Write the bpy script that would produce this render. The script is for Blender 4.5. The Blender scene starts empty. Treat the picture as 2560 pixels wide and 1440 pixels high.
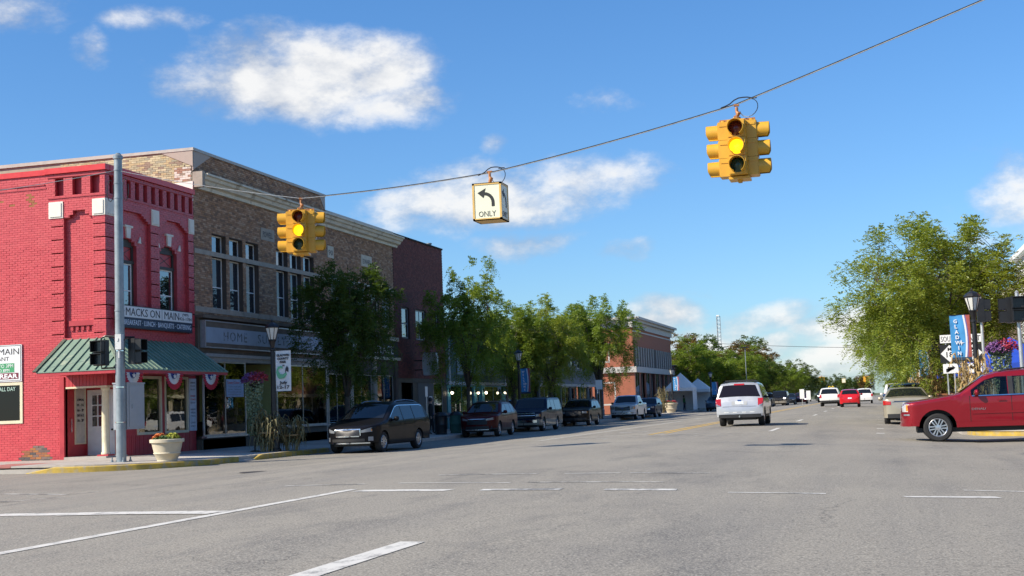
import bpy, math, random
import numpy as np
from mathutils import Vector, Matrix
RND = random.Random(11)
SC = bpy.context.scene
COL = SC.collection
rad = math.radians

# ------------------------------------------------------------------ camera
CAM_H = 1.3
FPX, YAW, PIT, ROL = 3296.0, 0.26679, 0.0893, 0.03766      # focal in photo pixels, angles from the street's vanishing lines
_fw = Vector((-math.sin(YAW) * math.cos(PIT), math.cos(YAW) * math.cos(PIT), math.sin(PIT)))
_rt = Vector((math.cos(YAW), math.sin(YAW), 0))
_up = _rt.cross(_fw)
C_R = math.cos(ROL) * _rt - math.sin(ROL) * _up
C_U = math.sin(ROL) * _rt + math.cos(ROL) * _up
cam = bpy.data.cameras.new('camera')
cam.sensor_width = 36.0
cam.lens = FPX / 2560 * 36.0
cam.clip_start = 0.1
cam.clip_end = 6000
camo = bpy.data.objects.new('camera', cam)
COL.objects.link(camo)
M = Matrix((C_R, C_U, -_fw)).transposed().to_4x4()
M.translation = Vector((0, 0, CAM_H))
camo.matrix_world = M
SC.camera = camo

def ray(x, y):
    return C_R * ((x - 1280) / FPX) + C_U * ((720 - y) / FPX) + _fw
def atX(x, y, X):
    d = ray(x, y); return Vector((0, 0, CAM_H)) + d * (X / d.x)
def atY(x, y, Y):
    d = ray(x, y); return Vector((0, 0, CAM_H)) + d * (Y / d.y)
def atD(x, y, D):
    return Vector((0, 0, CAM_H)) + ray(x, y) * D
def gz(X):
    return max(-0.11, 0.19 * (1 - ((X + 6.5) / 7.2) ** 2))     # the crowned carriageway

# ------------------------------------------------------------------ sun, sky, exposure
SUN_DIR = Vector((1.0, 0.80, -1.0)).normalized()               # direction the light travels
sun = bpy.data.lights.new('sun', 'SUN')
sun.energy = 4.9
sun.angle = rad(0.53)
sun.color = (1.0, 0.90, 0.745)
suno = bpy.data.objects.new('sun', sun)
COL.objects.link(suno)
suno.rotation_euler = SUN_DIR.to_track_quat('-Z', 'Y').to_euler()
suno.location = (-40, -30, 60)
to_sun = -SUN_DIR
SUN_EL = math.asin(to_sun.z)
SUN_AZ = math.atan2(to_sun.x, to_sun.y)

W = bpy.data.worlds.new('World')
SC.world = W
W.use_nodes = True
wn = W.node_tree
wn.nodes.clear()
class G:                                                       # tiny node-graph helper
    def __init__(s, tree): s.t = tree
    def n(s, typ, **kw):
        nd = s.t.nodes.new(typ)
        for k, v in kw.items(): setattr(nd, k, v)
        return nd
    def put(s, sock, v):
        if hasattr(v, 'is_linked') or isinstance(v, bpy.types.NodeSocket): s.t.links.new(v, sock)
        else: sock.default_value = v
    def m(s, op, a, b=None, c=None, clamp=False):
        nd = s.n('ShaderNodeMath', operation=op); nd.use_clamp = clamp
        s.put(nd.inputs[0], a)
        if b is not None: s.put(nd.inputs[1], b)
        if c is not None: s.put(nd.inputs[2], c)
        return nd.outputs[0]
    def v(s, op, a, b=None):
        nd = s.n('ShaderNodeVectorMath', operation=op)
        s.put(nd.inputs[0], a)
        if b is not None: s.put(nd.inputs[1], b)
        return nd.outputs['Value'] if op in ('DOT_PRODUCT', 'LENGTH', 'DISTANCE') else nd.outputs['Vector']
    def mix(s, f, a, b, blend='MIX'):
        nd = s.n('ShaderNodeMix', data_type='RGBA', blend_type=blend)
        s.put(nd.inputs[0], f); s.put(nd.inputs[6], a); s.put(nd.inputs[7], b)
        return nd.outputs[2]
    def noise(s, vec, scale, det=4, rough=.55, out='Fac'):
        nd = s.n('ShaderNodeTexNoise')
        if vec is not None: s.put(nd.inputs['Vector'], vec)
        nd.inputs['Scale'].default_value = scale; nd.inputs['Detail'].default_value = det; nd.inputs['Roughness'].default_value = rough
        return nd.outputs[out]
    def rng(s, x, a, b, c=0., d=1., smooth=False):
        nd = s.n('ShaderNodeMapRange'); nd.interpolation_type = 'SMOOTHSTEP' if smooth else 'LINEAR'
        s.put(nd.inputs[0], x)
        for i, q in enumerate((a, b, c, d)): s.put(nd.inputs[i + 1], q)
        return nd.outputs[0]
def col4(c): return (c[0], c[1], c[2], 1.0)

g = G(wn)
sky = g.n('ShaderNodeTexSky', sky_type='NISHITA')
sky.sun_disc = False
sky.sun_elevation = SUN_EL
sky.sun_rotation = SUN_AZ
sky.altitude = 0
sky.air_density = 1.0
sky.dust_density = 0.35
sky.ozone_density = 2.2
dirv = g.n('ShaderNodeNewGeometry').outputs['Incoming']
dirv = g.v('SCALE', dirv); wn.nodes[-1].inputs['Scale'].default_value = -1.0
wob = g.noise(dirv, 7.0, 3, .5, 'Color')
wobv = g.v('SCALE', g.v('SUBTRACT', wob, (.5, .5, .5))); wn.nodes[-1].inputs['Scale'].default_value = 0.05
dw = g.v('ADD', dirv, wobv)
# cumulus seen above the street: (pixel centre, half sizes in pixels, strength)
CLOUDS = [(740, 190, 340, 140, 1.6), (580, 215, 190, 95, 1.1), (890, 185, 190, 110, 1.3), (690, 100, 130, 80, 1.0), (920, 265, 200, 60, 1.0), (560, 110, 90, 40, .35),
          (1330, 480, 340, 95, .95), (1480, 450, 210, 85, .85), (1080, 520, 200, 75, .85), (1330, 600, 160, 42, .75), (1590, 632, 100, 32, .85),
          (350, 40, 150, 46, .7), (232, 130, 56, 64, .6), (60, 20, 190, 60, .7),
          (2530, 470, 110, 120, 1.0), (2470, 570, 150, 40, .35),
          (1680, 790, 140, 60, 1.3), (1740, 850, 200, 50, 1.2), (1925, 800, 150, 48, 1.05), (1900, 865, 140, 42, 1.3), (2120, 825, 170, 62, 1.25), (2110, 905, 220, 48, 1.3), (2020, 935, 320, 42, 1.2), (1500, 900, 250, 40, .7), (2300, 930, 250, 50, .8),
          (1520, 255, 90, 36, .3), (1220, 355, 34, 20, .33), (1790, 725, 70, 16, .28), (1250, 880, 420, 50, .3), (2330, 860, 200, 60, .5)]
field = None
for (px, py, rx, ry, st) in CLOUDS:
    c = ray(px, py).normalized()
    t = Vector((c.y, -c.x, 0)).normalized(); b = t.cross(c) * 1.0
    if b.z < 0: b = -b
    k = 1.0 / FPX
    sub = g.v('SUBTRACT', dw, tuple(c))
    u = g.v('DOT_PRODUCT', sub, tuple(t / (rx * k)))
    w_ = g.v('DOT_PRODUCT', sub, tuple(b / (ry * k)))
    r2 = g.m('ADD', g.m('MULTIPLY', u, u), g.m('MULTIPLY', w_, w_))
    fld = g.m('MULTIPLY', g.m('SUBTRACT', 1.0, r2), st)
    field = fld if field is None else g.m('SMOOTH_MAX', field, fld, .18)
field = g.m('MAXIMUM', field, -1.5)
# fair-weather cumulus go on over the rest of the sky
outside = g.rng(g.v('DOT_PRODUCT', dirv, tuple(_fw.normalized())), .80, .88, 1.0, 0.0)
gen = g.rng(g.noise(dw, 3.2, 3, .5), .52, .72, -1.2, .8)
gen = g.m('ADD', gen, g.m('MULTIPLY', g.m('SUBTRACT', outside, 1.0), 3.0))
field = g.m('MAXIMUM', field, gen)
stretch = g.v('MULTIPLY', dirv, (1.0, 1.0, 1.7))
f1 = g.noise(stretch, 19.0, 10, .62)
f2 = g.noise(g.v('ADD', stretch, (-.016, -.010, .022)), 19.0, 6, .60)
f4 = g.noise(g.v('ADD', stretch, (-.030, -.020, .060)), 5.5, 4, .5)
f3 = g.noise(stretch, 5.5, 4, .5)
dens = g.m('ADD', field, g.m('ADD', g.m('MULTIPLY', g.m('SUBTRACT', f1, .5), 2.7), g.m('MULTIPLY', g.m('SUBTRACT', f3, .5), 1.6)))
cov = g.rng(dens, -.10, 1.3, 0, 1, True)
lit = g.m('ADD', .55, g.m('ADD', g.m('MULTIPLY', g.m('SUBTRACT', f1, f2), 1.9), g.m('MULTIPLY', g.m('SUBTRACT', f3, f4), 2.4)))
lit = g.m('ADD', lit, g.m('MULTIPLY', g.m('SUBTRACT', cov, .5), .55), clamp=True)
cloudcol = g.mix(lit, col4((3.6, 4.1, 5.0)), col4((8.4, 8.3, 8.1)))
hz = g.n('ShaderNodeSeparateXYZ'); g.put(hz.inputs[0], dirv)
lowfade = g.rng(hz.outputs[2], -.01, .03, .0, 1.0)
tint = g.mix(g.rng(hz.outputs[2], .0, .30), col4((.74, 1.0, 1.30)), col4((.62, 1.04, 1.44)))
clear = g.mix(1., sky.outputs[0], tint, 'MULTIPLY')
final = g.mix(g.m('MULTIPLY', g.m('MULTIPLY', cov, .92), lowfade), clear, cloudcol)
bg = g.n('ShaderNodeBackground'); bg.inputs['Strength'].default_value = 0.078
g.put(bg.inputs['Color'], final)
wo = g.n('ShaderNodeOutputWorld'); wn.links.new(bg.outputs[0], wo.inputs[0])

SC.view_settings.view_transform = 'Standard'
SC.view_settings.look = 'None'
SC.view_settings.exposure = 0.6
SC.view_settings.gamma = 1.0
SC.view_settings.use_curve_mapping = False
SC.cycles.max_bounces = 6
SC.cycles.transparent_max_bounces = 8
SC.cycles.sample_clamp_indirect = 4
SC.cycles.use_denoising = True
SC.cycles.caustics_reflective = False
SC.cycles.caustics_refractive = False

# ------------------------------------------------------------------ materials
MATS = {}
def pbr(name, c, rough=.6, metal=0., var=.12, scale=6., bump=0., bscale=40., coat=0., spec=.5, c2=None, c2lo=.5, c2hi=.65, c2scale=2.5, emit=None, estr=0.):
    if name in MATS: return MATS[name]
    m = bpy.data.materials.new(name); m.use_nodes = True
    t = m.node_tree; b = t.nodes['Principled BSDF']; q = G(t)
    tc = q.n('ShaderNodeTexCoord').outputs['Object']
    n1 = q.noise(tc, scale, 5)
    lo = tuple(max(0, x * (1 - var)) for x in c); hi = tuple(x * (1 + var) for x in c)
    colr = q.mix(q.rng(n1, .3, .7), col4(lo), col4(hi))
    if c2:
        colr = q.mix(q.rng(q.noise(tc, c2scale, 6, .6), c2lo, c2hi), colr, col4(c2))
    q.put(b.inputs['Base Color'], colr)
    q.put(b.inputs['Roughness'], q.rng(n1, .2, .8, max(.02, rough - .08), min(1, rough + .08)))
    b.inputs['Metallic'].default_value = metal
    b.inputs['Coat Weight'].default_value = coat
    b.inputs['Coat Roughness'].default_value = .03
    b.inputs['Specular IOR Level'].default_value = spec
    if bump:
        bp = q.n('ShaderNodeBump'); bp.inputs['Strength'].default_value = bump; bp.inputs['Distance'].default_value = .01
        q.put(bp.inputs['Height'], q.noise(tc, bscale, 4)); q.put(b.inputs['Normal'], bp.outputs[0])
    if emit:
        b.inputs['Emission Color'].default_value = col4(emit); b.inputs['Emission Strength'].default_value = estr
    MATS[name] = m
    return m
def brickmat(name, cols, along, bw, bh, rough=.7, weather=None, v=.12, ledge=None):
    """colour picked per brick from the wall's own grid; along = 0 (x) or 1 (y)"""
    m = bpy.data.materials.new(name); m.use_nodes = True
    t = m.node_tree; b = t.nodes['Principled BSDF']; q = G(t)
    pos = q.n('ShaderNodeNewGeometry').outputs['Position']
    sp = q.n('ShaderNodeSeparateXYZ'); q.put(sp.inputs[0], pos)
    row = q.m('FLOOR', q.m('DIVIDE', sp.outputs[2], bh))
    off = q.m('MULTIPLY', q.m('MODULO', row, 2.0), .5)
    uu = q.m('FLOOR', q.m('ADD', q.m('DIVIDE', sp.outputs[along], bw), off))
    cb = q.n('ShaderNodeCombineXYZ'); q.put(cb.inputs[0], uu); q.put(cb.inputs[1], row)
    wnz = q.n('ShaderNodeTexWhiteNoise', noise_dimensions='3D'); q.put(wnz.inputs['Vector'], cb.outputs[0])
    rp = q.n('ShaderNodeValToRGB'); e = rp.color_ramp
    e.interpolation = 'CONSTANT'
    while len(e.elements) < len(cols): e.elements.new(.5)
    for i, c in enumerate(cols):
        e.elements[i].position = i / len(cols); e.elements[i].color = col4(c)
    q.put(rp.inputs[0], wnz.outputs[0])
    n1 = q.noise(pos, 5., 5)
    cc = q.mix(q.rng(n1, .25, .75), q.mix(1., rp.outputs[0], (1 - v, 1 - v, 1 - v, 1), 'MULTIPLY'), q.mix(1., rp.outputs[0], (1 + v, 1 + v, 1 + v, 1), 'MULTIPLY'))
    if weather:
        st = q.v('MULTIPLY', pos, (1.6, 1.6, .35))
        cc = q.mix(q.rng(q.noise(st, 1.3, 6, .65), .52, .8, 0, .75), cc, col4(weather))
    q.put(b.inputs['Base Color'], cc)
    b.inputs['Roughness'].default_value = rough
    bp = q.n('ShaderNodeBump'); bp.inputs['Strength'].default_value = .35; bp.inputs['Distance'].default_value = .006
    q.put(bp.inputs['Height'], q.noise(pos, 55., 3)); q.put(b.inputs['Normal'], bp.outputs[0])
    MATS[name] = m
    return m
def glassmat(name, tint=(.55, .6, .6), refl=1.7, trans=True, dark=(.01, .012, .014)):
    if name in MATS: return MATS[name]
    m = bpy.data.materials.new(name); m.use_nodes = True
    t = m.node_tree; t.nodes.clear(); q = G(t)
    out = q.n('ShaderNodeOutputMaterial')
    fr = q.n('ShaderNodeFresnel'); fr.inputs[0].default_value = refl
    gl = q.n('ShaderNodeBsdfGlossy'); gl.inputs['Roughness'].default_value = .012; gl.inputs['Color'].default_value = (.93, .95, .97, 1)
    bp = q.n('ShaderNodeBump'); bp.inputs['Strength'].default_value = .05; bp.inputs['Distance'].default_value = .02
    q.put(bp.inputs['Height'], q.noise(q.n('ShaderNodeTexCoord').outputs['Object'], 1.4, 2)); q.put(gl.inputs['Normal'], bp.outputs[0])
    if trans:
        un = q.n('ShaderNodeBsdfTransparent'); un.inputs[0].default_value = col4(tint)
    else:
        un = q.n('ShaderNodeBsdfDiffuse'); un.inputs[0].default_value = col4(dark)
    mx = q.n('ShaderNodeMixShader'); q.put(mx.inputs[0], fr.outputs[0]); t.links.new(un.outputs[0], mx.inputs[1]); t.links.new(gl.outputs[0], mx.inputs[2])
    t.links.new(mx.outputs[0], out.inputs[0])
    MATS[name] = m
    return m

# ------------------------------------------------------------------ mesh helpers
class Fr:
    """a wall's own axes: u along the wall, v up, d outwards"""
    def __init__(s, o, u, n): s.o, s.u, s.n = Vector(o), Vector(u), Vector(n)
    def p(s, u, v, d=0.): return s.o + s.u * u + Vector((0, 0, v)) + s.n * d
class MB:
    def __init__(s): s.v, s.f, s.mi, s.cur = [], [], [], 0
    def add(s, vs, fs):
        k = len(s.v); s.v += [tuple(x) for x in vs]
        for f in fs: s.f.append(tuple(k + i for i in f)); s.mi.append(s.cur)
        return s
    def box(s, x0, x1, y0, y1, z0, z1):
        return s.add([(x0, y0, z0), (x1, y0, z0), (x1, y1, z0), (x0, y1, z0), (x0, y0, z1), (x1, y0, z1), (x1, y1, z1), (x0, y1, z1)],
                     [(0, 3, 2, 1), (4, 5, 6, 7), (0, 1, 5, 4), (1, 2, 6, 5), (2, 3, 7, 6), (3, 0, 4, 7)])
    def fbox(s, fr, u0, u1, v0, v1, d0, d1):
        P = [fr.p(u, v, d) for d in (d0, d1) for (u, v) in ((u0, v0), (u1, v0), (u1, v1), (u0, v1))]
        return s.add(P, [(0, 3, 2, 1), (4, 5, 6, 7), (0, 1, 5, 4), (1, 2, 6, 5), (2, 3, 7, 6), (3, 0, 4, 7)])
    def fpoly(s, fr, pts, d0, d1):
        n = len(pts)
        P = [fr.p(u, v, d0) for u, v in pts] + [fr.p(u, v, d1) for u, v in pts]
        return s.add(P, [tuple(range(n))[::-1], tuple(range(n, 2 * n))] + [(i, (i + 1) % n, n + (i + 1) % n, n + i) for i in range(n)])
    def prism(s, pts, a, b):
        """extrude 3-D polygon pts by vectors a..b"""
        n = len(pts); a, b = Vector(a), Vector(b)
        P = [Vector(p) + a for p in pts] + [Vector(p) + b for p in pts]
        return s.add(P, [tuple(range(n))[::-1], tuple(range(n, 2 * n))] + [(i, (i + 1) % n, n + (i + 1) % n, n + i) for i in range(n)])
    def tube(s, pts, r, n=8, r1=None, caps=True):
        pts = [Vector(p) for p in pts]; k0 = len(s.v); L = len(pts)
        prev = None
        for i, p in enumerate(pts):
            d = (pts[min(i + 1, L - 1)] - pts[max(i - 1, 0)]).normalized()
            a = d.orthogonal().normalized() if prev is None else (prev - d * prev.dot(d)).normalized()
            prev = a; b = d.cross(a)
            rr = r[i] if isinstance(r, (list, tuple)) else (r if r1 is None else r + (r1 - r) * i / max(1, L - 1))
            for j in range(n):
                t = 2 * math.pi * j / n
                s.v.append(tuple(p + (a * math.cos(t) + b * math.sin(t)) * rr))
        for i in range(L - 1):
            for j in range(n):
                s.f.append((k0 + i * n + j, k0 + i * n + (j + 1) % n, k0 + (i + 1) * n + (j + 1) % n, k0 + (i + 1) * n + j)); s.mi.append(s.cur)
        if caps:
            s.f.append(tuple(k0 + j for j in range(n))[::-1]); s.mi.append(s.cur)
            s.f.append(tuple(k0 + (L - 1) * n + j for j in range(n))); s.mi.append(s.cur)
        return s
    def lathe(s, prof, n=20, c=(0, 0, 0), ax='z', a0=0., a1=2 * math.pi):
        """prof: (radius, height) pairs"""
        k0 = len(s.v); c = Vector(c); full = abs(a1 - a0 - 2 * math.pi) < 1e-6; m = n if full else n + 1
        for r, h in prof:
            for j in range(m):
                t = a0 + (a1 - a0) * j / n; x, y = r * math.cos(t), r * math.sin(t)
                s.v.append(tuple(c + (Vector((x, y, h)) if ax == 'z' else Vector((x, h, y)) if ax == 'y' else Vector((h, x, y)))))
        for i in range(len(prof) - 1):
            for j in range(n):
                j2 = (j + 1) % m
                s.f.append((k0 + i * m + j, k0 + i * m + j2, k0 + (i + 1) * m + j2, k0 + (i + 1) * m + j)); s.mi.append(s.cur)
        return s
    def build(s, name, mat, parent=None, smooth=False, kind=None, label=None):
        me = bpy.data.meshes.new(name)
        me.from_pydata(s.v, [], s.f)
        for m in (mat if isinstance(mat, (list, tuple)) else [mat]): me.materials.append(m)
        if any(s.mi): me.polygons.foreach_set('material_index', s.mi)
        if smooth: me.shade_smooth() if smooth is True else me.set_sharp_from_angle(angle=rad(smooth))
        me.update()
        if smooth and smooth is not True: me.polygons.foreach_set('use_smooth', [True] * len(me.polygons)); me.set_sharp_from_angle(angle=rad(smooth))
        return obj(name, me, parent, kind, label)
def obj(name, me, parent=None, kind=None, label=None):
    o = bpy.data.objects.new(name, me); COL.objects.link(o)
    if parent is not None: adopt(o, parent)
    if kind: o['kind'] = kind
    if label: o['label'] = label
    return o
KIDS, WORLDP = {}, {}
def adopt(o, parent):
    o.parent = parent; KIDS.setdefault(parent.name, []).append(o)
    if parent.name in WORLDP: o.matrix_parent_inverse = WORLDP[parent.name]
def tag(o, label, cat, group=None):
    o['label'] = label; o['category'] = cat
    if group: o['group'] = group
    return o
def thing(name, label, cat, loc=(0, 0, 0), rz=0., group=None, world=False):
    """an Empty at the thing's base; world=True: its parts are modelled in street coordinates"""
    o = bpy.data.objects.new(name, None); COL.objects.link(o)
    o.empty_display_size = .2
    o.location = loc; o.rotation_euler = (0, 0, rz)
    if world: WORLDP[o.name] = Matrix.Translation(-Vector(loc))
    return tag(o, label, cat, group)
def copy_tree(o, parent=None):
    c = o.copy(); COL.objects.link(c)
    if parent is not None:
        c.parent = parent; KIDS.setdefault(parent.name, []).append(c)
    for ch in list(KIDS.get(o.name, ())): copy_tree(ch, c)
    return c
def dup(o, loc, rz=0., scale=None, label=None, group=None, cat=None):
    c = copy_tree(o)
    c.location = loc; c.rotation_euler = (0, 0, rz)
    if scale: c.scale = scale if isinstance(scale, (tuple, list)) else (scale,) * 3
    if label: c['label'] = label
    if group: c['group'] = group
    if cat: c['category'] = cat
    return c
def text(body, fr, u, v, d, h, mat, parent, width=None, align='CENTER', bold=0., name='lettering', spacing=1., ext=.004):
    """lettering laid on a wall frame; h is the capital height"""
    cu = bpy.data.curves.new('txt', 'FONT')
    cu.body = body; cu.align_x = 'LEFT'; cu.align_y = 'BOTTOM_BASELINE'; cu.size = h / .70; cu.extrude = ext; cu.offset = bold; cu.resolution_u = 2; cu.space_character = spacing
    tmp = bpy.data.objects.new('txt', cu)
    me = bpy.data.meshes.new_from_object(tmp)
    bpy.data.objects.remove(tmp); bpy.data.curves.remove(cu)
    me.name = name
    co = np.empty(len(me.vertices) * 3, np.float32); me.vertices.foreach_get('co', co); co = co.reshape(-1, 3)
    x0, x1 = co[:, 0].min(), co[:, 0].max(); w = x1 - x0
    sx = (width / w) if width else 1.
    xs = (co[:, 0] - x0) * sx
    if align == 'CENTER': xs = xs - w * sx / 2
    elif align == 'RIGHT': xs = xs - w * sx
    O, U, N = np.array(fr.p(u, v, d)), np.array(fr.u), np.array(fr.n)
    P = O[None] + xs[:, None] * U[None] + co[:, 1:2] * np.array([[0, 0, 1.]]) + co[:, 2:3] * N[None]
    me.vertices.foreach_set('co', P.astype(np.float32).ravel())
    me.materials.clear(); me.materials.append(mat); me.update()
    return obj(name, me, parent)

# ------------------------------------------------------------------ palette
M_CHROME = pbr('chrome', (.75, .76, .78), .12, 1., .05)
M_STEEL = pbr('galvanised_steel', (.25, .29, .31), .45, .25, .18, 4, .1, 30)
M_BLACK = pbr('black_paint', (.012, .012, .013), .4, 0, .2)
M_IRON = pbr('black_iron', (.018, .018, .02), .38, .2, .25, 8, .15, 60)
M_WHITE = pbr('white_paint', (.74, .74, .72), .55, 0, .06)
M_CREAM = pbr('cream_paint', (.66, .60, .42), .55, 0, .08)
M_DARK = pbr('dark_void', (.012, .011, .011), .9)
M_GLASSC = glassmat('car_glass', trans=False, refl=1.5)
M_SHOPGLASS = glassmat('shop_glass', tint=(.5, .54, .53), refl=2.1)
M_WINGLASS = glassmat('window_glass', trans=False, refl=3.0, dark=(.015, .017, .02))
M_CONC = pbr('concrete', (.40, .37, .33), .85, 0, .16, 3, .3, 60, c2=(.25, .23, .2), c2lo=.55, c2hi=.8, c2scale=1.2)
M_YKERB = pbr('yellow_kerb_paint', (.44, .30, .05), .7, 0, .2, 4, .25, 50, c2=(.33, .29, .22), c2lo=.5, c2hi=.72, c2scale=5)
M_STONE = pbr('limestone', (.33, .29, .24), .8, 0, .18, 4, .25, 50, c2=(.16, .14, .12), c2lo=.55, c2hi=.8, c2scale=2)
M_PLATE = pbr('licence_plate', (.62, .68, .78), .4)
# ================================================================== THE SETTING
def setting(o, kind='structure'):
    o['kind'] = kind; return o
M_EARTH = pbr('grass_and_earth', (.10, .11, .045), .95, 0, .3, .05)
mb = MB(); mb.box(-2500, 2500, -800, 4000, -.6, -.30)
setting(mb.build('ground', M_EARTH))

# ---- asphalt: weathered, patched, with darker wheel paths along the street
def asphalt():
    m = bpy.data.materials.new('asphalt'); m.use_nodes = True
    t = m.node_tree; b = t.nodes['Principled BSDF']; q = G(t)
    pos = q.n('ShaderNodeNewGeometry').outputs['Position']
    sp = q.n('ShaderNodeSeparateXYZ'); q.put(sp.inputs[0], pos)
    c = q.mix(q.rng(q.noise(pos, .22, 5, .6), .3, .7), (.222, .205, .174, 1), (.285, .262, .218, 1))
    along = q.v('MULTIPLY', pos, (1.0, .085, 1.0))
    c = q.mix(q.rng(q.noise(along, .75, 5, .6), .46, .68, 0, .55), c, (.150, .145, .138, 1))         # wheel-worn streaks
    cross = q.v('MULTIPLY', pos, (.8, .28, 1.0))
    patch = q.m('MULTIPLY', q.rng(q.noise(cross, 1.1, 8, .72), .49, .63), q.rng(q.noise(along, .33, 3), .46, .56))
    c = q.mix(q.m('MULTIPLY', patch, .62), c, (.105, .102, .098, 1))                                 # dark worn blotches
    sp1 = q.noise(pos, 58, 2, .6)
    c = q.mix(q.rng(sp1, .50, .62, 0, .8), c, (.42, .39, .33, 1))                                  # pale stones
    c = q.mix(q.rng(q.noise(pos, 38, 2, .6), .53, .66, 0, .75), c, (.075, .070, .064, 1))
    # cracks: edges of big cells, only here and there
    vo = q.n('ShaderNodeTexVoronoi', feature='DISTANCE_TO_EDGE'); vo.inputs['Scale'].default_value = .16
    wv = q.v('ADD', pos, q.v('SCALE', q.noise(pos, 1.1, 5, .7, 'Color'))); t.nodes[-2].inputs['Scale'].default_value = 1.3
    q.put(vo.inputs['Vector'], wv)
    ck = q.m('MULTIPLY', q.rng(vo.outputs['Distance'], .0008, .0030, 1, 0), q.rng(q.noise(pos, .12, 3), .50, .60))
    c = q.mix(q.m('MULTIPLY', ck, .75), c, (.045, .043, .04, 1))
    q.put(b.inputs['Base Color'], c)
    b.inputs['Roughness'].default_value = .82
    b.inputs['Specular IOR Level'].default_value = .35
    bp = q.n('ShaderNodeBump'); bp.inputs['Strength'].default_value = .55; bp.inputs['Distance'].default_value = .008
    q.put(bp.inputs['Height'], q.m('ADD', sp1, q.m('MULTIPLY', ck, -1.))); q.put(b.inputs['Normal'], bp.outputs[0])
    return m
M_ASPH = asphalt()
xs = [-90, -60, -40, -30, -24] + [-20 + .5 * i for i in range(51)] + [8, 14, 25, 40, 60, 90]
def sheet(xs, ys, dz=0.):
    mb = MB(); nx = len(xs)
    vs = [(x, y, gz(x) + dz) for y in ys for x in xs]
    return mb.add(vs, [(j * nx + i, j * nx + i + 1, (j + 1) * nx + i + 1, (j + 1) * nx + i) for j in range(len(ys) - 1) for i in range(nx - 1)])
mb = sheet(xs, [-30, -10, 0, 10, 20, 30, 44.0])
mb2 = sheet([x for x in xs if -20.1 <= x <= 5.1], [44.0, 60, 80, 120, 200, 300, 420, 560])
mb.add(mb2.v, mb2.f)
road = mb.build('road', M_ASPH, smooth=True); setting(road)

# ---- painted markings, draped on the crown
def wornpaint(name, c, lo, hi, sc=6.):
    m = bpy.data.materials.new(name); m.use_nodes = True
    t = m.node_tree; b = t.nodes['Principled BSDF']; q = G(t)
    pos = q.n('ShaderNodeNewGeometry').outputs['Position']
    st = q.v('MULTIPLY', pos, (1, .5, 1))
    k = q.rng(q.m('ADD', q.m('MULTIPLY', q.noise(st, sc, 8, .7), .75), q.m('MULTIPLY', q.noise(pos, 45, 2), .25)), lo, hi)
    q.put(b.inputs['Base Color'], q.mix(k, col4(c), (.19, .185, .175, 1)))
    b.inputs['Roughness'].default_value = .7
    return m
M_WLINE = wornpaint('white_road_paint', (.60, .585, .54), .50, .66)
M_WWORN = wornpaint('worn_white_road_paint', (.62, .61, .57), .44, .54, 3.)
M_YLINE = wornpaint('yellow_road_paint', (.58, .36, .05), .54, .70)
def mark(name, mat, pts, w, dz=.005, ragged=0.):
    """a painted strip along a polyline of ground points; w is its width"""
    P = []
    for (a, b_) in zip(pts[:-1], pts[1:]):
        a, b_ = Vector((a[0], a[1], 0)), Vector((b_[0], b_[1], 0))
        n = max(1, int((b_ - a).length / .5))
        P += [a.lerp(b_, i / n) for i in range(n)]
    P.append(Vector((pts[-1][0], pts[-1][1], 0)))
    if len(P) > 400: P = P[::4] + [P[-1]]
    mb = MB(); vs = []
    for i, p in enumerate(P):
        d = (P[min(i + 1, len(P) - 1)] - P[max(i - 1, 0)]).normalized(); s = Vector((-d.y, d.x, 0))
        wa, wb = (w / 2 * (1 + RND.uniform(-ragged, ragged)) for _ in range(2))
        for q in (p + s * wa, p - s * wb): vs.append((q.x, q.y, gz(q.x) + dz))
    mb.add(vs, [(2 * i, 2 * i + 1, 2 * i + 3, 2 * i + 2) for i in range(len(P) - 1)])
    return mb.build(name, mat, road)
mark('centre_line', M_YLINE, [(-7.0, 44.5), (-7.1, 150), (-7.0, 260)], .14)
mark('centre_line', M_YLINE, [(-7.34, 43.4), (-7.45, 150), (-7.34, 260)], .14)
for k in range(14):
    mark('lane_dash', M_WLINE, [(-3.5, 44.4 + 15.2 * k), (-3.5, 48.5 + 15.2 * k)], .15)
for k in range(12):
    mark('lane_dash', M_WLINE, [(-10.5, 78 + 15.2 * k), (-10.5, 82 + 15.2 * k)], .14)
mark('lane_line', M_WLINE, [(-10.9, 42.6), (-10.4, 72)], .16)
mark('lane_line', M_WWORN, [(-13.9, 43.6), (-10.9, 42.8)], .14)
for k in range(9):
    mark('parking_tick', M_WLINE, [(-.12, 42.5 + 5.6 * k), (.12, 42.5 + 5.6 * k)], .55 if k < 2 else .2)
mark('lane_line', M_WLINE, [(-7.50, 4), (-7.38, 17.9)], .16, ragged=.05)
mark('lane_dash', M_WLINE, [(-3.98, 4), (-3.94, 10.85)], .22, ragged=.04)
mark('stop_line', M_WLINE, [(-11.6, 15.45), (-10.0, 14.75)], .36, .006, .1)
mark('stop_line', M_WLINE, [(-9.95, 14.72), (-7.5, 14.1)], .40, .008, .1)
mark('stop_line', M_WLINE, [(-7.15, 17.55), (-5.72, 17.25)], .34, .005, .25)
mark('stop_line', M_WWORN, [(-5.25, 17.25), (-4.15, 17.3)], .34, .005, .35)
mark('stop_line', M_WWORN, [(-3.55, 17.25), (-2.6, 17.3)], .30, .005, .35)
mark('stop_line', M_WWORN, [(-1.9, 16.9), (-.7, 17.0)], .10, .005, .3)
mark('stop_line', M_WLINE, [(.22, 16.85), (1.36, 17.2)], .24, .005, .5)
mark('crosswalk_line', M_WWORN, [(-9.2, 19.5), (-7.7, 19.15)], .09)
mark('crosswalk_line', M_WLINE, [(-7.15, 19.15), (-5.25, 18.72)], .09, ragged=.4)
mark('crosswalk_line', M_WWORN, [(-5.0, 18.75), (-3.0, 18.75)], .09)
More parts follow.
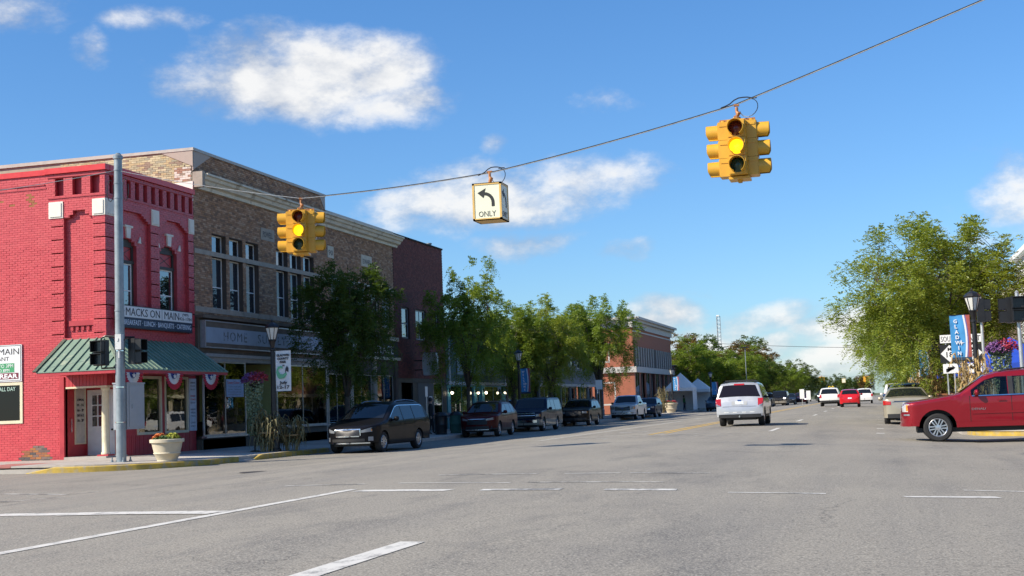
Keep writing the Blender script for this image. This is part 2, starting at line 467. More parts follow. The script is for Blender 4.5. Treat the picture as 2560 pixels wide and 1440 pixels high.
mark('crosswalk_line', M_WWORN, [(-7.2, 21.2), (-5.4, 20.95)], .10)
mark('crosswalk_line', M_WLINE, [(-4.95, 20.94), (-4.05, 20.95)], .10)
mark('crosswalk_line', M_WWORN, [(-3.9, 21.0), (-2.6, 20.9)], .10)
mark('crosswalk_line', M_WLINE, [(1.0, 18.3), (1.9, 18.5)], .10)
mark('crosswalk_line', M_WWORN, [(-17.5, 23.6), (-14.6, 22.7)], .12)
mark('crosswalk_line', M_WWORN, [(-18, 21.6), (-14.2, 20.9)], .12)
mark('crosswalk_line', M_WWORN, [(-12.6, 41.5), (-4.0, 40.5)], .14)
mark('crosswalk_line', M_WWORN, [(-9.8, 43.7), (-2.8, 42.2)], .13)
mark('crosswalk_line', M_WWORN, [(-9.3, 48.3), (-8.2, 48.2)], .4)
# manhole lids
for (x, y, r) in ((-14.4, 28.9, .38),):
    mb = MB(); z = gz(x); mb.lathe([(.001, z + .009), (r * .9, z + .009), (r * .93, z + .004), (r, z + .009), (r + .02, z + .002)], 28, (x, y, 0))
    mb.build('manhole_lid', pbr('cast_iron', (.06, .055, .05), .6, .4, .3, 14), road)

# ---- left pavement: slabs falling from the shop fronts to the kerb
def swz(X):      # left pavement height
    return .05 + (-19.3 - X) / 4.7 * .085 if X > -24 else .135
slab_cols = [M_CONC, pbr('concrete_pale', (.46, .43, .38), .85, 0, .14, 3, .3, 60, c2=(.3, .27, .24), c2lo=.58, c2hi=.8), pbr('concrete_grey', (.34, .32, .29), .88, 0, .16, 3, .3, 60)]
mb = MB(); mb.box(-60, -22.75, 33.1, 300, -.25, .02); mb.box(-22.75, -19.46, 36.6, 300, -.25, .02)
pav = mb.build('pavement', M_CONC); setting(pav)
def slab(x0, x1, y0, y1, parent, zf, m, corner=None):
    pts = [(x0, y0), (x1, y0), (x1, y1), (x0, y1)] if corner is None else corner
    mb = MB(); n = len(pts)
    mb.add([(x, y, zf(x) - (.05 if corner is None else .25)) for x, y in pts] + [(x, y, zf(x)) for x, y in pts], [tuple(range(n, 2 * n))] + [(i, (i + 1) % n, n + (i + 1) % n, n + i) for i in range(n)])
    mb.build('slab', m, parent)
KX, KY, KR = -19.3, 32.9, 3.4        # kerb line of the main street, kerb line of the cross street, corner radius
ycuts = [37.0 + 1.55 * i for i in range(60)]
for i, (a, b_) in enumerate(zip(ycuts[:-1], ycuts[1:])):
    for x0, x1 in ((-24, -22.45), (-22.45, -20.9), (-20.9, KX - .16)):
        slab(x0 + .006, x1 - .006, a + .006, b_ - .006, pav, swz, RND.choice(slab_cols))
# corner and side-street slabs (cut round the kerb radius)
arc = [(KX - KR + KR * math.cos(t) - .16 * math.cos(t), KY + KR + (KR - .16) * math.sin(t)) for t in [rad(-90 + 10 * i) for i in range(10)]]
slab(0, 0, 0, 0, pav, swz, slab_cols[0], [(KX - KR - .01, 36.99)] + [(KX - KR - .01, KY + .16)] + arc[1:] + [(KX - .16, 36.99)])
for k in range(14):
    x1 = KX - KR - .02 - 1.5 * k
    for y0, y1 in ((KY + .16, 35.2), (35.2, 37.7)):
        slab(x1 - 1.488, x1, y0 + .006, y1 - .006, pav, lambda X: .06 + max(0, min(1, (-19.3 - X) / 4.7)) * .05, M_CONC if (k, y0 > 35) != (1, False) else pbr('red_ramp', (.36, .14, .12), .85, 0, .2, 5))
# kerb stones
def kerb(pts, mat, parent, ztop=.055, w=.16):
    mb = MB(); n = len(pts); vs = []
    for i, p in enumerate(pts):
        p = Vector((p[0], p[1], 0)); d = (Vector((*pts[min(i + 1, n - 1)], 0)) - Vector((*pts[max(i - 1, 0)], 0))).normalized(); s = Vector((-d.y, d.x, 0))
        a, b_ = p, p + s * w
        zt = ztop(i) if callable(ztop) else ztop
        vs += [(a.x, a.y, -.2), (a.x, a.y, zt - .025), (a.x + s.x * .025, a.y + s.y * .025, zt), (b_.x, b_.y, zt), (b_.x, b_.y, -.2)]
    fs = [(5 * i + j, 5 * i + j + 1, 5 * i + j + 6, 5 * i + j + 5) for i in range(n - 1) for j in range(4)]
    fs += [(0, 1, 2, 3, 4), tuple(5 * (n - 1) + j for j in (4, 3, 2, 1, 0))]
    mb.add(vs, [f[::-1] for f in fs])
    return mb.build('kerb', mat, parent, smooth=40)
arcK = [(KX - KR + KR * math.cos(t), KY + KR + KR * math.sin(t)) for t in [rad(-100 + 10 * i) for i in range(12)]]
arcK[0] = (KX - KR - .9, KY)
kerb(arcK[:6], M_YKERB, pav, lambda i: -.09 if i == 0 else .055)
kerb(arcK[5:11] + [(KX, 37.6)], M_YKERB, pav)
kerb([(KX - KR - 4.5, KY), (KX - KR - 3.1, KY)], M_YKERB, pav, lambda i: .055 if i == 0 else -.08)
for k in range(8): kerb([(KX - KR - 7.6 - 3 * k, KY), (KX - KR - 4.52 - 3 * k, KY)], M_CONC, pav)
kerb([(KX, 37.62), (KX, 38.7)], M_CONC, pav, lambda i: -.06)
kerb([(KX, 38.72), (KX, 39.3), (KX, 41.5)], M_YKERB, pav, lambda i: -.06 if i == 0 else .055)
kerb([(KX, 41.52), (KX, 44.6)], M_YKERB, pav)
for k in range(28): kerb([(KX, 44.62 + 3 * k), (KX, 47.6 + 3 * k)], M_CONC, pav)
# ---- right pavement
def swr(X): return .02 + (X - 2.6) / 5 * .08
mb = MB(); mb.box(2.7, 30, 43.6, 300, -.25, -.02)
pavr = mb.build('pavement', M_CONC); setting(pavr)
KXR, KYR, KRR = 2.6, 40.0, 3.4
arcR = [(KXR + KRR - KRR * math.cos(t), KYR + KRR - KRR * math.sin(t)) for t in [rad(10 * i) for i in range(10)]]
kerb(arcR[::-1] , M_YKERB, pavr, .03, -.16)
for k in range(24): kerb([(KXR, KYR + KRR + .02 + 3 * k + 2.97), (KXR, KYR + KRR + .02 + 3 * k)], M_CONC, pavr, .03, -.16)
for k in range(6): kerb([(KXR + KRR + 3.1 + 3 * k, KYR), (KXR + KRR + .1 + 3 * k, KYR)], M_CONC, pavr, .03, -.16)
arr = [(KXR + KRR - (KRR - .16) * math.cos(t), KYR + KRR - (KRR - .16) * math.sin(t)) for t in [rad(10 * i) for i in range(10)]]
slab(0, 0, 0, 0, pavr, swr, slab_cols[1], [(KXR + KRR, KYR + KRR)] + arr[::-1][:1] + arr[::-1][1:] if False else arr + [(KXR + KRR, KYR + KRR)])
for k in range(3):
    slab(KXR + KRR + .012 + 1.6 * k, KXR + KRR + 1.6 * k + 1.6, KYR + .16, KYR + KRR, pavr, swr, RND.choice(slab_cols))
for k in range(40):
    for x0, x1 in ((KXR + .16, 4.3), (4.3, 5.9), (5.9, 7.5)):
        slab(x0 + .006, x1 - .006, KYR + KRR + 1.55 * k + .006, KYR + KRR + 1.55 * k + 1.544, pavr, swr, RND.choice(slab_cols))
# ================================================================== LEFT SIDE BUILDINGS
FAC = Fr((-24, 0, 0), (0, 1, 0), (1, 0, 0))        # shop fronts along the main street, u = street distance
SIDE = Fr((0, 37.7, 0), (1, 0, 0), (0, -1, 0))     # sunlit wall on the cross street
def bands(u0, u1, v0, v1, holes):
    vs = sorted({v0, v1} | {min(max(h[i], v0), v1) for h in holes for i in (2, 3)})
    out = []
    for a, b in zip(vs[:-1], vs[1:]):
        if b - a < 1e-4: continue
        m = (a + b) / 2; iv = [(u0, u1)]
        for h in holes:
            if h[2] < m < h[3]:
                iv = [q for (x, y) in iv for q in ((x, min(y, h[0])), (max(x, h[1]), y)) if q[1] - q[0] > 1e-3]
        out += [(x, y, a, b) for x, y in iv]
    return out
def lay_bricks(u0, u1, v0, v1, holes, bw, bh, joint=.009):
    """courses of running bond, cut where the openings are"""
    res = []; r = int(math.floor(v0 / bh))
    while r * bh < v1 - .02:
        a, b = max(v0, r * bh), min(v1, (r + 1) * bh); m = (a + b) / 2
        cut = [h for h in holes if h[3] - h[2] < .05 and h[2] < b and h[3] > a]      # thin grooves trim the course they run in
        iv = [(u0, u1)]
        for h in holes:
            if h[2] < m < h[3] and h not in cut:
                iv = [q for (x, y) in iv for q in ((x, min(y, h[0])), (max(x, h[1]), y)) if q[1] - q[0] > 1e-3]
        off = .5 * (r % 2)
        for x, y in iv:
            k = math.floor(x / bw + off)
            while (k - off) * bw < y:
                p, q = max(x, (k - off) * bw), min(y, (k + 1 - off) * bw)
                lo, hi = a, b
                for h in cut:
                    if h[0] < (p + q) / 2 < h[1]:
                        if h[3] >= b - .02: hi = min(hi, h[2])
                        else: lo = max(lo, h[3])
                if q - p > .05 and hi - lo > .02: res.append((p + joint / 2, q - joint / 2, lo + joint / 2, hi - joint / 2))
                k += 1
        r += 1
    return res
def brick_mesh(name, fr, lst, mat, parent, kind='stuff'):
    mb = MB(); V = mb.v; F = mb.f
    for (a, b, c, e, d) in lst:
        k = len(V); dd = d + RND.uniform(-.004, .004)
        for dep in (d - .03, dd):
            for (u, v) in ((a, c), (b, c), (b, e), (a, e)): V.append(tuple(fr.p(u, v, dep)))
        F += [(k + 4, k + 5, k + 6, k + 7), (k, k + 1, k + 5, k + 4), (k + 1, k + 2, k + 6, k + 5), (k + 2, k + 3, k + 7, k + 6), (k + 3, k, k + 4, k + 7)]
    mb.mi = [0] * len(F)
    return mb.build(name, mat, parent, kind=kind)
def single_bricks(fr, lst, mat, parent, bw, bh, joint=.012):
    """each brick an object of its own, sharing one mesh per length"""
    cache = {}
    for (a, b, c, e, d) in lst:
        key = (round(b - a, 3), round(e - c, 3))
        if key not in cache:
            w, h = key; mb = MB(); f0 = Fr((0, 0, 0), fr.u, fr.n)
            ch = .004
            P = [f0.p(u, v, -.03) for u, v in ((-w / 2, -h / 2), (w / 2, -h / 2), (w / 2, h / 2), (-w / 2, h / 2))] + \
                [f0.p(u, v, -ch) for u, v in ((-w / 2, -h / 2), (w / 2, -h / 2), (w / 2, h / 2), (-w / 2, h / 2))] + \
                [f0.p(u, v, 0) for u, v in ((-w / 2 + ch, -h / 2 + ch), (w / 2 - ch, -h / 2 + ch), (w / 2 - ch, h / 2 - ch), (-w / 2 + ch, h / 2 - ch))]
            mb.add(P, [(8, 9, 10, 11)] + [(k + i, k + (i + 1) % 4, k + 4 + (i + 1) % 4, k + 4 + i) for k in (0, 4) for i in range(4)])
            me = bpy.data.meshes.new('brick'); me.from_pydata(mb.v, [], mb.f); me.materials.append(mat); cache[key] = me
        o = obj('brick', cache[key], parent)
        o.location = fr.p((a + b) / 2, (c + e) / 2, d + RND.uniform(-.004, .004))
def window(fr, u0, u1, v0, v1, d, parent, fm, gm, fw=.06, mv=(), mh=(), depth=.06, name='window', gd=-.015):
    mb = MB()
    for (a, b, c, e) in ((u0, u0 + fw, v0, v1), (u1 - fw, u1, v0, v1), (u0 + fw, u1 - fw, v0, v0 + fw), (u0 + fw, u1 - fw, v1 - fw, v1)): mb.fbox(fr, a, b, c, e, d - depth, d)
    for x in mv: mb.fbox(fr, x - fw * .35, x + fw * .35, v0 + fw, v1 - fw, d - depth + .01, d - .005)
    for z in mh: mb.fbox(fr, u0 + fw, u1 - fw, z - fw * .4, z + fw * .4, d - depth + .012, d - .008)
    w = mb.build(name, fm, parent)
    us = [u0 + fw] + list(mv) + [u1 - fw]; zs = [v0 + fw] + list(mh) + [v1 - fw]
    for a, b in zip(us[:-1], us[1:]):
        for c, e in zip(zs[:-1], zs[1:]):
            mb = MB(); mb.fbox(fr, a, b, c, e, d + gd - .012, d + gd - .006); mb.build('pane', gm, w)
    return w

# ---------------------------------------------------------------- red corner building
RB = thing('corner_building', 'red painted brick corner building with white corner stones and a green metal awning', 'building', (-24, 37.7, .1), world=True)
BW, BH = .215, .0745
M_RED = brickmat('red_painted_brick', [(.54, .062, .074), (.515, .057, .068), (.56, .070, .080), (.53, .062, .072), (.555, .072, .080)], 0, BW, BH, .42, None, .07)
M_REDY = brickmat('red_painted_brick_front', [(.48, .052, .070), (.44, .048, .062), (.51, .058, .075)], 1, BW, BH, .42, None, .07)
M_REDM = pbr('red_painted_joint', (.44, .052, .064), .6, 0, .12)
M_REDP = pbr('red_paint', (.42, .035, .045), .45, 0, .1, 3)
M_FLASH = pbr('red_flashing', (.62, .035, .035), .35, 0, .06)
M_OLDB = brickmat('exposed_old_brick', [(.30, .11, .05), (.11, .085, .08), (.36, .15, .05), (.14, .10, .09), (.20, .13, .11), (.09, .075, .075)], 0, BW, BH, .85)
M_SPOT = pbr('spalled_brick', (.30, .13, .05), .9, 0, .3, 20)
grooves = [BH * (56 + 6 * k) for k in range(9)]
sh = [(-25.55, -24.47, 4.06, 8.03), (-25.34, -24.6, 8.0, 8.14), (-25.2, -24.75, 8.1, 8.26), (-25.55, -23.9, -1, 2.45), (-30.2, -27.13, 1.34, 2.7)]
sh += [(a, b, 8.77, 9.38) for a, b in ((-25.87, -25.55), (-25.21, -24.87), (-24.54, -24.19))]
sh += [(a, b, z, z + .035) for z in grooves for a, b in ((-26.1, -25.57), (-24.45, -23.99))]
mb = MB()
for r in bands(-45, -24.014, .06, 9.52, sh): mb.fbox(SIDE, r[0], r[1], r[2], r[3], -.135, -.008)
mb.fbox(SIDE, -25.6, -24.4, 4.0, 8.3, -.20, -.152)
mb.build('wall', M_REDM, RB)
patch = [(-27.25, .06), (-26.0, .06), (-26.1, .30), (-26.28, .50), (-26.45, .58), (-26.72, .56), (-26.9, .42), (-27.08, .42), (-27.22, .3)]
def inside(p, poly):
    c = False
    for i in range(len(poly)):
        (x1, y1), (x2, y2) = poly[i], poly[i - 1]
        if (y1 > p[1]) != (y2 > p[1]) and p[0] < (x2 - x1) * (p[1] - y1) / (y2 - y1) + x1: c = not c
    return c
spots = [(-26.85, 8.86, .13), (-26.72, 8.6, .10), (-27.5, 8.64, .07), (-27.95, 8.8, .06)]
L0 = [(*b, 0.) for b in lay_bricks(-29.5, -24.0, .06, 9.52, sh, BW, BH)]
old = [b for b in L0 if inside(((b[0] + b[1]) / 2, (b[2] + b[3]) / 2), patch)]
sp = [b for b in L0 if any(math.hypot((b[0] + b[1]) / 2 - x, (b[2] + b[3]) / 2 - z) < r for x, z, r in spots)]
rest = [b for b in L0 if b not in old and b not in sp]
L1 = [(*b, -.14) for b in lay_bricks(-25.55, -24.47, 4.06, 8.28, [(-25.56, -25.34, 8.03, 9), (-25.34, -25.2, 8.14, 9), (-24.6, -24.4, 8.03, 9), (-24.75, -24.6, 8.14, 9), (-25.56, -24.4, 4.42, 4.62)], BW, BH)]
full = [b for b in rest if b[1] - b[0] > .19 and b[0] > -28.2 and not (2.7 < b[3] < 4.05 and (b[0] > -26.0 or b[0] < -27.1))]
full.sort(key=lambda b: abs(b[2] - 6.2))
sing = full[:300]; ss = set(sing)
single_bricks(SIDE, sing, M_RED, RB, BW, BH)
brick_mesh('brickwork', SIDE, [b for b in rest if b not in ss] + L1, M_RED, RB)
old2 = [(a, b, c, e, -.001 - RND.random() * .004) for a, b, c, e, d in old]
single_bricks(SIDE, old2, M_OLDB, RB, BW, BH)
single_bricks(SIDE, [(a, b, c, e, -.004) for a, b, c, e, d in sp], M_SPOT, RB, BW, BH)
mb = MB(); mb.fpoly(SIDE, [(x, z) for x, z in patch], -.03, -.0068); mb.build('bare_mortar', pbr('old_mortar', (.16, .13, .11), .95, 0, .3, 8), RB)
# front wall bricks
pan = [(38.25, 40.5), (41.05, 43.1)]
fh = [(a, b, 4.55, 8.05) for a, b in pan]
for a, b in pan:
    for i in range(4): fh.append((a + .15 + .14 * i, b - .15 - .14 * i, 8.0 + .075 * i, 8.13 + .075 * i))
slots = [37.98 + .52 * k for k in range(11)]
fh += [(u, u + .25, 8.77, 9.38) for u in slots]
fh += [(a, b, z, z + .035) for z in grooves[1:] for a, b in ((37.69, 38.24), (40.51, 41.04), (43.12, 43.55))]
mb = MB()
for r in bands(37.72, 43.49, 3.9, 9.52, fh): mb.fbox(FAC, r[0], r[1], r[2], r[3], -.12, -.012)
win = [(38.65, 39.78), (41.3, 42.47)]
wh = []
for a, b in win: wh += [(a, b, 4.8, 7.22), (a + .12, b - .12, 7.2, 7.34), (a + .3, b - .3, 7.3, 7.42)]
for a, b in pan:
    for r in bands(a - .02, b + .02, 4.5, 8.4, wh): mb.fbox(FAC, r[0], r[1], r[2], r[3], -.40, -.132)
mb.build('wall', M_REDM, RB)
LF = [(*b, 0.) for b in lay_bricks(37.7, 43.5, 3.95, 9.52, fh, BW, BH)]
for a, b in pan: LF += [(*q, -.12) for q in lay_bricks(a, b, 4.55, 8.36, wh, BW, BH)]
brick_mesh('brickwork', FAC, LF, M_REDY, RB)
# inner core, roof, flashing, string courses
mb = MB()
mb.box(-45, -24.42, 38.9, 43.49, .1, 9.5); mb.box(-45, -25.62, 37.9, 38.9, .1, 9.5); mb.box(-25.62, -24.42, 37.9, 38.9, 2.48, 9.5); mb.box(-24.42, -24.15, 37.88, 43.49, 8.5, 9.5); mb.box(-24.42, -24.15, 37.88, 43.49, 2.5, 4.52)
mb.build('core', M_REDP, RB)
mb = MB()
mb.fbox(SIDE, -45, -26.22, 9.52, 9.70, -.2, .05); mb.fbox(SIDE, -26.22, -23.93, 9.53, 9.72, -.2, .08); mb.fbox(FAC, 37.9, 43.5, 9.53, 9.72, -.2, .08)
mb.build('flashing', M_FLASH, RB)
mb = MB()
mb.fbox(SIDE, -26.15, -23.97, 8.70, 8.745, -.02, .028); mb.fbox(SIDE, -26.15, -23.95, 9.40, 9.45, -.02, .03); mb.fbox(SIDE, -45, -26.25, 9.18, 9.22, -.02, .03); mb.fbox(SIDE, -45, -26.2, 9.06, 9.1, -.02, .02)
mb.fbox(FAC, 37.75, 43.5, 8.70, 8.745, -.02, .028); mb.fbox(FAC, 37.75, 43.5, 9.40, 9.45, -.02, .03)
mb.fbox(SIDE, -25.42, -24.49, 4.45, 4.62, -.2, -.06)
for k in range(5): mb.fbox(SIDE, -25.38 + .2 * k, -25.28 + .2 * k, 4.3, 4.44, -.2, -.09)
for a, b in pan:
    for k in range(9): mb.fbox(FAC, a + .1 + .23 * k, a + .2 + .23 * k, 4.35, 4.5, -.1, .03)
mb.build('string_course', M_REDP, RB)
M_WSTONE = pbr('white_stone', (.72, .68, .60), .7, 0, .06, 5)
for fr, a, b, in ((SIDE, -26.1, -25.56), (SIDE, -24.46, -23.985), (FAC, 37.72, 38.25), (FAC, 40.55, 41.05), (FAC, 43.12, 43.51)):
    mb = MB(); mb.fbox(fr, a, b, 8.04, 8.59, -.05, .03); mb.fbox(fr, a + .05, b - .06, 8.09, 8.54, .03, .055); mb.build('corner_stone', M_WSTONE, RB)
for a, b in win:
    c = (a + b) / 2
    mb = MB(); mb.fpoly(FAC, [(c - .1, 7.44), (c + .1, 7.44), (c + .15, 7.80), (c - .15, 7.80)], -.15, -.06); mb.fbox(FAC, c - .24, c + .24, 7.80, 7.87, -.15, -.04); mb.build('keystone', M_WSTONE, RB)
    for s in (-1, 1):
        mb = MB(); pts = [(c + s * .62, 7.33), (c + s * .80, 7.33), (c + s * .76, 7.56)]
        mb.fpoly(FAC, pts if s > 0 else pts[::-1], -.15, -.07); mb.build('keystone', M_WSTONE, RB)
    M_DKF = pbr('dark_frame', (.045, .04, .035), .6)
    mb = MB(); n = 10
    arcp = [(c + (b - a) / 2 * math.cos(math.pi * i / n), 7.16 + .3 * math.sin(math.pi * i / n)) for i in range(n + 1)]
    mb.fpoly(FAC, arcp, -.36, -.24); mb.fbox(FAC, a, a + .1, 4.8, 7.16, -.36, -.25); mb.fbox(FAC, b - .1, b, 4.8, 7.16, -.36, -.25); mb.fbox(FAC, a, b, 6.60, 6.70, -.36, -.22)
    wf = mb.build('window_surround', M_DKF, RB)
    mb = MB(); mb.fbox(FAC, a + .1, b - .1, 6.7, 7.16, -.37, -.30)
    tr = mb.build('transom_panel', M_REDP, RB)
    mb = MB()
    for s in (0, 1):
        u, v = a + .12, b - .12
        z0, z1 = (6.72, 7.13) if s else (7.13, 6.72)
        d = Vector((0, v - u, z1 - z0)).normalized(); nn = Vector((0, -d.z, d.y)) * .012
        P = [FAC.p(u, z0, -.298) - nn, FAC.p(v, z1, -.298) - nn, FAC.p(v, z1, -.298) + nn, FAC.p(u, z0, -.298) + nn]
        mb.prism(P, (0, 0, 0), (.006, 0, 0))
    mb.build('lattice', M_DKF, tr)
    window(FAC, a + .1, b - .1, 4.8, 6.6, -.27, RB, M_WHITE, M_WINGLASS, .05, (), (5.68,))
# ---- entrance recess
mb = MB(); mb.box(-25.55, -24.0, 37.62, 38.9, .05, .19); mb.build('door_step', M_CONC, RB)
ERF = Fr((-25.55, 0, 0), (0, 1, 0), (1, 0, 0)); EBK = Fr((0, 38.9, 0), (1, 0, 0), (0, -1, 0))
mb = MB(); mb.fbox(EBK, -25.62, -24.42, .1, 2.5, -.02, .02); mb.fbox(ERF, 37.72, 38.9, .1, 2.5, -.07, .0); mb.build('entrance_lining', M_REDP, RB)
mb = MB(); mb.fbox(SIDE, -25.72, -25.55, .06, 2.8, 0, .06); mb.build('pilaster', M_REDP, RB)
mb = MB()
for k in range(12): mb.fbox(SIDE, -25.5 + .128 * k, -25.385 + .128 * k, 2.45, 2.88, -.02, .02)
for k in range(10): mb.fbox(FAC, 37.75 + .128 * k, 37.865 + .128 * k, 2.45, 2.88, -.02, .02)
mb.build('fascia_boards', M_REDP, RB)
mb = MB(); mb.fbox(SIDE, -25.5, -23.98, 2.40, 2.46, -.05, .03); mb.fbox(FAC, 37.7, 38.9, 2.40, 2.46, -.05, .03); mb.build('lintel', M_CREAM, RB)
window(ERF, 38.22, 38.84, .58, 2.5, .035, RB, M_CREAM, pbr('hours_panel', (.50, .48, .42), .4), .045, name='notice_panel')
M_INK = pbr('dark_ink', (.03, .03, .035), .6)
for i, s in enumerate(('OPEN', 'M - F6', '6A - 2P', 'SAT 6-2', '7A - 2P')):
    text(s, ERF, 38.53, 2.0 - .17 * i, .026, .085, M_INK, RB, width=.36)
mb = MB(); mb.tube([ERF.p(37.98, .98, .0), ERF.p(37.98, 1.0, .06), ERF.p(37.98, 1.42, .06), ERF.p(37.98, 1.44, .0)], .014, 8); mb.build('door_handle', M_CHROME, RB)
mb = MB(); mb.fbox(EBK, -25.47, -24.45, .2, 2.36, .02, .05)
M_DOORW = pbr('door_white', (.62, .62, .60), .45, 0, .06)
mb.fbox(EBK, -25.40, -24.52, .3, .95, .05, .062); dr = mb.build('door', M_DOORW, RB)
mb = MB(); mb.fbox(EBK, -25.3, -24.62, 1.13, 2.20, .05, .056); mb.build('pane', M_WINGLASS, dr)
mb = MB()
for x in (-25.3, -25.07, -24.85, -24.62): mb.fbox(EBK, x - .018, x + .018, 1.11, 2.22, .05, .072)
for z in (1.13, 1.49, 1.85, 2.2): mb.fbox(EBK, -25.3, -24.62, z - .018, z + .018, .052, .070)
mb.build('glazing_bar', M_DOORW, dr)
mb = MB(); mb.lathe([(.001, 0), (.03, 0), (.03, .05), (.001, .05)], 12, EBK.p(-24.53, 1.03, .1), 'y'); mb.build('door_knob', M_DARK, dr)
mb = MB(); mb.box(-24.42, -24.02, 37.76, 38.16, .19, .24); cb = mb.build('column_base', M_REDP, RB)
mb = MB(); mb.lathe([(.15, .24), (.15, .29), (.125, .32), (.125, 1.0), (.115, 2.3), (.13, 2.33), (.145, 2.36), (.145, 2.40)], 20, (-24.22, 37.96, 0)); mb.build('column', M_CREAM, RB, smooth=50)
# ---- shop window wall under the awning
mb = MB()
for k in range(37):
    u = 38.75 + .128 * k; mb.fbox(FAC, u, u + .116, .12, .80, -.06, 0 if k % 2 else -.004)
mb.fbox(FAC, 38.75, 43.49, .1, .8, -.1, -.03); mb.fbox(FAC, 38.75, 39.48, .8, 2.9, -.1, -.008); mb.fbox(FAC, 41.08, 41.28, .8, 2.9, -.1, 0); mb.fbox(FAC, 42.92, 43.49, .8, 2.9, -.1, -.01); mb.fbox(FAC, 38.75, 43.49, 2.79, 2.95, -.1, -.02)
mb.build('board_wall', M_REDP, RB)
for a, b in ((39.48, 41.08), (41.28, 42.92)):
    window(FAC, a, b, .80, 2.79, .02, RB, M_CREAM, M_SHOPGLASS, .09, depth=.12, gd=-.06)
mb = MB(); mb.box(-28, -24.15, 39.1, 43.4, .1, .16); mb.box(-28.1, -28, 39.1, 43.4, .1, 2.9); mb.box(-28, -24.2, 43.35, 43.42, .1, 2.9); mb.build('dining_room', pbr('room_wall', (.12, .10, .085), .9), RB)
# ---- awning
M_AWN = pbr('green_metal_roof', (.17, .26, .20), .55, .1, .12, 1.2, .05, 20, c2=(.34, .38, .28), c2lo=.58, c2hi=.72, c2scale=1.3)
M_AWND = pbr('green_metal_trim', (.045, .085, .06), .4, .3)
A, B, C = Vector((-25.55, 36.15, 2.92)), Vector((-22.5, 36.15, 2.92)), Vector((-22.5, 43.15, 2.92))
A1, B1, C1 = Vector((-25.5, 37.7, 4.0)), Vector((-24.0, 37.7, 4.0)), Vector((-24.0, 43.2, 4.0))
mb = MB(); mb.prism([A, B, B1, A1], (0, 0, -.03), (0, 0, 0)); mb.prism([B, C, C1, B1], (0, 0, -.03), (0, 0, .001))
aw = mb.build('awning', M_AWN, RB)
def rib(p, q, m=M_AWN, r=.016):
    mb = MB(); d = (q - p).normalized(); s = d.cross(Vector((0, 0, 1))).normalized() * r; up = s.cross(d).normalized() * .035
    P = [p - s, p + s, p + s + up, p - s + up]; mb.prism(P, (0, 0, 0), q - p); mb.build('seam_rib', m, aw)
for k in range(1, 10):
    x = A.x + .305 * k; t = 1. if x <= -24 else (x - B.x) / (B1.x - B.x)
    rib(Vector((x, 36.14, 2.925)), Vector((x, 36.15 + 1.55 * t, 2.925 + 1.08 * t)))
for k in range(23):
    y = 36.45 + .305 * k; t = 1. if y >= 37.7 else (y - 36.15) / 1.55
    if y < 43.1: rib(Vector((-22.49, y, 2.925)), Vector((-22.5 - 1.5 * t, y, 2.925 + 1.08 * t)))
M_HIP = pbr('hip_cap', (.34, .42, .30), .4, .3)
rib(B + Vector((0, 0, .01)), B1 + Vector((0, 0, .01)), M_HIP, .05); rib(A + Vector((-.03, -.02, .0)), A1 + Vector((-.03, 0, .0)), M_AWND, .07)
mb = MB(); mb.prism([A + Vector((0, 0, -.03)), Vector((-25.55, 37.68, 2.89)), A1 + Vector((-.05, -.02, -.03))], (0, 0, 0), (.04, 0, 0)); mb.prism([C + Vector((0, 0, -.03)), C1 + Vector((0, 0, -.03)), Vector((-23.98, 43.15, 2.89))], (0, -.04, 0), (0, 0, 0)); mb.build('awning_end', M_AWND, aw)
mb = MB(); mb.box(-25.52, -22.52, 36.17, 36.21, 2.79, 2.91); mb.box(-22.56, -22.52, 36.21, 43.12, 2.79, 2.91); mb.box(-25.5, -22.56, 36.21, 37.66, 2.83, 2.86); mb.box(-23.96, -22.56, 37.66, 43.1, 2.83, 2.86); mb.build('awning_fascia', M_REDP, aw)
# ---- side window with lettering
window(SIDE, -29.6, -27.13, 1.34, 2.7, .03, RB, M_CREAM, glassmat('dim_glass', trans=False, refl=1.35, dark=(.012, .012, .012)), .10, depth=.1)
# signs
SG = thing('fascia_sign', 'white and navy restaurant sign board on the shaded front above the green awning', 'sign', (-23.9, 40.6, 4.38), world=True)
mb = MB(); mb.fbox(FAC, 38.2, 42.95, 4.36, 5.12, .04, .20); mb.build('sign_box', M_BLACK, SG)
mb = MB(); mb.fbox(FAC, 38.22, 42.93, 4.72, 5.09, .20, .206); mb.build('white_panel', pbr('sign_white', (.70, .70, .70), .35, 0, .04), SG)
mb = MB(); mb.fbox(FAC, 38.22, 42.93, 4.39, 4.71, .20, .204); mb.build('navy_panel', pbr('sign_navy', (.012, .025, .06), .4), SG)
text('MACKS ON', FAC, 39.62, 4.78, .207, .26, M_INK, SG, width=2.15)
text('MAIN', FAC, 41.5, 4.78, .207, .26, M_INK, SG, width=1.0)
text('(989)', FAC, 42.45, 4.95, .207, .09, M_INK, SG, width=.42); text('426-1784', FAC, 42.45, 4.79, .207, .11, M_INK, SG, width=.86)
text('BREAKFAST · LUNCH · BANQUETS · CATERING', FAC, 40.62, 4.47, .205, .17, pbr('sign_letters', (.62, .68, .78), .4), SG, width=4.45, bold=.002)
mb = MB(); mb.fbox(FAC, 40.83, 40.845, 4.39, 5.09, .206, .209); mb.build('panel_seam', M_INK, SG)
S2 = thing('wall_sign', 'white sign with green hours panel and maroon strip on the sunlit red wall', 'sign', (-28, 37.66, 2.7), world=True)
mb = MB(); mb.fbox(SIDE, -29.4, -27.14, 2.72, 3.94, .01, .05); mb.build('sign_board', pbr('sign_white', (.7, .7, .7)), S2)
mb = MB()
for a, b, c, e in ((-29.38, -27.17, 3.90, 3.915), (-27.19, -27.17, 2.75, 3.915), (-29.38, -27.17, 2.75, 2.765)): mb.fbox(SIDE, a, b, c, e, .05, .053)
mb.build('border_line', M_INK, S2)
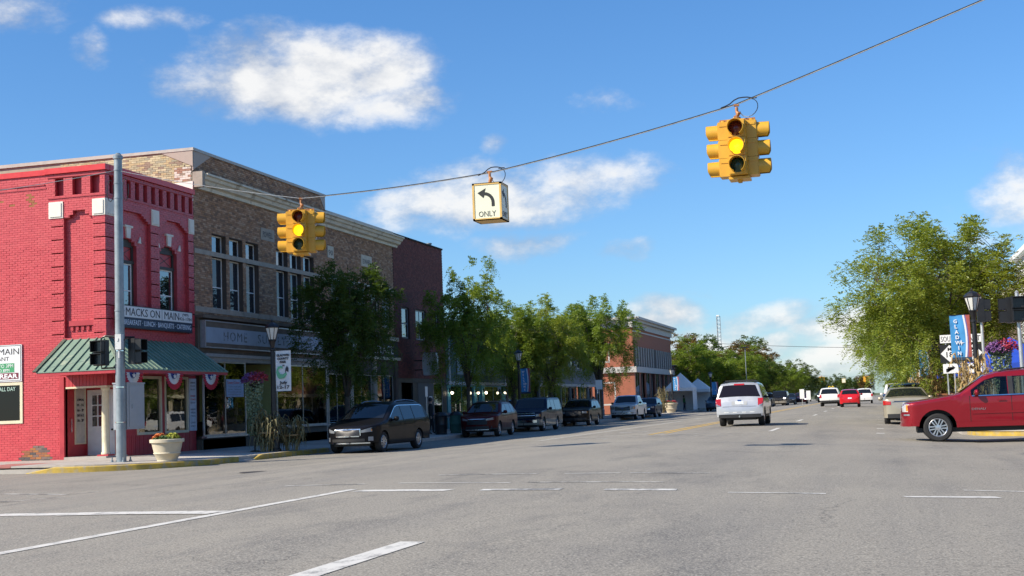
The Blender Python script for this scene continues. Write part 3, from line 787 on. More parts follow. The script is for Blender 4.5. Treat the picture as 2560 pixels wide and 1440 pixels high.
mb = MB(); mb.fbox(SIDE, -29.3, -27.42, 3.03, 3.33, .05, .054); mb.build('green_panel', pbr('sign_green', (.045, .30, .12), .5), S2)
mb = MB(); mb.fbox(SIDE, -29.3, -27.26, 2.81, 3.01, .05, .054); mb.build('maroon_panel', pbr('sign_maroon', (.16, .012, .03), .5), S2)
M_LW = pbr('letter_white', (.78, .78, .78), .5)
text('MAIN', SIDE, -27.24, 3.62, .051, .20, M_INK, S2, width=.78, align='RIGHT')
text('RESTAURANT', SIDE, -27.62, 3.42, .051, .13, M_INK, S2, width=1.35, align='RIGHT')
text('TO 3PM', SIDE, -27.46, 3.19, .055, .11, M_LW, S2, width=.56, align='RIGHT'); text('TO 8PM', SIDE, -27.60, 3.05, .055, .10, M_LW, S2, width=.5, align='RIGHT')
text('REAR', SIDE, -27.29, 2.84, .055, .14, M_LW, S2, width=.68, align='RIGHT', bold=.006)
text('ALL DAY', SIDE, -27.4, 2.42, .02, .13, pbr('window_script', (.45, .62, .52), .5), S2, width=.62, align='RIGHT')
NE = thing('neon_sign', 'red glowing neon restaurant sign inside the shop window', 'neon sign', (-24.1, 39.9, 2.4), world=True)
text('RESTAURANT', FAC, 39.98, 2.42, -.16, .12, pbr('neon_red', (.6, .02, .01), .4, emit=(1, .03, .01), estr=3.2), NE, width=.72, bold=.003)
MS = thing('menu_board', 'tall narrow white menu board at the end of the red shop front', 'sign board', (-23.98, 43.2, .85), world=True)
mb = MB(); mb.fbox(FAC, 42.96, 43.47, .85, 2.73, 0, .03); mb.build('board', pbr('pale_board', (.52, .58, .66), .5), MS)
M_GREYINK = pbr('grey_ink', (.2, .22, .26), .7)
for i in range(14):
    if i % 4 != 3: text(('HOMEMADE', 'SOUPS', 'SALADS', '', 'DINNERS', 'STEAKS', 'SEAFOOD', '', 'BURGERS', 'WRAPS', 'PIES', '', 'COFFEE', 'DAILY')[i], FAC, 43.21, 2.55 - .12 * i, .031, .06, M_GREYINK if i not in (4, 5) else pbr('red_ink', (.5, .1, .1)), MS, width=.34)
# ---- bunting hung from the awning's eave
M_BR, M_BWH, M_BB = pbr('bunting_red', (.42, .02, .04), .8), pbr('bunting_white', (.62, .60, .58), .8), pbr('bunting_blue', (.03, .05, .2), .8)
for k, (y, s) in enumerate(((36.75, 'nearest the street corner'), (39.25, 'midway along the awning'), (41.75, 'at the far end of the awning'))):
    BT = thing('bunting', 'red white and blue bunting fan under the awning, ' + s, 'bunting', (-22.5, y, 2.8), group='bunting fans under the awning')
    for nm, r0, r1, m in (('blue_centre', .02, .19, M_BB), ('white_band', .19, .36, M_BWH), ('red_band', .36, .54, M_BR)):
        mb = MB(); n = 28
        vs = []
        for i in range(n + 1):
            t = math.pi * i / n
            for r in (r0, r1): vs.append((.03 + (.03 if i % 2 else 0) * r / .3, r * math.cos(t) * 1.05, -r * math.sin(t)))
        mb.add(vs, [(2 * i, 2 * i + 1, 2 * i + 3, 2 * i + 2) for i in range(n)]); mb.build(nm, m, BT)
    mb = MB(); st = [(.075, (.13 if i % 2 == 0 else .055) * math.sin(2 * math.pi * i / 10), -.10 + (.13 if i % 2 == 0 else .055) * math.cos(2 * math.pi * i / 10) * .75) for i in range(10)]
    mb.prism(st, (0, 0, 0), (.006, 0, 0)); mb.build('star', M_BWH, BT)
# ---------------------------------------------------------------- brown brick block with white cornice
PB = thing('brick_block', 'long brown brick two-storey block with a white cornice and groups of tall narrow windows', 'building', (-24, 54, .1), world=True)
BW2, BH2 = .225, .078
M_BRN = brickmat('brown_brick', [(.32, .185, .110), (.275, .155, .092), (.38, .225, .138), (.30, .165, .088), (.20, .120, .080), (.40, .265, .175)], 1, BW2, BH2, .85, None, .14)
M_BRNM = pbr('brown_mortar', (.085, .065, .055), .9)
M_CBR = brickmat('cream_brick', [(.52, .46, .28), (.42, .38, .24), (.58, .52, .33), (.36, .34, .24), (.50, .40, .22), (.30, .22, .16)], 0, BW2, BH2, .85, (.3, .27, .2))
open_u = [44.9 + 1.39 * k for k in range(3)] + [50.45 + 1.36 * k for k in range(3)]
ph = [(u, u + 1.12, 5.41, 7.38) for u in open_u] + [(u, u + 1.12, 7.56, 8.24) for u in open_u]
ew = [56.2 + 1.62 * k for k in range(5)]
ph += [(u, u + 1.15, 5.45, 7.43) for u in ew]
ph += [(43.4, 55.66, 9.80, 10.36), (55.64, 64.5, 9.8, 10.36), (55.66, 64.5, 10.5, 12)]
mb = MB()
for r in bands(43.5, 64.4, 4.85, 11.2, ph): mb.fbox(FAC, r[0], r[1], r[2], r[3], -.34, -.012)
mb.build('wall', M_BRNM, PB)
LP = [(*b, 0.) for b in lay_bricks(43.5, 64.4, 5.06, 11.2, ph + [(43.4, 55.7, 5.21, 5.41), (43.4, 55.7, 7.38, 7.56), (55.7, 64.4, 7.43, 7.57), (49.03, 50.28, 8.49, 8.99), (55.85, 56.54, 8.43, 8.98), (59.95, 61.34, 8.42, 8.98)], BW2, BH2)]
cand = [b for b in LP if b[1] - b[0] > .2 and b[1] < 50]
cand.sort(key=lambda b: b[0]); sing = cand[::max(1, len(cand) // 300)][:300]; ss = set(sing)
single_bricks(FAC, sing, M_BRN, PB, BW2, BH2)
brick_mesh('brickwork', FAC, [b for b in LP if b not in ss], M_BRN, PB)
mb = MB(); mb.box(-45, -24.345, 43.52, 64.35, 3.7, 10.4); mb.box(-45, -28.6, 43.52, 64.35, .1, 3.7); mb.build('core', M_DARK, PB)
SD2 = Fr((0, 43.5, 0), (1, 0, 0), (0, -1, 0))
LS = [(*b, .0) for b in lay_bricks(-29.6, -24.05, 9.3, 11.2, [(-25.7, -24, 9.2, 10.02)], BW2, BH2)]
sing = [b for b in LS if b[1] - b[0] > .2 and b[2] > 9.75][:300]; ss = set(sing)
single_bricks(SD2, sing, M_CBR, PB, BW2, BH2)
brick_mesh('brickwork', SD2, [b for b in LS if b not in ss], M_CBR, PB)
mb = MB(); mb.fbox(SD2, -45, -24.02, 9.2, 11.2, -.3, -.012); mb.build('side_wall', pbr('cream_mortar', (.36, .33, .25), .9), PB)
M_RENDER = pbr('white_render', (.74, .72, .66), .7, 0, .08, 4, c2=(.45, .38, .3), c2lo=.62, c2hi=.75)
mb = MB(); mb.fpoly(SD2, [(-25.9, 9.3), (-24.0, 9.3), (-23.98, 10.05), (-25.1, 10.0)], -.02, .03); mb.build('render_patch', M_RENDER, PB)
brick_mesh('worn_bricks', SD2, [(*b, .006) for b in lay_bricks(-24.75, -24.05, 10.05, 10.6, [], BW2, BH2)], brickmat('whitewashed_brick', [(.62, .58, .50), (.35, .2, .14), (.66, .62, .55), (.55, .48, .4)], 0, BW2, BH2, .85), PB)
M_COPING = pbr('grey_coping', (.40, .36, .32), .5, .2, .08)
mb = MB(); mb.fbox(SD2, -45, -27.0, 11.2, 11.33, -.3, .06); mb.fbox(SD2, -27.0, -23.93, 11.2, 11.31, -.3, .05); mb.fbox(FAC, 43.8, 55.68, 11.2, 11.31, -.3, .06); mb.fbox(FAC, 55.68, 64.45, 10.5, 10.6, -.3, .06)
mb.build('coping', M_COPING, PB)
for fr_, pts_ in ((FAC, [(43.5, 10.45), (43.56, 10.5), (44.9, 11.2), (43.5, 11.2)]), (SD2, [(-25.3, 11.2), (-24.0, 10.62), (-23.97, 10.6), (-23.97, 11.2)]), (FAC, [(55.0, 11.2), (55.67, 10.55), (55.67, 11.2)])):
    mb = MB(); mb.fpoly(fr_, pts_, -.02, .03); mb.build('corner_flashing', pbr('tan_flashing', (.38, .31, .26), .6, 0, .05), PB)
mb = MB(); mb.fbox(FAC, 55.68, 55.75, 10.36, 11.2, -.4, -.02); mb.build('parapet_end', M_BRNM, PB)
# cornice
M_CORN = pbr('weathered_white_cornice', (.60, .56, .46), .7, 0, .1, 2, .1, 20, c2=(.26, .20, .13), c2lo=.56, c2hi=.70, c2scale=1.6)
prof = [(0, 9.80), (.09, 9.81), (.11, 9.93), (.26, 9.98), (.32, 10.10), (.40, 10.14), (.44, 10.24), (.52, 10.27), (.52, 10.34), (0, 10.40)]
for a, b in ((43.7, 55.6), (55.62, 64.9)):
    mb = MB(); P = [FAC.p(a, z, d) for d, z in prof]; mb.prism(P, (0, 0, 0), (0, b - a, 0)); mb.build('cornice', M_CORN, PB)
mb = MB(); mb.fbox(FAC, 43.5, 43.7, 9.82, 10.4, 0, .4); mb.build('cornice_end', M_STONE, PB)
# stone bands, plaques
for a, b, c, e in ((43.52, 55.68, 5.21, 5.41), (43.52, 55.68, 7.38, 7.56)):
    mb = MB(); mb.fbox(FAC, a, b, c, e, -.1, .03); mb.build('stone_band', M_STONE, PB)
mb = MB(); mb.fbox(FAC, 55.7, 64.3, 7.43, 7.57, -.1, .04); mb.build('lintel_band', pbr('pale_lintel', (.55, .52, .45), .7, 0, .1, 3), PB)
for a, b, c, e, s, m in ((49.03, 50.28, 8.49, 8.99, 'POWELL', M_STONE), (55.85, 56.54, 8.43, 8.98, '90', pbr('pale_stone', (.52, .47, .38), .8)), (59.95, 61.34, 8.42, 8.98, 'EDWARD', pbr('pale_stone', (.5, .5, .4)))):
    mb = MB(); mb.fbox(FAC, a, b, c, e, -.05, .025); pl = mb.build('name_stone', m, PB)
    text(s, FAC, (a + b) / 2, c + .13, .026, .24, M_INK, pl, width=(b - a) * .74)
mb = MB()
for k in range(5): mb.fbox(FAC, 56.6 + 1.62 * k, 56.63 + 1.62 * k, 7.58, 8.3, -.02, .012)
mb.build('brick_crack', M_DARK, PB)
# upper windows
for u in open_u:
    window(FAC, u, u + 1.12, 7.56, 8.24, -.2, PB, M_WHITE, M_WINGLASS, .05)
    window(FAC, u, u + 1.12, 5.41, 7.38, -.2, PB, M_WHITE, glassmat('curtained_glass', trans=False, refl=1.5, dark=(.03, .036, .044)), .05, (), (6.25,))
M_BEIGE = pbr('beige_panel', (.40, .34, .25), .8, 0, .1)
for i, u in enumerate(ew):
    window(FAC, u, u + 1.15, 5.45, 7.43, -.08, PB, pbr('beige_frame', (.45, .40, .32), .7), M_WINGLASS if i % 2 else pbr('blind_pale', (.32, .36, .38), .6), .09, (u + .58,), (6.9,))
# ---- shop fronts at street level
M_BOARDBRN = pbr('weathered_board', (.13, .10, .075), .85, 0, .25, 2, .2, 30)
HS = thing('old_shop_sign', 'long faded blue-grey painted sign board with ghost letters above the glass shop front', 'sign', (-23.7, 49, 3.9), world=True)
mb = MB(); mb.fbox(FAC, 43.75, 54.4, 3.9, 4.86, .12, .28); mb.build('sign_board', M_BOARDBRN, HS)
mb = MB(); mb.fbox(FAC, 43.75, 54.42, 4.06, 4.64, .28, .295); mb.build('blue_panel', pbr('faded_blue', (.28, .33, .40), .7, 0, .12, 1.2, 0, 40, c2=(.2, .2, .2), c2lo=.62, c2hi=.8, c2scale=4), HS)
mb = MB()
for a, b, c, e in ((43.73, 54.42, 4.85, 4.89), (43.73, 54.42, 3.87, 3.91), (43.70, 43.75, 3.87, 4.89)): mb.fbox(FAC, a, b, c, e, .1, .31)
mb.build('trim', pbr('metal_trim', (.45, .45, .46), .4, .5), HS)
M_GHOST = pbr('ghost_letters', (.10, .10, .09), .85, 0, .4, 7, c2=(.26, .30, .37), c2lo=.50, c2hi=.56, c2scale=9)
for s, u, w in (('HOME', 46.1, 1.9), ('SUPPLY', 49.3, 2.6), ('STORE', 52.3, 1.9)): text(s, FAC, u, 4.17, .296, .36, M_GHOST, HS, width=w, spacing=1.2)
mb = MB(); mb.fbox(FAC, 43.52, 55.6, 3.66, 4.95, -.3, .1); mb.fbox(FAC, 43.52, 54.9, 4.97, 5.08, 0, .34); mb.build('sign_backing', M_BOARDBRN, PB)
mb = MB(); mb.fbox(FAC, 43.6, 54.95, 3.54, 3.66, -.2, .36); mb.fbox(FAC, 43.6, 54.95, 3.38, 3.54, -.2, .28); mb.build('shop_cornice', pbr('grey_cornice', (.30, .29, .27), .7, 0, .15), PB)
M_ALU = pbr('aluminium_frame', (.50, .50, .50), .35, .7)
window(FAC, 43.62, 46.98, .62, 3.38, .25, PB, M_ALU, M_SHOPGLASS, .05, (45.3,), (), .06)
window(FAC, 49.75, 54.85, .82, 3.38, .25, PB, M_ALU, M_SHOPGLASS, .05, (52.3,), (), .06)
RET = Fr((0, 46.98, 0), (1, 0, 0), (0, -1, 0))
for a, b, e in ((43.62, 46.98, .62), (49.75, 54.85, .82)):
    mb = MB(); mb.fbox(FAC, a, b, .1, e, -.05, .2); mb.build('stall_riser', pbr('dark_riser', (.05, .045, .04), .6), PB)
for a, b, c in ((43.6, 47.0, .55), (49.7, 54.9, .76)): mb = MB(); mb.fbox(FAC, a, b, c, c + .065, .15, .36); mb.build('window_sill', M_ALU, PB)
mb = MB(); mb.fbox(FAC, 46.98, 49.75, .1, 3.4, -2.6, -2.5); mb.fbox(FAC, 49.5, 49.75, .1, 3.4, -2.5, .2); mb.build('entrance_wall', pbr('yellow_green_paint', (.33, .31, .11), .8, 0, .08), PB)
mb = MB(); mb.fbox(FAC, 47.0, 48.2, .12, 3.0, -2.49, -2.44); mb.build('door', pbr('brown_door', (.13, .05, .03), .6), PB)
# what stands behind the glass
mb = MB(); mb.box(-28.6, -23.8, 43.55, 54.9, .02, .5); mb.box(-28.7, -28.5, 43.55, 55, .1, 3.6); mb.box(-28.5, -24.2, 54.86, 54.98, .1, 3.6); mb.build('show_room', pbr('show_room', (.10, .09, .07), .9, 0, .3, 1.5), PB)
for (x, y0, y1, z0, z1, c) in ((-26.5, 50.2, 51.0, .5, 2.2, (.2, .22, .26)), (-26.0, 51.2, 51.9, .5, 1.4, (.3, .28, .24)), (-26.8, 52.6, 53.6, .5, 1.9, (.25, .12, .08)), (-26.2, 44.2, 44.9, .5, 1.3, (.35, .35, .35)), (-26.4, 45.6, 46.4, .5, 2.0, (.18, .16, .1)), (-25.4, 46.2, 46.7, .5, 1.1, (.3, .2, .1))):
    DC = tag(MB().box(x - .3, x + .3, y0, y1, z0, z1).box(x - .34, x + .34, y0 - .03, y1 + .03, z1, z1 + .05).box(x - .32, x + .32, y0 + .05, y1 - .05, z0 + .3, z0 + .34).build('display_cabinet', pbr('cab%d' % int(y0 * 10), c, .6)), 'cabinet of %s stock behind the plate glass shop window' % ('tall' if z1 > 1.7 else 'low'), 'cabinet', 'cabinets in the shop windows')
PS = thing('window_poster', 'pale blue printed poster taped inside the glass shop window', 'poster', (-23.72, 45.6, 2.2), world=True)
mb = MB(); mb.fbox(FAC, 45.33, 46.75, 2.05, 2.72, .26, .268); mb.build('paper', pbr('pale_blue_paper', (.30, .38, .52), .7), PS)
text('Country Corner', FAC, 45.9, 2.55, .269, .10, pbr('red_ink', (.5, .1, .1)), PS, width=1.0)
for i in range(4): text(('Crafts and gifts', 'Quilts  Antiques', 'Open daily', 'Welcome')[i], FAC, 46.0, 2.42 - .1 * i, .269, .055, M_GREYINK, PS, width=1.1)
# right-hand shop of the block
mb = MB(); mb.fbox(FAC, 55.0, 64.4, 4.0, 4.85, -.2, .15); mb.build('fascia', pbr('dark_fascia', (.03, .035, .035), .6), PB)
text('MARKETPLACE', FAC, 61.0, 4.18, .155, .42, M_LW, PB, width=5.4)
mb = MB(); mb.fbox(FAC, 55.0, 64.4, 3.86, 4.0, -.1, .3); mb.fbox(FAC, 55.0, 64.4, 4.85, 5.05, -.1, .22); mb.build('shop_cornice', pbr('cream_cornice', (.50, .46, .36), .7, 0, .1), PB)
for u in (55.0, 57.9, 61.0, 64.0):
    mb = MB(); mb.fbox(FAC, u, u + .4, .1, 3.86, -.2, .12); mb.build('pier', M_BRNM if u > 63 else pbr('pier_stone', (.3, .27, .22), .8), PB)
for a, b in ((55.42, 57.88), (58.32, 60.98), (61.42, 63.98)):
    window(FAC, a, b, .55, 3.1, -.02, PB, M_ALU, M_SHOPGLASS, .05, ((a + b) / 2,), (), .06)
    for z0_, z1_ in ((.1, .55), (3.1, 3.86)): mb = MB(); mb.fbox(FAC, a, b, z0_, z1_, -.2, .03); mb.build('panel', pbr('dark_riser', (.05, .04, .04)), PB)
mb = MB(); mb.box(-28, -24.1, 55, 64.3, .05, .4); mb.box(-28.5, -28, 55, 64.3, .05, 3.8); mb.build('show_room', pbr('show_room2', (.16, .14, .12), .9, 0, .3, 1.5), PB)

# ---------------------------------------------------------------- dark red brick building
DB = thing('dark_brick_building', 'plain dark maroon brick two-storey building with white sash windows and a dark shop front', 'building', (-24, 68.5, .1), world=True)
M_MAR = brickmat('maroon_brick', [(.15, .035, .030), (.125, .030, .026), (.17, .045, .036), (.105, .027, .024)], 1, BW2, BH2, .8)
dwin = [(65.5, 66.7), (67.7, 69.4), (70.5, 71.6)]
dh = [(a, b, 5.1, 6.75) for a, b in dwin]
mb = MB()
for r in bands(64.45, 72.6, 2.95, 10.5, dh): mb.fbox(FAC, r[0], r[1], r[2], r[3], -.3, -.012)
mb.build('wall', pbr('maroon_mortar', (.06, .03, .028), .9), DB)
LD = [(*b, 0.) for b in lay_bricks(64.45, 72.6, 2.95, 10.5, dh, BW2, BH2)]
sing = [b for b in LD if b[1] - b[0] > .2 and b[2] > 7.2][::4][:300]; ss = set(sing)
single_bricks(FAC, sing, M_MAR, DB, BW2, BH2)
brick_mesh('brickwork', FAC, [b for b in LD if b not in ss], M_MAR, DB)
mb = MB(); mb.box(-45, -24.31, 64.45, 72.6, 3, 10.4); mb.box(-45, -26.5, 64.45, 72.6, .1, 3); mb.box(-24.2, -23.95, 64.45, 72.62, 10.5, 10.58); mb.build('core', M_DARK, DB)
mb = MB(); mb.lathe([(.14, 10.58), (.14, 10.7), (.17, 10.72), (.17, 10.78), (.001, 10.8)], 14, (-24.3, 71.2, 0)); mb.build('roof_vent', M_STEEL, DB)
for a, b in dwin: window(FAC, a, b, 5.1, 6.75, -.1, DB, pbr('grey_white_frame', (.34, .35, .37), .6), M_WINGLASS, .08, ((a + b) / 2,) if b - a > 1.3 else (), (5.9,))
mb = MB(); mb.fbox(FAC, 64.5, 72.55, 2.75, 2.98, -.1, .05); mb.fbox(FAC, 64.5, 65.1, .1, 2.75, -.1, .02); mb.fbox(FAC, 66.9, 67.7, .1, 2.75, -.1, 0); mb.fbox(FAC, 71.9, 72.55, .1, 2.75, -.1, .02); mb.build('shop_front_frame', pbr('dark_green_black', (.012, .016, .018), .5), DB)
mb = MB(); mb.fbox(FAC, 67.7, 70.3, .1, 2.75, -.1, .01); mb.build('panel', pbr('grey_panel', (.075, .08, .085), .6), DB)
mb = MB(); mb.fbox(FAC, 69.5, 70.0, 1.85, 2.02, .01, .016); mb.build('notice', M_LW, DB)
window(FAC, 70.3, 71.9, .7, 2.75, 0, DB, M_ALU, M_SHOPGLASS, .06)
mb = MB(); mb.fbox(FAC, 65.1, 66.9, .1, 2.75, -.9, -.85); mb.fbox(FAC, 70.3, 71.9, .1, .7, -.1, .0); mb.build('door_recess', M_DARK, DB)
window(FAC, 65.3, 66.7, .15, 2.6, -.8, DB, M_BLACK, M_WINGLASS, .1, name='door')
WS = thing('projecting_sign', 'blank white projecting sign with bulging sides on the dark maroon building', 'sign', (-23.5, 67.3, 3.1), world=True)
PERP = Fr((0, 67.3, 0), (1, 0, 0), (0, -1, 0))
mb = MB(); bul = [(-23.45 - .06 * math.sin(math.pi * i / 8), 3.12 + 1.23 * i / 8) for i in range(9)]; bul2 = [(-22.75 + .09 * math.sin(math.pi * i / 8), 4.35 - 1.23 * i / 8) for i in range(9)]
mb.fpoly(PERP, bul2[::-1] + bul[::-1] if False else [(x, z) for x, z in bul[::-1]] + [(x, z) for x, z in bul2[::-1]], -.15, .15); mb.build('sign_case', pbr('blank_white', (.62, .63, .64), .45, 0, .04), WS)
mb = MB(); mb.box(-24.0, -23.4, 67.27, 67.33, 3.9, 3.96); mb.box(-24.0, -23.4, 67.27, 67.33, 3.4, 3.46); mb.build('bracket', M_IRON, WS)

# ---------------------------------------------------------------- teal shop
TS = thing('teal_shop', 'single-storey teal shop with white beam and pale blue sign board', 'building', (-24, 79, .1), world=True)
M_TEAL = pbr('teal_paint', (.035, .10, .10), .6, 0, .1, 2); M_TURQ = pbr('turquoise_paint', (.08, .30, .34), .55, 0, .08)
mb = MB(); mb.box(-45, -24.3, 72.7, 85.2, 2.7, 5.6); mb.box(-45, -27, 72.7, 85.2, .1, 2.7); mb.fbox(FAC, 72.7, 85.25, 2.85, 5.75, -.3, 0); mb.build('wall', M_TEAL, TS)
mb = MB()
for k in range(18): mb.fbox(FAC, 73.3, 85.0, 2.9 + .155 * k, 3.045 + .155 * k, 0, .012 if k % 2 else .02)
mb.build('siding', M_TEAL, TS)
mb = MB(); mb.fbox(FAC, 72.75, 85.2, 2.68, 2.86, -.1, .12); mb.fbox(FAC, 73.15, 73.3, 2.86, 5.7, 0, .06); mb.fbox(FAC, 85.0, 85.15, 2.86, 5.7, 0, .06); mb.fbox(FAC, 72.7, 85.25, 5.7, 5.85, -.3, .08); mb.build('white_trim', pbr('trim_grey', (.48, .50, .52), .6), TS)
for u in (72.7, 77.9, 79.6, 84.55):
    mb = MB(); mb.fbox(FAC, u, u + .55, .1, 2.68, -.1, .04); mb.build('post', M_TURQ, TS)
for a, b in ((73.25, 77.9), (80.15, 84.55)):
    window(FAC, a, b, .75, 2.66, -.02, TS, M_TURQ, M_WINGLASS, .07, ((a + b) / 2,))
    mb = MB(); mb.fbox(FAC, a, b, .1, .75, -.1, .02); mb.build('stall_riser', M_TEAL, TS)
window(FAC, 78.45, 79.6, .15, 2.66, -.1, TS, M_TURQ, M_WINGLASS, .16, name='door')
mb = MB(); mb.fbox(FAC, 74.6, 83.7, 3.3, 4.5, .02, .07); sb = mb.build('sign_panel', pbr('pale_blue_sign', (.20, .28, .31), .6), TS)
text('ON CEDAR', FAC, 81.2, 3.55, .072, .62, pbr('sign_pale_letters', (.5, .55, .57), .5), TS, width=4.4)
text('SALON', FAC, 76.9, 3.55, .072, .62, pbr('sign_pale_letters', (.5, .55, .57)), TS, width=3.6) if False else None
for u in (73.0, 78.2, 79.9, 84.3):
    WL = thing('wall_lamp', 'lit globe lamp on a turquoise post of the teal shop', 'lamp', (-23.9, u, 2.2), group='globe lamps of the teal shop')
    mb = MB(); mb.lathe([(.001, -.09), (.06, -.07), (.09, 0), (.06, .07), (.001, .09)], 12, (.12, 0, 0)); mb.build('globe', pbr('lamp_globe', (.9, .85, .7), .4, emit=(1, .85, .6), estr=4.), WL, smooth=True)
    mb = MB(); mb.tube([(0, 0, .14), (.12, 0, .14), (.12, 0, .08)], .018, 6); mb.box(-.06, .0, -.05, .05, .02, .26); mb.build('arm', M_IRON, WL)

# ---------------------------------------------------------------- lower shops behind the street trees
def simple_shop(name, label, y0, y1, top, wallm, trim, front, upper=(), low=2.9, sidewall=None):
    t = thing(name, label, 'building', (-24, (y0 + y1) / 2, .1), world=True)
    mb = MB()
    holes = [(a, b, c, e) for a, b, c, e in upper]
    for r in bands(y0, y1, low, top, holes): mb.fbox(FAC, r[0], r[1], r[2], r[3], -.3, 0)
    mb.box(-45, -24.31, y0, y1, low, top - .1); mb.box(-45, -26.5, y0, y1, .1, low)
    mb.build('wall', wallm, t)
    mb = MB(); mb.fbox(FAC, y0, y1, top, top + .12, -.35, .16); mb.fbox(FAC, y0, y1, top - .35, top - .22, 0, .06); mb.fbox(FAC, y0, y1, low - .2, low, -.1, .12); mb.build('trim', trim, t)
    for a, b, c, e in upper: window(FAC, a, b, c, e, -.08, t, trim, M_WINGLASS, .08, (), ((c + e) / 2,))
    n = max(2, int((y1 - y0) / 3)); w = (y1 - y0) / n
    for k in range(n):
        a, b = y0 + w * k, y0 + w * (k + 1)
        mb = MB(); mb.fbox(FAC, a, a + .4, .1, low - .2, -.1, .05); mb.fbox(FAC, a + .4, b, .1, .7 if k % 2 == 0 else .14, -.1, .02); mb.build('pier', front, t)
        if k % 2 == 0: window(FAC, a + .4, b, .7, low - .2, -.02, t, trim, M_WINGLASS, .07, ((a + b + .4) / 2,))
        else: window(FAC, a + .4, b, .14, low - .2, -.3, t, trim, M_WINGLASS, .12, ((a + b + .4) / 2,), name='door')
    return t
M_MAUVE = pbr('mauve_brown_siding', (.105, .075, .072), .75, 0, .1, 2); M_GREYP = pbr('grey_panel_paint', (.16, .17, .18), .7, 0, .12)
s1 = simple_shop('siding_shop', 'mauve brown sided shop beside the teal shop', 85.3, 94.0, 6.4, M_MAUVE, pbr('brown_trim', (.07, .05, .045), .7), M_MAUVE)
for k in range(8): mb = MB(); mb.fbox(FAC, 85.6 + k * 1.02, 86.5 + k * 1.02, 3.0, 5.4, 0, .03); mb.build('siding_panel', M_MAUVE, s1)
simple_shop('grey_shop', 'grey two-storey shop with pale coping behind the street trees', 94.05, 118, 7.5, M_GREYP, pbr('pale_trim', (.5, .48, .44), .7), pbr('grey_front', (.10, .11, .12), .7), [(95.5 + 2.4 * k, 96.7 + 2.4 * k, 4.2, 6.0) for k in range(9)])
BK = simple_shop('bank_building', 'orange brick corner building with a broad white cornice and pale pilaster strips', 134.2, 160, 8.85, pbr('orange_brick', (.30, .10, .055), .8, 0, .14, 3, .2, 40), pbr('bank_white', (.46, .44, .41), .65), pbr('bank_pier', (.30, .13, .09), .75), [], 4.9)
mb = MB(); SDB = Fr((0, 134.2, 0), (1, 0, 0), (0, -1, 0))
M_BANKW = pbr('bank_white', (.6, .58, .53))
for fr, a, b in ((FAC, 133.6, 160.4), (SDB, -45, -23.4)):
    mb.fbox(fr, a, b, 8.9, 9.5, -.3, .12); mb.fbox(fr, a, b, 9.5, 9.75, -.3, .5); mb.fbox(fr, a, b, 9.75, 10.0, -.3, .8)
mb.build('cornice', M_BANKW, BK)
mb = MB(); mb.fbox(FAC, 134, 160.2, 4.3, 4.9, 0, .3); mb.fbox(SDB, -45, -23.7, 4.3, 4.9, 0, .3); mb.build('belt_course', M_BANKW, BK)
mb = MB(); mb.fbox(FAC, 134.6, 159.5, 4.95, 7.0, -.02, .03); mb.build('recessed_band', pbr('band_dark', (.045, .035, .035), .7), BK)
for k in range(16):
    u = 135.0 + 1.52 * k + (1.0 if k > 7 else 0)
    if u < 159.4: mb = MB(); mb.fbox(FAC, u, u + .5, 4.95, 7.0, .03, .14); mb.build('pilaster_strip', pbr('strip_grey', (.34, .32, .30), .7), BK)
mb = MB(); mb.fbox(SDB, -45, -24.01, .1, 8.9, -.28, .013); mb.build('side_wall', pbr('orange_brick', (.3, .1, .055)), BK)
for k in range(4): window(SDB, -43 + 5 * k, -41 + 5 * k, 1.0, 3.4, .02, BK, M_BANKW, M_WINGLASS, .15); window(SDB, -43 + 5 * k, -41.5 + 5 * k, 5.4, 7.4, .02, BK, M_BANKW, M_WINGLASS, .15)
simple_shop('plain_shop', 'low brick shop beyond the bank building behind the trees', 162, 190, 5.5, pbr('dull_brick', (.2, .1, .08), .8), M_BEIGE, M_BEIGE)
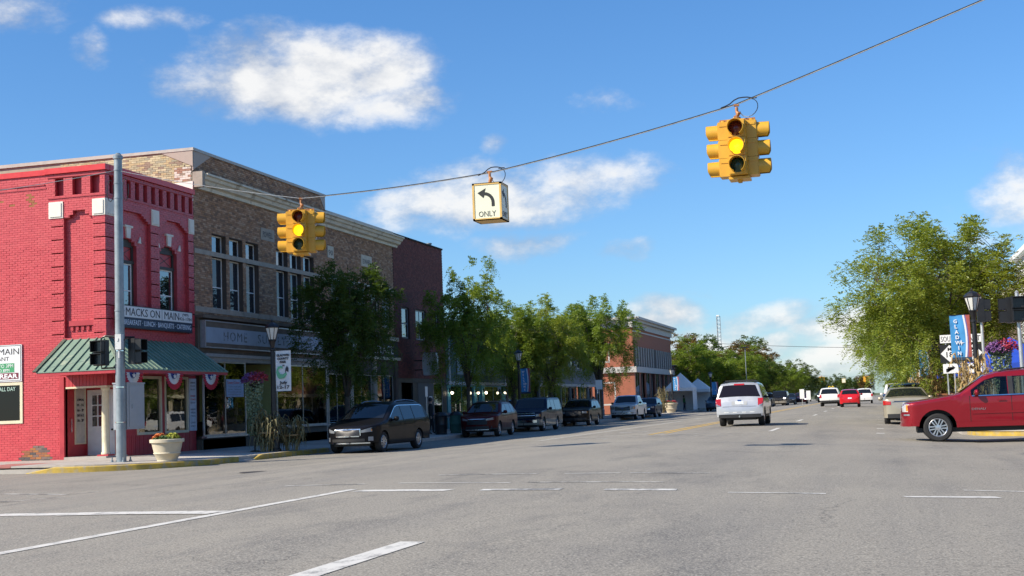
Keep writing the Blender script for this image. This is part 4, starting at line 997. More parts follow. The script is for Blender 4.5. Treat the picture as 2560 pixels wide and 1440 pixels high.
# ================================================================== RIGHT SIDE BUILDINGS
FACR = Fr((7.6, 0, 0), (0, -1, 0), (-1, 0, 0))
def right_shop(name, label, y0, y1, top, wallm, trim, front, awn=None, up=True):
    t = thing(name, label, 'building', (7.6, (y0 + y1) / 2, .1), world=True)
    wins = [(-(y0 + 1.4 + 2.3 * k + 1.1), -(y0 + 1.4 + 2.3 * k), 4.9, 6.7) for k in range(int((y1 - y0 - 1.5) / 2.3))] if up else []
    mb = MB()
    for r in bands(-y1, -y0, 3.2, top, wins): mb.fbox(FACR, r[0], r[1], r[2], r[3], -.3, 0)
    mb.box(7.91, 26, y0, y1, 3.2, top - .2); mb.box(10, 26, y0, y1, .1, 3.2); mb.fbox(FACR, -y0 - .4, -y0, .1, 3.2, -2.5, 0)
    mb.build('wall', wallm, t)
    mb = MB(); mb.fbox(FACR, -y1, -y0, top, top + .25, -.3, .3); mb.fbox(FACR, -y1, -y0, top - .5, top - .35, 0, .1); mb.fbox(FACR, -y1, -y0, 3.0, 3.3, 0, .2); mb.build('cornice', trim, t)
    for a, b, c, e in wins: window(FACR, a, b, c, e, -.12, t, trim, M_WINGLASS, .07, (), ((c + e) / 2,))
    n = max(2, int((y1 - y0) / 3.2)); w = (y1 - y0) / n
    for k in range(n):
        a, b = -y1 + w * k, -y1 + w * (k + 1)
        mb = MB(); mb.fbox(FACR, a, a + .35, .05, 3.0, -.1, .05); mb.fbox(FACR, a + .35, b, .05, .6, -.1, .0); mb.build('pier', front, t)
        window(FACR, a + .35, b, .6, 3.0, -.03, t, trim, M_WINGLASS, .07, ((a + b + .35) / 2,))
    if awn:
        mb = MB(); P = [FACR.p(-y1 + .5, 3.6, 0), FACR.p(-y1 + .5, 2.75, 1.3), FACR.p(-y1 + .5, 2.6, 1.3), FACR.p(-y1 + .5, 3.4, 0)]
        mb.prism(P, (0, 0, 0), (0, -(y1 - y0 - 1), 0)); mb.build('awning', awn, t)
    return t
right_shop('orange_shop', 'orange brick two-storey shop on the sunny side of the street', 44.5, 61.5, 8.8, pbr('sunny_brick', (.36, .14, .07), .8, 0, .15, 3, .2, 40), M_STONE, pbr('stone_pier', (.4, .34, .25), .8))
right_shop('white_shop', 'white painted brick shop with a teal awning behind the large street tree', 61.6, 76, 8.0, pbr('white_brick', (.58, .57, .54), .75, 0, .1, 5, .3, 30), M_WHITE, M_WHITE, pbr('teal_canvas', (.03, .30, .30), .8))
right_shop('brown_stucco_shop', 'brown stucco shop far along the sunny side of the street', 76.1, 104, 6.6, pbr('tan_stucco', (.20, .14, .10), .85), M_CREAM, M_BEIGE, None)
right_shop('brown_shop', 'brown brick shop row beyond the brown stucco shop', 104.1, 150, 7.4, pbr('row_brick', (.22, .10, .07), .8), M_STONE, M_BEIGE, None)

# ================================================================== SIGNAL SPAN
POLE = Vector((-21.68, 34.78, .06))
SP = thing('signal_pole', 'tall grey galvanised steel signal pole with control cabinet on the street corner', 'pole', POLE)
mb = MB(); mb.tube([(0, 0, .02), (0, 0, 9.12)], .150, 24, .118); mb.build('shaft', M_STEEL, SP, smooth=50)
mb = MB(); mb.lathe([(.13, 9.1), (.145, 9.11), (.145, 9.2), (.12, 9.22), (.06, 9.29), (.001, 9.3)], 20); mb.build('cap', M_STEEL, SP, smooth=40)
mb = MB(); mb.box(-.24, .24, -.24, .24, .0, .045); mb.build('base_plate', M_STEEL, SP)
for sx in (-1, 1):
    for sy in (-1, 1):
        mb = MB(); mb.tube([(sx * .19, sy * .19, -.02), (sx * .19, sy * .19, .17)], .022, 8); mb.tube([(sx * .19, sy * .19, .045), (sx * .19, sy * .19, .09)], .042, 6); mb.build('anchor_bolt', M_STEEL, SP)
for z in (1.18, 2.22, 3.3, 3.62, 4.5, 7.9, 8.35, 8.75):
    mb = MB(); r = .152 - .032 * z / 9.1; mb.lathe([(r, z), (r + .01, z), (r + .01, z + .035), (r, z + .035)], 20); mb.build('steel_band', M_CHROME if z < 4 else M_STEEL, SP)
mb = MB(); mb.box(-.36, .10, .18, 1.15, .98, 2.34); mb.box(-.38, .12, .16, 1.17, 2.34, 2.38); cabn = mb.build('control_cabinet', pbr('cabinet_grey', (.36, .38, .40), .5, .2, .06), SP)
mb = MB(); mb.box(.10, .115, .3, 1.05, 1.05, 2.28); mb.box(.115, .135, .42, .46, 1.6, 1.72); mb.build('cabinet_door', pbr('cabinet_grey', (.36, .38, .4)), cabn)
mb = MB(); mb.box(.0, .2, -.27, -.12, 3.35, 3.80); mb.box(.06, .12, -.29, -.27, 3.6, 3.68); mb.build('junction_box', pbr('light_grey_box', (.55, .56, .56), .5), SP)
mb = MB(); mb.tube([(.1, -.2, 3.35), (.1, -.2, 3.1)], .035, 8); mb.build('conduit', pbr('light_grey_box', (.5, .5, .5)), SP)
M_PED = pbr('ped_signal_black', (.010, .010, .011), .45)
def ped(parent, c, face):
    """two-section walk signal with egg-crate visors; face = outward axis"""
    f = Fr(c, Vector((0, 0, 1)).cross(Vector(face)), face)
    mb = MB(); mb.fbox(f, -.2, .2, -.38, .38, -.12, .1); h = mb.build('walk_signal', M_PED, parent)
    for z in (-.19, .19):
        mb = MB(); mb.fbox(f, -.19, -.17, z - .16, z + .16, .1, .30); mb.fbox(f, .17, .19, z - .16, z + .16, .1, .30); mb.fbox(f, -.19, .19, z + .15, z + .165, .1, .31); mb.fbox(f, -.19, .19, z - .165, z - .155, .1, .26); mb.build('visor', M_PED, h)
        mb = MB(); mb.fbox(f, -.16, .16, z - .14, z + .14, .1, .112); mb.build('lens', pbr('ped_lens', (.02, .02, .022), .25), h)
ped(SP, (-.58, -.10, 3.28), (0, -1, 0)); ped(SP, (.34, .28, 3.30), (1, 0, 0))
mb = MB(); mb.tube([(-.12, 0, 3.75), (-.45, -.05, 3.78), (-.58, -.08, 3.72), (-.58, -.08, 3.6)], .03, 8); mb.tube([(-.12, 0, 2.82), (-.58, -.08, 2.82), (-.58, -.08, 2.9)], .025, 8); mb.tube([(.1, .1, 3.72), (.34, .26, 3.72)], .03, 8); mb.build('bracket_arm', M_IRON, SP)
mb = MB()
for (a, w) in ((-.24, .16), (.28, .14)): mb.tube([(a + w * math.cos(t) * .7, -.05, 8.15 + .33 * math.sin(t)) for t in [rad(60 + 30 * i) for i in range(12)]], .012, 6)
mb.build('cable_loop', M_BLACK, SP)

M_SIGY = pbr('signal_yellow', (.62, .335, .030), .38, 0, .07, 5, c2=(.45, .22, .02), c2lo=.58, c2hi=.75)
M_RUST = pbr('rusty_fitting', (.38, .17, .07), .6, .3, .25, 15)
M_LR, M_LG = pbr('lens_red_off', (.07, .008, .010), .2), pbr('lens_green_off', (.006, .045, .035), .2)
M_LY = pbr('lens_yellow_lit', (.9, .55, .02), .3, emit=(1., .60, .01), estr=1.15)
M_LGL = pbr('lens_green_lit', (.05, .6, .4), .3, emit=(.1, 1., .6), estr=1.5)
M_LYO = pbr('lens_yellow_off', (.20, .11, .01), .25)
SEC = .355
def signal_cluster(name, label, loc, lit='y', group=None, vis=.225, rz=0.):
    t = thing(name, label, 'traffic light', loc, rz, group)      # origin = hanger on the wire
    top = -.30
    mb = MB(); mb.tube([(0, 0, -.02), (0, 0, -.10), (.03, 0, -.14), (0, 0, -.2), (0, 0, -.29)], [.03, .03, .05, .035, .04], 8); mb.tube([(-.05, 0, .02), (.05, 0, .02)], .025, 6); mb.build('hanger', M_RUST, t)
    mb = MB()
    for a in (0, 90): mb.box(*((-.34, .34, -.03, .03) if a == 0 else (-.03, .03, -.34, .34)), top, top + .05)
    mb.lathe([(.07, top - .02), (.07, top + .08), (.001, top + .1)], 12)
    mb.build('spider', M_RUST, t)
    for k, ang in enumerate((-90, 0, 90, 180)):
        a = rad(ang); n = Vector((math.cos(a), math.sin(a), 0)); f = Fr(n * .19, Vector((0, 0, 1)).cross(n), n)
        mb = MB()
        for i in range(3):
            z1 = top - .02 - SEC * i; mb.fbox(f, -.17, .17, z1 - SEC + .006, z1, -.02, .17); mb.fbox(f, -.155, .155, z1 - SEC + .02, z1 - .014, .17, .185)
            for s in (-1, 1): mb.fbox(f, s * .17 - .012, s * .17 + .012, z1 - .09, z1 - .05, .0, .15)
        mb.tube([f.p(0, top - .03, .08), f.p(0, top + .03, .08)], .05, 10)
        h = mb.build('signal_head', M_SIGY, t)
        for i in range(3):
            c = f.p(0, top - .02 - SEC * (i + .5), .185)
            st = (lit == 'y' and i == 1) or (lit == 'g' and i == 2)
            if ang in (0, 180): lm = (M_LR, M_LYO, M_LG)[i]
            else: lm = (M_LR, M_LY if lit == 'y' else M_LYO, M_LGL if lit == 'g' else M_LG)[i]
            Rm = Matrix((f.u, Vector((0, 0, 1)), n)).transposed()
            mb = MB(); prof = [(.001, .06), (.06, .05), (.11, .03), (.142, .004)]
            mm = MB(); mm.lathe(prof, 20); mb.add([c + Rm @ Vector(v) for v in mm.v], mm.f); mb.build('lens', lm, h, smooth=True)
            mm = MB(); nn = 22                                   # tunnel visor, cut back underneath
            for rr in (.152, .144):
                for j in range(nn + 1):
                    th = rad(-90 + 28 + (360 - 56) * j / nn); hh = (vis if math.sin(th) > -.3 else vis * (.80 + .2 * (math.sin(th) + 1) / .7))
                    mm.v += [(rr * math.cos(th), rr * math.sin(th), 0.), (rr * .985 * math.cos(th), rr * .985 * math.sin(th), hh)]
            q = 2 * (nn + 1)
            for o_ in (0, q): mm.f += [(o_ + 2 * j, o_ + 2 * j + 2, o_ + 2 * j + 3, o_ + 2 * j + 1) for j in range(nn)]
            mm.f += [(2 * j + 1, 2 * j + 3, q + 2 * j + 3, q + 2 * j + 1) for j in range(nn)]
            mb = MB(); mb.add([c + Rm @ Vector(v) for v in mm.v], mm.f); mb.build('visor', M_SIGY, h, smooth=60)
    mb = MB(); z = top - .03 - 3 * SEC; mb.box(-.20, .20, -.20, .20, z - .05, z); mb.lathe([(.04, z - .1), (.05, z - .05)], 8); mb.build('bottom_bracket', M_SIGY, t)
    return t
SPAN_D = Vector((7.6, -3.7, 0))
def on_span(px, py):
    d = ray(px, py); A0 = POLE
    # X = A0.x + 7.6k, Y = A0.y - 3.7k on the ray
    k = (d.x * A0.y - d.y * A0.x) / (d.y * SPAN_D.x - d.x * SPAN_D.y)
    return Vector((0, 0, CAM_H)) + d * ((A0.x + SPAN_D.x * k) / d.x)
W0 = POLE + Vector((.14, -.06, 8.72)); WL_, WO_, WS_ = on_span(752, 496), on_span(1224, 433), on_span(1841, 262)
WE = on_span(2450, 0); WB = WE + (WE - WS_) * .75
signal_cluster('traffic_signal', 'yellow four-way traffic signal on the wire next to the brown brick block', WL_ + Vector((0, 0, -.03)), group='traffic signals over the junction', rz=rad(15))
signal_cluster('traffic_signal', 'yellow four-way traffic signal hanging against open sky, amber lit', WS_ + Vector((0, 0, -.03)), group='traffic signals over the junction')
OS = thing('turn_sign', 'yellow-framed box sign with black left arrow hanging between the traffic signals', 'sign', WO_)
mb = MB(); mb.tube([(0, 0, .03), (0, 0, -.08), (.03, 0, -.12), (.0, 0, -.2), (0, 0, -.27)], [.03, .03, .05, .04, .04], 8); mb.tube([(-.06, 0, .03), (.06, 0, .03)], .025, 6); mb.build('hanger', M_RUST, OS)
M_SIGF = pbr('sign_frame_yellow', (.62, .40, .12), .45, 0, .06)
w, dp, z0, z1 = .335, .30, -1.10, -.26
mb = MB(); mb.box(-w, w, -dp, dp, z1 - .015, z1); mb.box(-w, w, -dp, dp, z0, z0 + .02)
e = .045
for sx in (-1, 1):
    for sy in (-1, 1): mb.box(min(sx * w, sx * (w - e)), max(sx * w, sx * (w - e)), min(sy * dp, sy * (dp - e)), max(sy * dp, sy * (dp - e)), z0, z1)
for z in (z0, z1 - e):
    mb.box(-w, w, -dp, -dp + .03, z, z + e); mb.box(-w, w, dp - .03, dp, z, z + e); mb.box(w - .03, w, -dp, dp, z, z + e); mb.box(-w, -w + .03, -dp, dp, z, z + e)
mb.build('frame', M_SIGF, OS)
M_SIGW = pbr('sign_face', (.72, .72, .55), .4, 0, .03)
M_ARW = pbr('arrow_black', (.012, .012, .012), .5)
for f, hw in ((Fr((0, -dp + .012, 0), (1, 0, 0), (0, -1, 0)), w), (Fr((w - .012, 0, 0), (0, 1, 0), (1, 0, 0)), dp)):
    mb = MB(); mb.fbox(f, -hw + e, hw - e, z0 + e, z1 - e, -.01, 0); fc = mb.build('sign_face', M_SIGW, OS)
    ins = [(.14 * hw / .335 - .21 * (1 - math.cos(rad(t))) * hw / .335, -.80 + .21 * math.sin(rad(t)) + .085) for t in range(0, 85, 12)]
    pts = [(.14 * hw / .335, -.80)] + ins; outl, inl = [], []
    for i, p in enumerate(pts):
        a, b = pts[max(0, i - 1)], pts[min(len(pts) - 1, i + 1)]; d = Vector((b[0] - a[0], b[1] - a[1])).normalized(); nn = Vector((-d.y, d.x)) * .036
        outl.append((p[0] - nn.x, p[1] - nn.y)); inl.append((p[0] + nn.x, p[1] + nn.y))
    mb = MB(); n = len(pts); V = [f.p(u, v, .003) for u, v in outl] + [f.p(u, v, .003) for u, v in inl]
    mb.add(V, [(i, i + 1, n + i + 1, n + i) for i in range(n - 1)])
    ex, ez = pts[-1]; k = hw / .335
    mb.add([f.p(u, v, .003) for u, v in ((ex - .17 * k, ez + .025), (ex + .03 * k, ez + .125), (ex + .0 * k, ez + .03), (ex - .005, ez - .03), (ex - .03 * k, ez - .10))], [(0, 4, 3, 2, 1)])
    mb.build('arrow', M_ARW, fc)
    text('ONLY', f, 0, -1.02, .002, .125, M_ARW, fc, width=.40 * k, ext=.002)
# wires
def sagged(a, b, sag, n=14): return [a.lerp(b, i / n) + Vector((0, 0, -sag * 4 * (i / n) * (1 - i / n))) for i in range(n + 1)]
sw = [W0] + sagged(W0, WL_, .06)[1:] + sagged(WL_, WO_, .05)[1:] + sagged(WO_, WS_, .05)[1:] + sagged(WS_, WB, .03)[1:]
SWT = thing('span_wire', 'twisted span wire with lashed black cable carrying the traffic signals', 'wire', W0, world=True)
mb = MB(); mb.tube(sw, .008, 6); mb.build('messenger_wire', pbr('wire_steel', (.34, .35, .36), .45, .5), SWT)
mb = MB(); bl = []
for i, p in enumerate(sw): bl.append(p + Vector((0, .012, .012)))
mb.tube(bl[15:], .017, 6)
for c, s in ((WO_, 1), (WS_, 1)):                               # slack loop beside each hanger
    u = (WS_ - WO_).normalized()
    mb.tube([c + u * (.05 + .22 + .20 * math.cos(rad(t))) + Vector((0, 0, -.12 + .17 * math.sin(rad(t)))) for t in range(-170, 110, 20)], .008, 6)
    mb.tube([c + u * (-.35 + .1 * i) + Vector((0, 0, (.02, .03, .05, .10, .12, .11, .09, .05, .03)[i])) for i in range(9)], .012, 6)
mb.build('cable', M_BLACK, SWT)
GW = MB(); GW.tube(sagged(POLE + Vector((-.14, -.05, 8.75)), POLE + Vector((-14, -4, 8.3)), .5), .010, 6)
tag(GW.build('guy_wire', M_STEEL), 'thin steel wire running from the signal pole across the red wall', 'wire')
P2 = thing('signal_pole', 'grey steel signal pole on the far corner holding the other end of the span wire', 'pole', (WB.x, WB.y, -.1))
mb = MB(); mb.tube([(0, 0, 0), (0, 0, WB.z + .5)], .15, 20, .118); mb.build('shaft', M_STEEL, P2, smooth=50)
mb = MB(); mb.box(-.24, .24, -.24, .24, 0, .05); mb.build('base_plate', M_STEEL, P2)

# ================================================================== STREET FURNITURE
M_LAMPG = pbr('lantern_glass', (.62, .62, .58), .3, 0, .05)
def make_lamp(label, loc, H=4.3):
    t = thing('street_lamp', label, 'street lamp', loc, 0, 'black lantern street lamps')
    mb = MB(); mb.lathe([(.24, 0), (.24, .06), (.19, .10), (.17, .45), (.12, .62), (.10, .66)], 16); mb.build('base', M_IRON, t, smooth=40)
    mb = MB(); mb.lathe([(.10, .66), (.085, 2.4), (.07, H - 1.02), (.10, H - 1.0), (.10, H - .96), (.065, H - .92), (.10, H - .72), (.12, H - .68)], 14); mb.build('post', M_IRON, t, smooth=40)
    mb = MB(); mb.lathe([(.12, H - .68), (.145, H - .66), (.145, H - .63), (.12, H - .62)], 8); mb.lathe([(.255, H - .22), (.27, H - .20), (.20, H - .11), (.08, H - .05), (.03, H - .02), (.04, H + .02), (.001, H + .08)], 8)
    for k in range(8):
        a = 2 * math.pi * k / 8; mb.tube([(.125 * math.cos(a), .125 * math.sin(a), H - .63), (.235 * math.cos(a), .235 * math.sin(a), H - .22)], .012, 5)
    ln = mb.build('lantern', M_IRON, t)
    for k in range(8):
        a, b = 2 * math.pi * k / 8, 2 * math.pi * (k + 1) / 8
        mb = MB(); mb.add([(.118 * math.cos(a), .118 * math.sin(a), H - .62), (.118 * math.cos(b), .118 * math.sin(b), H - .62), (.226 * math.cos(b), .226 * math.sin(b), H - .23), (.226 * math.cos(a), .226 * math.sin(a), H - .23)], [(0, 1, 2, 3)]); mb.build('pane', M_LAMPG, ln)
    return t
def post_at(px, py, X, zf):
    p = atX(px, py, X); return Vector((X, p.y, zf))
LAMP_L = post_at(684, 1000, -20.0, .07); LAMP_L2 = post_at(1298, 960, -20.1, .07); LAMP_L3 = post_at(1681, 980, -20.3, .07)
LAMP_R = atY(2441, 900, 43.6); LAMP_R = Vector((LAMP_R.x, 43.6, .03))
make_lamp('black lantern lamp post holding the white county fair banner', LAMP_L, 4.45)
make_lamp('black lantern lamp post holding the shaded blue welcome banner beside the mauve shop', LAMP_L2, 4.5)
make_lamp('black lantern lamp post holding a small blue banner beside the white tents', LAMP_L3, 4.5)
make_lamp('black lantern lamp post holding the sunlit Gladwin banner', LAMP_R, 4.35)
# banners
M_BANW = pbr('banner_white', (.70, .70, .70), .75, 0, .04); M_BANB = pbr('banner_blue', (.055, .27, .56), .6, 0, .15, 1.4, c2=(.03, .10, .2), c2lo=.5, c2hi=.8, c2scale=1.)
M_BANR, M_BANN = pbr('banner_red', (.34, .075, .06), .65, 0, .2, 6), pbr('banner_navy', (.02, .05, .10), .6)
def banner(label, base, side, z0, z1, w, kind, word=''):
    """cloth on two arms; side = +1 to the right of the post, -1 to the left"""
    t = thing('banner', label, 'banner', base, 0, 'banners on the lamp posts')
    f = Fr((0, -.02, 0), (1, 0, 0), (0, -1, 0)); off = .12
    a, b = (off, off + w) if side > 0 else (-off - w, -off)
    mb = MB(); n = 8; V = []
    for i in range(n + 1):
        u = a + (b - a) * i / n
        for j in range(7): V.append(f.p(u, z0 + (z1 - z0) * j / 6, .012 * math.sin(i * 1.1 + j * .5)))
    mb.add(V, [(7 * i + j, 7 * i + 7 + j, 7 * i + 8 + j, 7 * i + j + 1) for i in range(n) for j in range(6)]); mb.build('cloth', M_BANW if kind == 'fair' else M_BANB, t, smooth=True)
    mb = MB()
    for z in (z0 - .01, z1 + .01): mb.tube([(0, -.02, z), ((off + w) * side, -.02, z)], .012, 6)
    mb.build('arm', M_IRON, t)
    c = (a + b) / 2; D = .022
    if kind == 'fair':
        h = z1 - z0
        for s, y, hh, ww in (('GLADWIN', .86, .085, .86), ('COUNTY', .775, .085, .76), ('FAIR', .69, .085, .42), ('July', .18, .10, .52), ('12-17', .06, .115, .80)): text(s, f, c, z0 + h * y, D, hh * h / 1.5, M_INK, t, width=w * ww, bold=.004)
        mb = MB(); mb.fpoly(f, [(c - .2 * w + .5 * w * x, z0 + h * (.30 + .36 * y)) for x, y in ((-.4, .15), (-.1, 0), (.5, .05), (.9, .3), (.8, .45), (.3, .3), (0, .35), (-.3, .6), (0, .75), (.4, .7), (.2, .9), (-.3, .85), (-.55, .5))], D, D + .004); mb.build('logo', pbr('logo_green', (.15, .45, .25), .6), t)
        mb = MB(); mb.fpoly(f, [(c + w * x, z0 + h * y) for x, y in ((.12, .42), (.22, .50), (.34, .46), (.36, .56), (.26, .62), (.16, .56))], D, D + .005); mb.build('logo', M_INK, t)
        mb = MB(); mb.fpoly(f, [(c + w * x, z0 + h * y) for x, y in ((-.05, .60), (.05, .63), (.15, .61), (.05, .645), (-.02, .65))], D, D + .005); mb.build('logo', M_INK, t)
    else:
        h = z1 - z0
        def wave(o0, o1, ph): 
            lft = [(b - w * (o0 - .14 * math.sin(2.6 * y + ph)), z0 + h * y) for y in [i / 12 for i in range(13)]]
            rgt = [(min(b, b - w * (o1 - .14 * math.sin(2.6 * y + ph))), z0 + h * y) for y in [i / 12 for i in range(13)]]
            return lft[::-1] + rgt if False else lft + rgt[::-1]
        for o0, o1, m, dd in ((.40, .31, M_BANW, D), (.31, .24, pbr('banner_violet', (.12, .10, .3), .6), D + .001), (.25, .02, M_BANR, D + .002)):
            mb = MB(); P = wave(o0, o1, .3); mb.add([f.p(u, v, dd) for u, v in P], [(i, 25 - i, 24 - i, i + 1) for i in range(12)]); mb.build('stripe', m, t)
        mb = MB(); mb.fbox(f, a, b, z0, z0 + h * .06, D - .004, D + .0025); mb.build('hem', M_BANN, t)
        u = a + w * .30 if kind == 'left' else a + w * .30
        n = len(word)
        for i, ch in enumerate(word):
            text(ch, f, a + w * .27 + .012 * i, z0 + h * (.83 - .72 * i / max(1, n - 1)), D, h * .078, M_LW, t, bold=.004)
        mb = MB(); cx, cz = a + w * .52, z0 + h * .38
        mb.add([f.p(cx + r * math.cos(q), cz + r * math.sin(q), D + .004) for q, r in [(math.pi * k / 4, (.10 if k % 2 == 0 else .025)) for k in range(8)]], [tuple(range(8))]); mb.build('star', M_LW, t)
zL = lambda y, p: atY(684, y, p.y).z
banner('white county fair banner with green logo on the shaded lamp post', LAMP_L, 1, atY(700, 978, LAMP_L.y).z - .07, atY(700, 877, LAMP_L.y).z - .07, .56, 'fair')
banner('shaded blue welcome banner on the lamp post beside the mauve shop', LAMP_L2, 1, atY(1320, 986, LAMP_L2.y).z, atY(1320, 924, LAMP_L2.y).z, .55, 'wel', 'WELCOME')
banner('small blue banner on the lamp post beside the white tents', LAMP_L3, 1, 2.1, 3.6, .6, 'wel', 'WELCOME')
banner('sunlit blue banner lettered GLADWIN with red and white wave', LAMP_R, -1, atY(2410, 902, 43.6).z, atY(2410, 790, 43.6).z, .60, 'gla', 'GLADWIN')
for (px, X_, zt, zb, lab) in ((2320, None, 876, 945, 'sunlit blue WELCOME banner in front of the large street tree'), (2283, None, 915, 955, 'small blue banner far along the sunny kerb')):
    Y_ = 66 if px > 2300 else 96
    p = atY(px + 18, 950, Y_); b0 = Vector((p.x, Y_, .03))
    make_lamp('black lantern lamp post among the leaves behind ' + ('the route signs' if Y_ < 70 else 'the corn stalks'), b0, 4.3)
    banner(lab, b0, -1, atY(px, zb, Y_).z, atY(px, zt, Y_).z, .55, 'wel', 'WELCOME')
for k, (px, yt, yb, Y_) in enumerate(((1787, 956, 990, 150), (1898, 968, 990, 190), (1941, 980, 995, 225))):
    p = atY(px, 985, Y_)
    lb = Vector((p.x - .4, Y_, .05)); make_lamp('far lamp post with a tiny blue banner, number %d beyond the tents' % (k + 1) if False else ('far lamp post beyond the white tents, ' + ('first', 'second', 'third')[k] + ' in line'), lb, 4.3)
    banner('tiny blue banner on the ' + ('first', 'second', 'third')[k] + ' far lamp post beyond the tents', lb, 1, atY(px, yb, Y_).z, atY(px, yt, Y_).z, .7, 'wel')
# planters
M_POT = pbr('cream_planter', (.56, .49, .36), .75, 0, .08, 4, .15, 40)
def planter(label, loc, s=1., cols=((.50, .12, .015), (.32, .33, .03)), seed=1):
    t = thing('planter', label, 'planter', loc, 0, 'round cream street planters')
    mb = MB(); mb.lathe([(.001, 0), (.30, 0), (.32, .04), (.315, .06), (.40, .24), (.425, .26), (.425, .28), (.41, .30), (.47, .56), (.48, .60), (.535, .61), (.54, .70), (.52, .715), (.47, .715), (.46, .66), (.001, .66)], 28); mb.build('pot', M_POT, t, smooth=35)
    r = random.Random(seed); g1 = pbr('planter_leaf', (.05, .10, .02), .7, 0, .3)
    mb = MB()
    def blob(mb, n, cx, cy, rx, rz, sz):
        for _ in range(n):
            a, b = r.uniform(0, 6.28), r.random() ** .5; x, y = cx + rx * b * math.cos(a), cy + rx * b * math.sin(a); z = .68 + rz * math.sqrt(max(0, 1 - b * b)) * r.uniform(.6, 1.05)
            q = r.uniform(0, 6.28); d = Vector((math.cos(q), math.sin(q), r.uniform(-.4, .7))).normalized() * sz; e = d.orthogonal().normalized() * sz * .8
            c = Vector((x, y, z)); mb.add([c - d, c - e, c + d, c + e], [(0, 1, 2, 3)])
    blob(mb, 500, 0, 0, .46, .15, .04); mb.build('leaves', g1, t, kind='stuff')
    for i, c in enumerate(cols):
        mb = MB(); blob(mb, 420, -.22 + .44 * i, -.05, .25, .22, .03); mb.build('blossom', pbr('blossom_%d_%d' % (seed, i), c, .6, 0, .25, 30), t, kind='stuff')
    t.scale = (s, s, s); return t
pp = atY(418, 1150, 34.9)
planter('cream planter with orange and yellow flowers beside the signal pole', (pp.x, 34.9, .055), .93)
p5 = atX(1678, 1030, -20.0)
planter('cream planter with red flowers in front of the white tents', (-20.0, p5.y, .06), 1.35, ((.4, .03, .04), (.3, .04, .05)), 5)
# hanging flower columns with trailing silver leaves
def flower_column(label, loc, ztop, H, rnd, lean=0.):
    t = thing('flower_basket', label, 'flower basket', loc, 0, 'raised flower baskets with trailing leaves')
    r = random.Random(rnd)
    mb = MB(); mb.tube([(0, 0, 0), (0, 0, ztop - .35)], .028, 8); mb.lathe([(.16, 0), (.16, .03), (.03, .06)], 12); mb.build('stand', M_IRON, t)
    mb = MB(); mb.lathe([(.02, ztop - .45), (.17, ztop - .36), (.26, ztop - .2), (.28, ztop - .15)], 14); mb.build('basket', M_IRON, t)
    mb = MB()
    for _ in range(1700):
        a = r.uniform(0, 6.28); rr = .20 + r.random() * .14; z0 = ztop - .15 - H * r.random() ** 1.1
        fall = (ztop - z0) / H; R_ = rr * (1.05 - .45 * fall); c = Vector((R_ * math.cos(a), R_ * math.sin(a), z0))
        d = Vector((r.gauss(0, 1), r.gauss(0, 1), r.gauss(0, 1))).normalized() * .035; e = d.orthogonal().normalized() * .03
        mb.add([c - d, c - e, c + d, c + e], [(0, 1, 2, 3)])
    mb.build('trailing_leaves', pbr('silver_leaf', (.17, .22, .13), .7, 0, .3, 12), t, kind='stuff')
    for nm, c, cx, n in (('purple', (.13, .05, .17), -.08, 650), ('red', (.26, .015, .035), .16, 380), ('pink', (.28, .09, .20), 0, 220)):
        mb = MB()
        for _ in range(n):
            a, b = r.uniform(0, 6.28), r.random() ** .5; x, y = cx + .36 * b * math.cos(a), .36 * b * math.sin(a); z = ztop - .2 + .30 * math.sqrt(max(0, 1 - b * b)) * r.uniform(.3, 1.1) - .12 * r.random() + (.06 if nm == 'red' else 0)
            d = Vector((r.gauss(0, 1), r.gauss(0, 1), r.gauss(0, .6))).normalized() * .034; e = d.orthogonal().normalized() * .034; c0 = Vector((x, y, z)); mb.add([c0 - d, c0 - e, c0 + d, c0 + e], [(0, 1, 2, 3)])
        mb.build('blossom', pbr('petunia_' + nm, c, .6, 0, .25, 30), t, kind='stuff')
fl = atX(635, 1000, -20.6)
flower_column('shaded basket of red and purple flowers beside the county fair lamp post', (-20.6, fl.y, .08), 2.62, 1.9, 3)
flr = atY(2503, 900, 42.6)
flower_column('sunlit basket of purple and red flowers beside the blue tent', (flr.x, 42.6, .05), atY(2503, 862, 42.6).z, 1.5, 4)
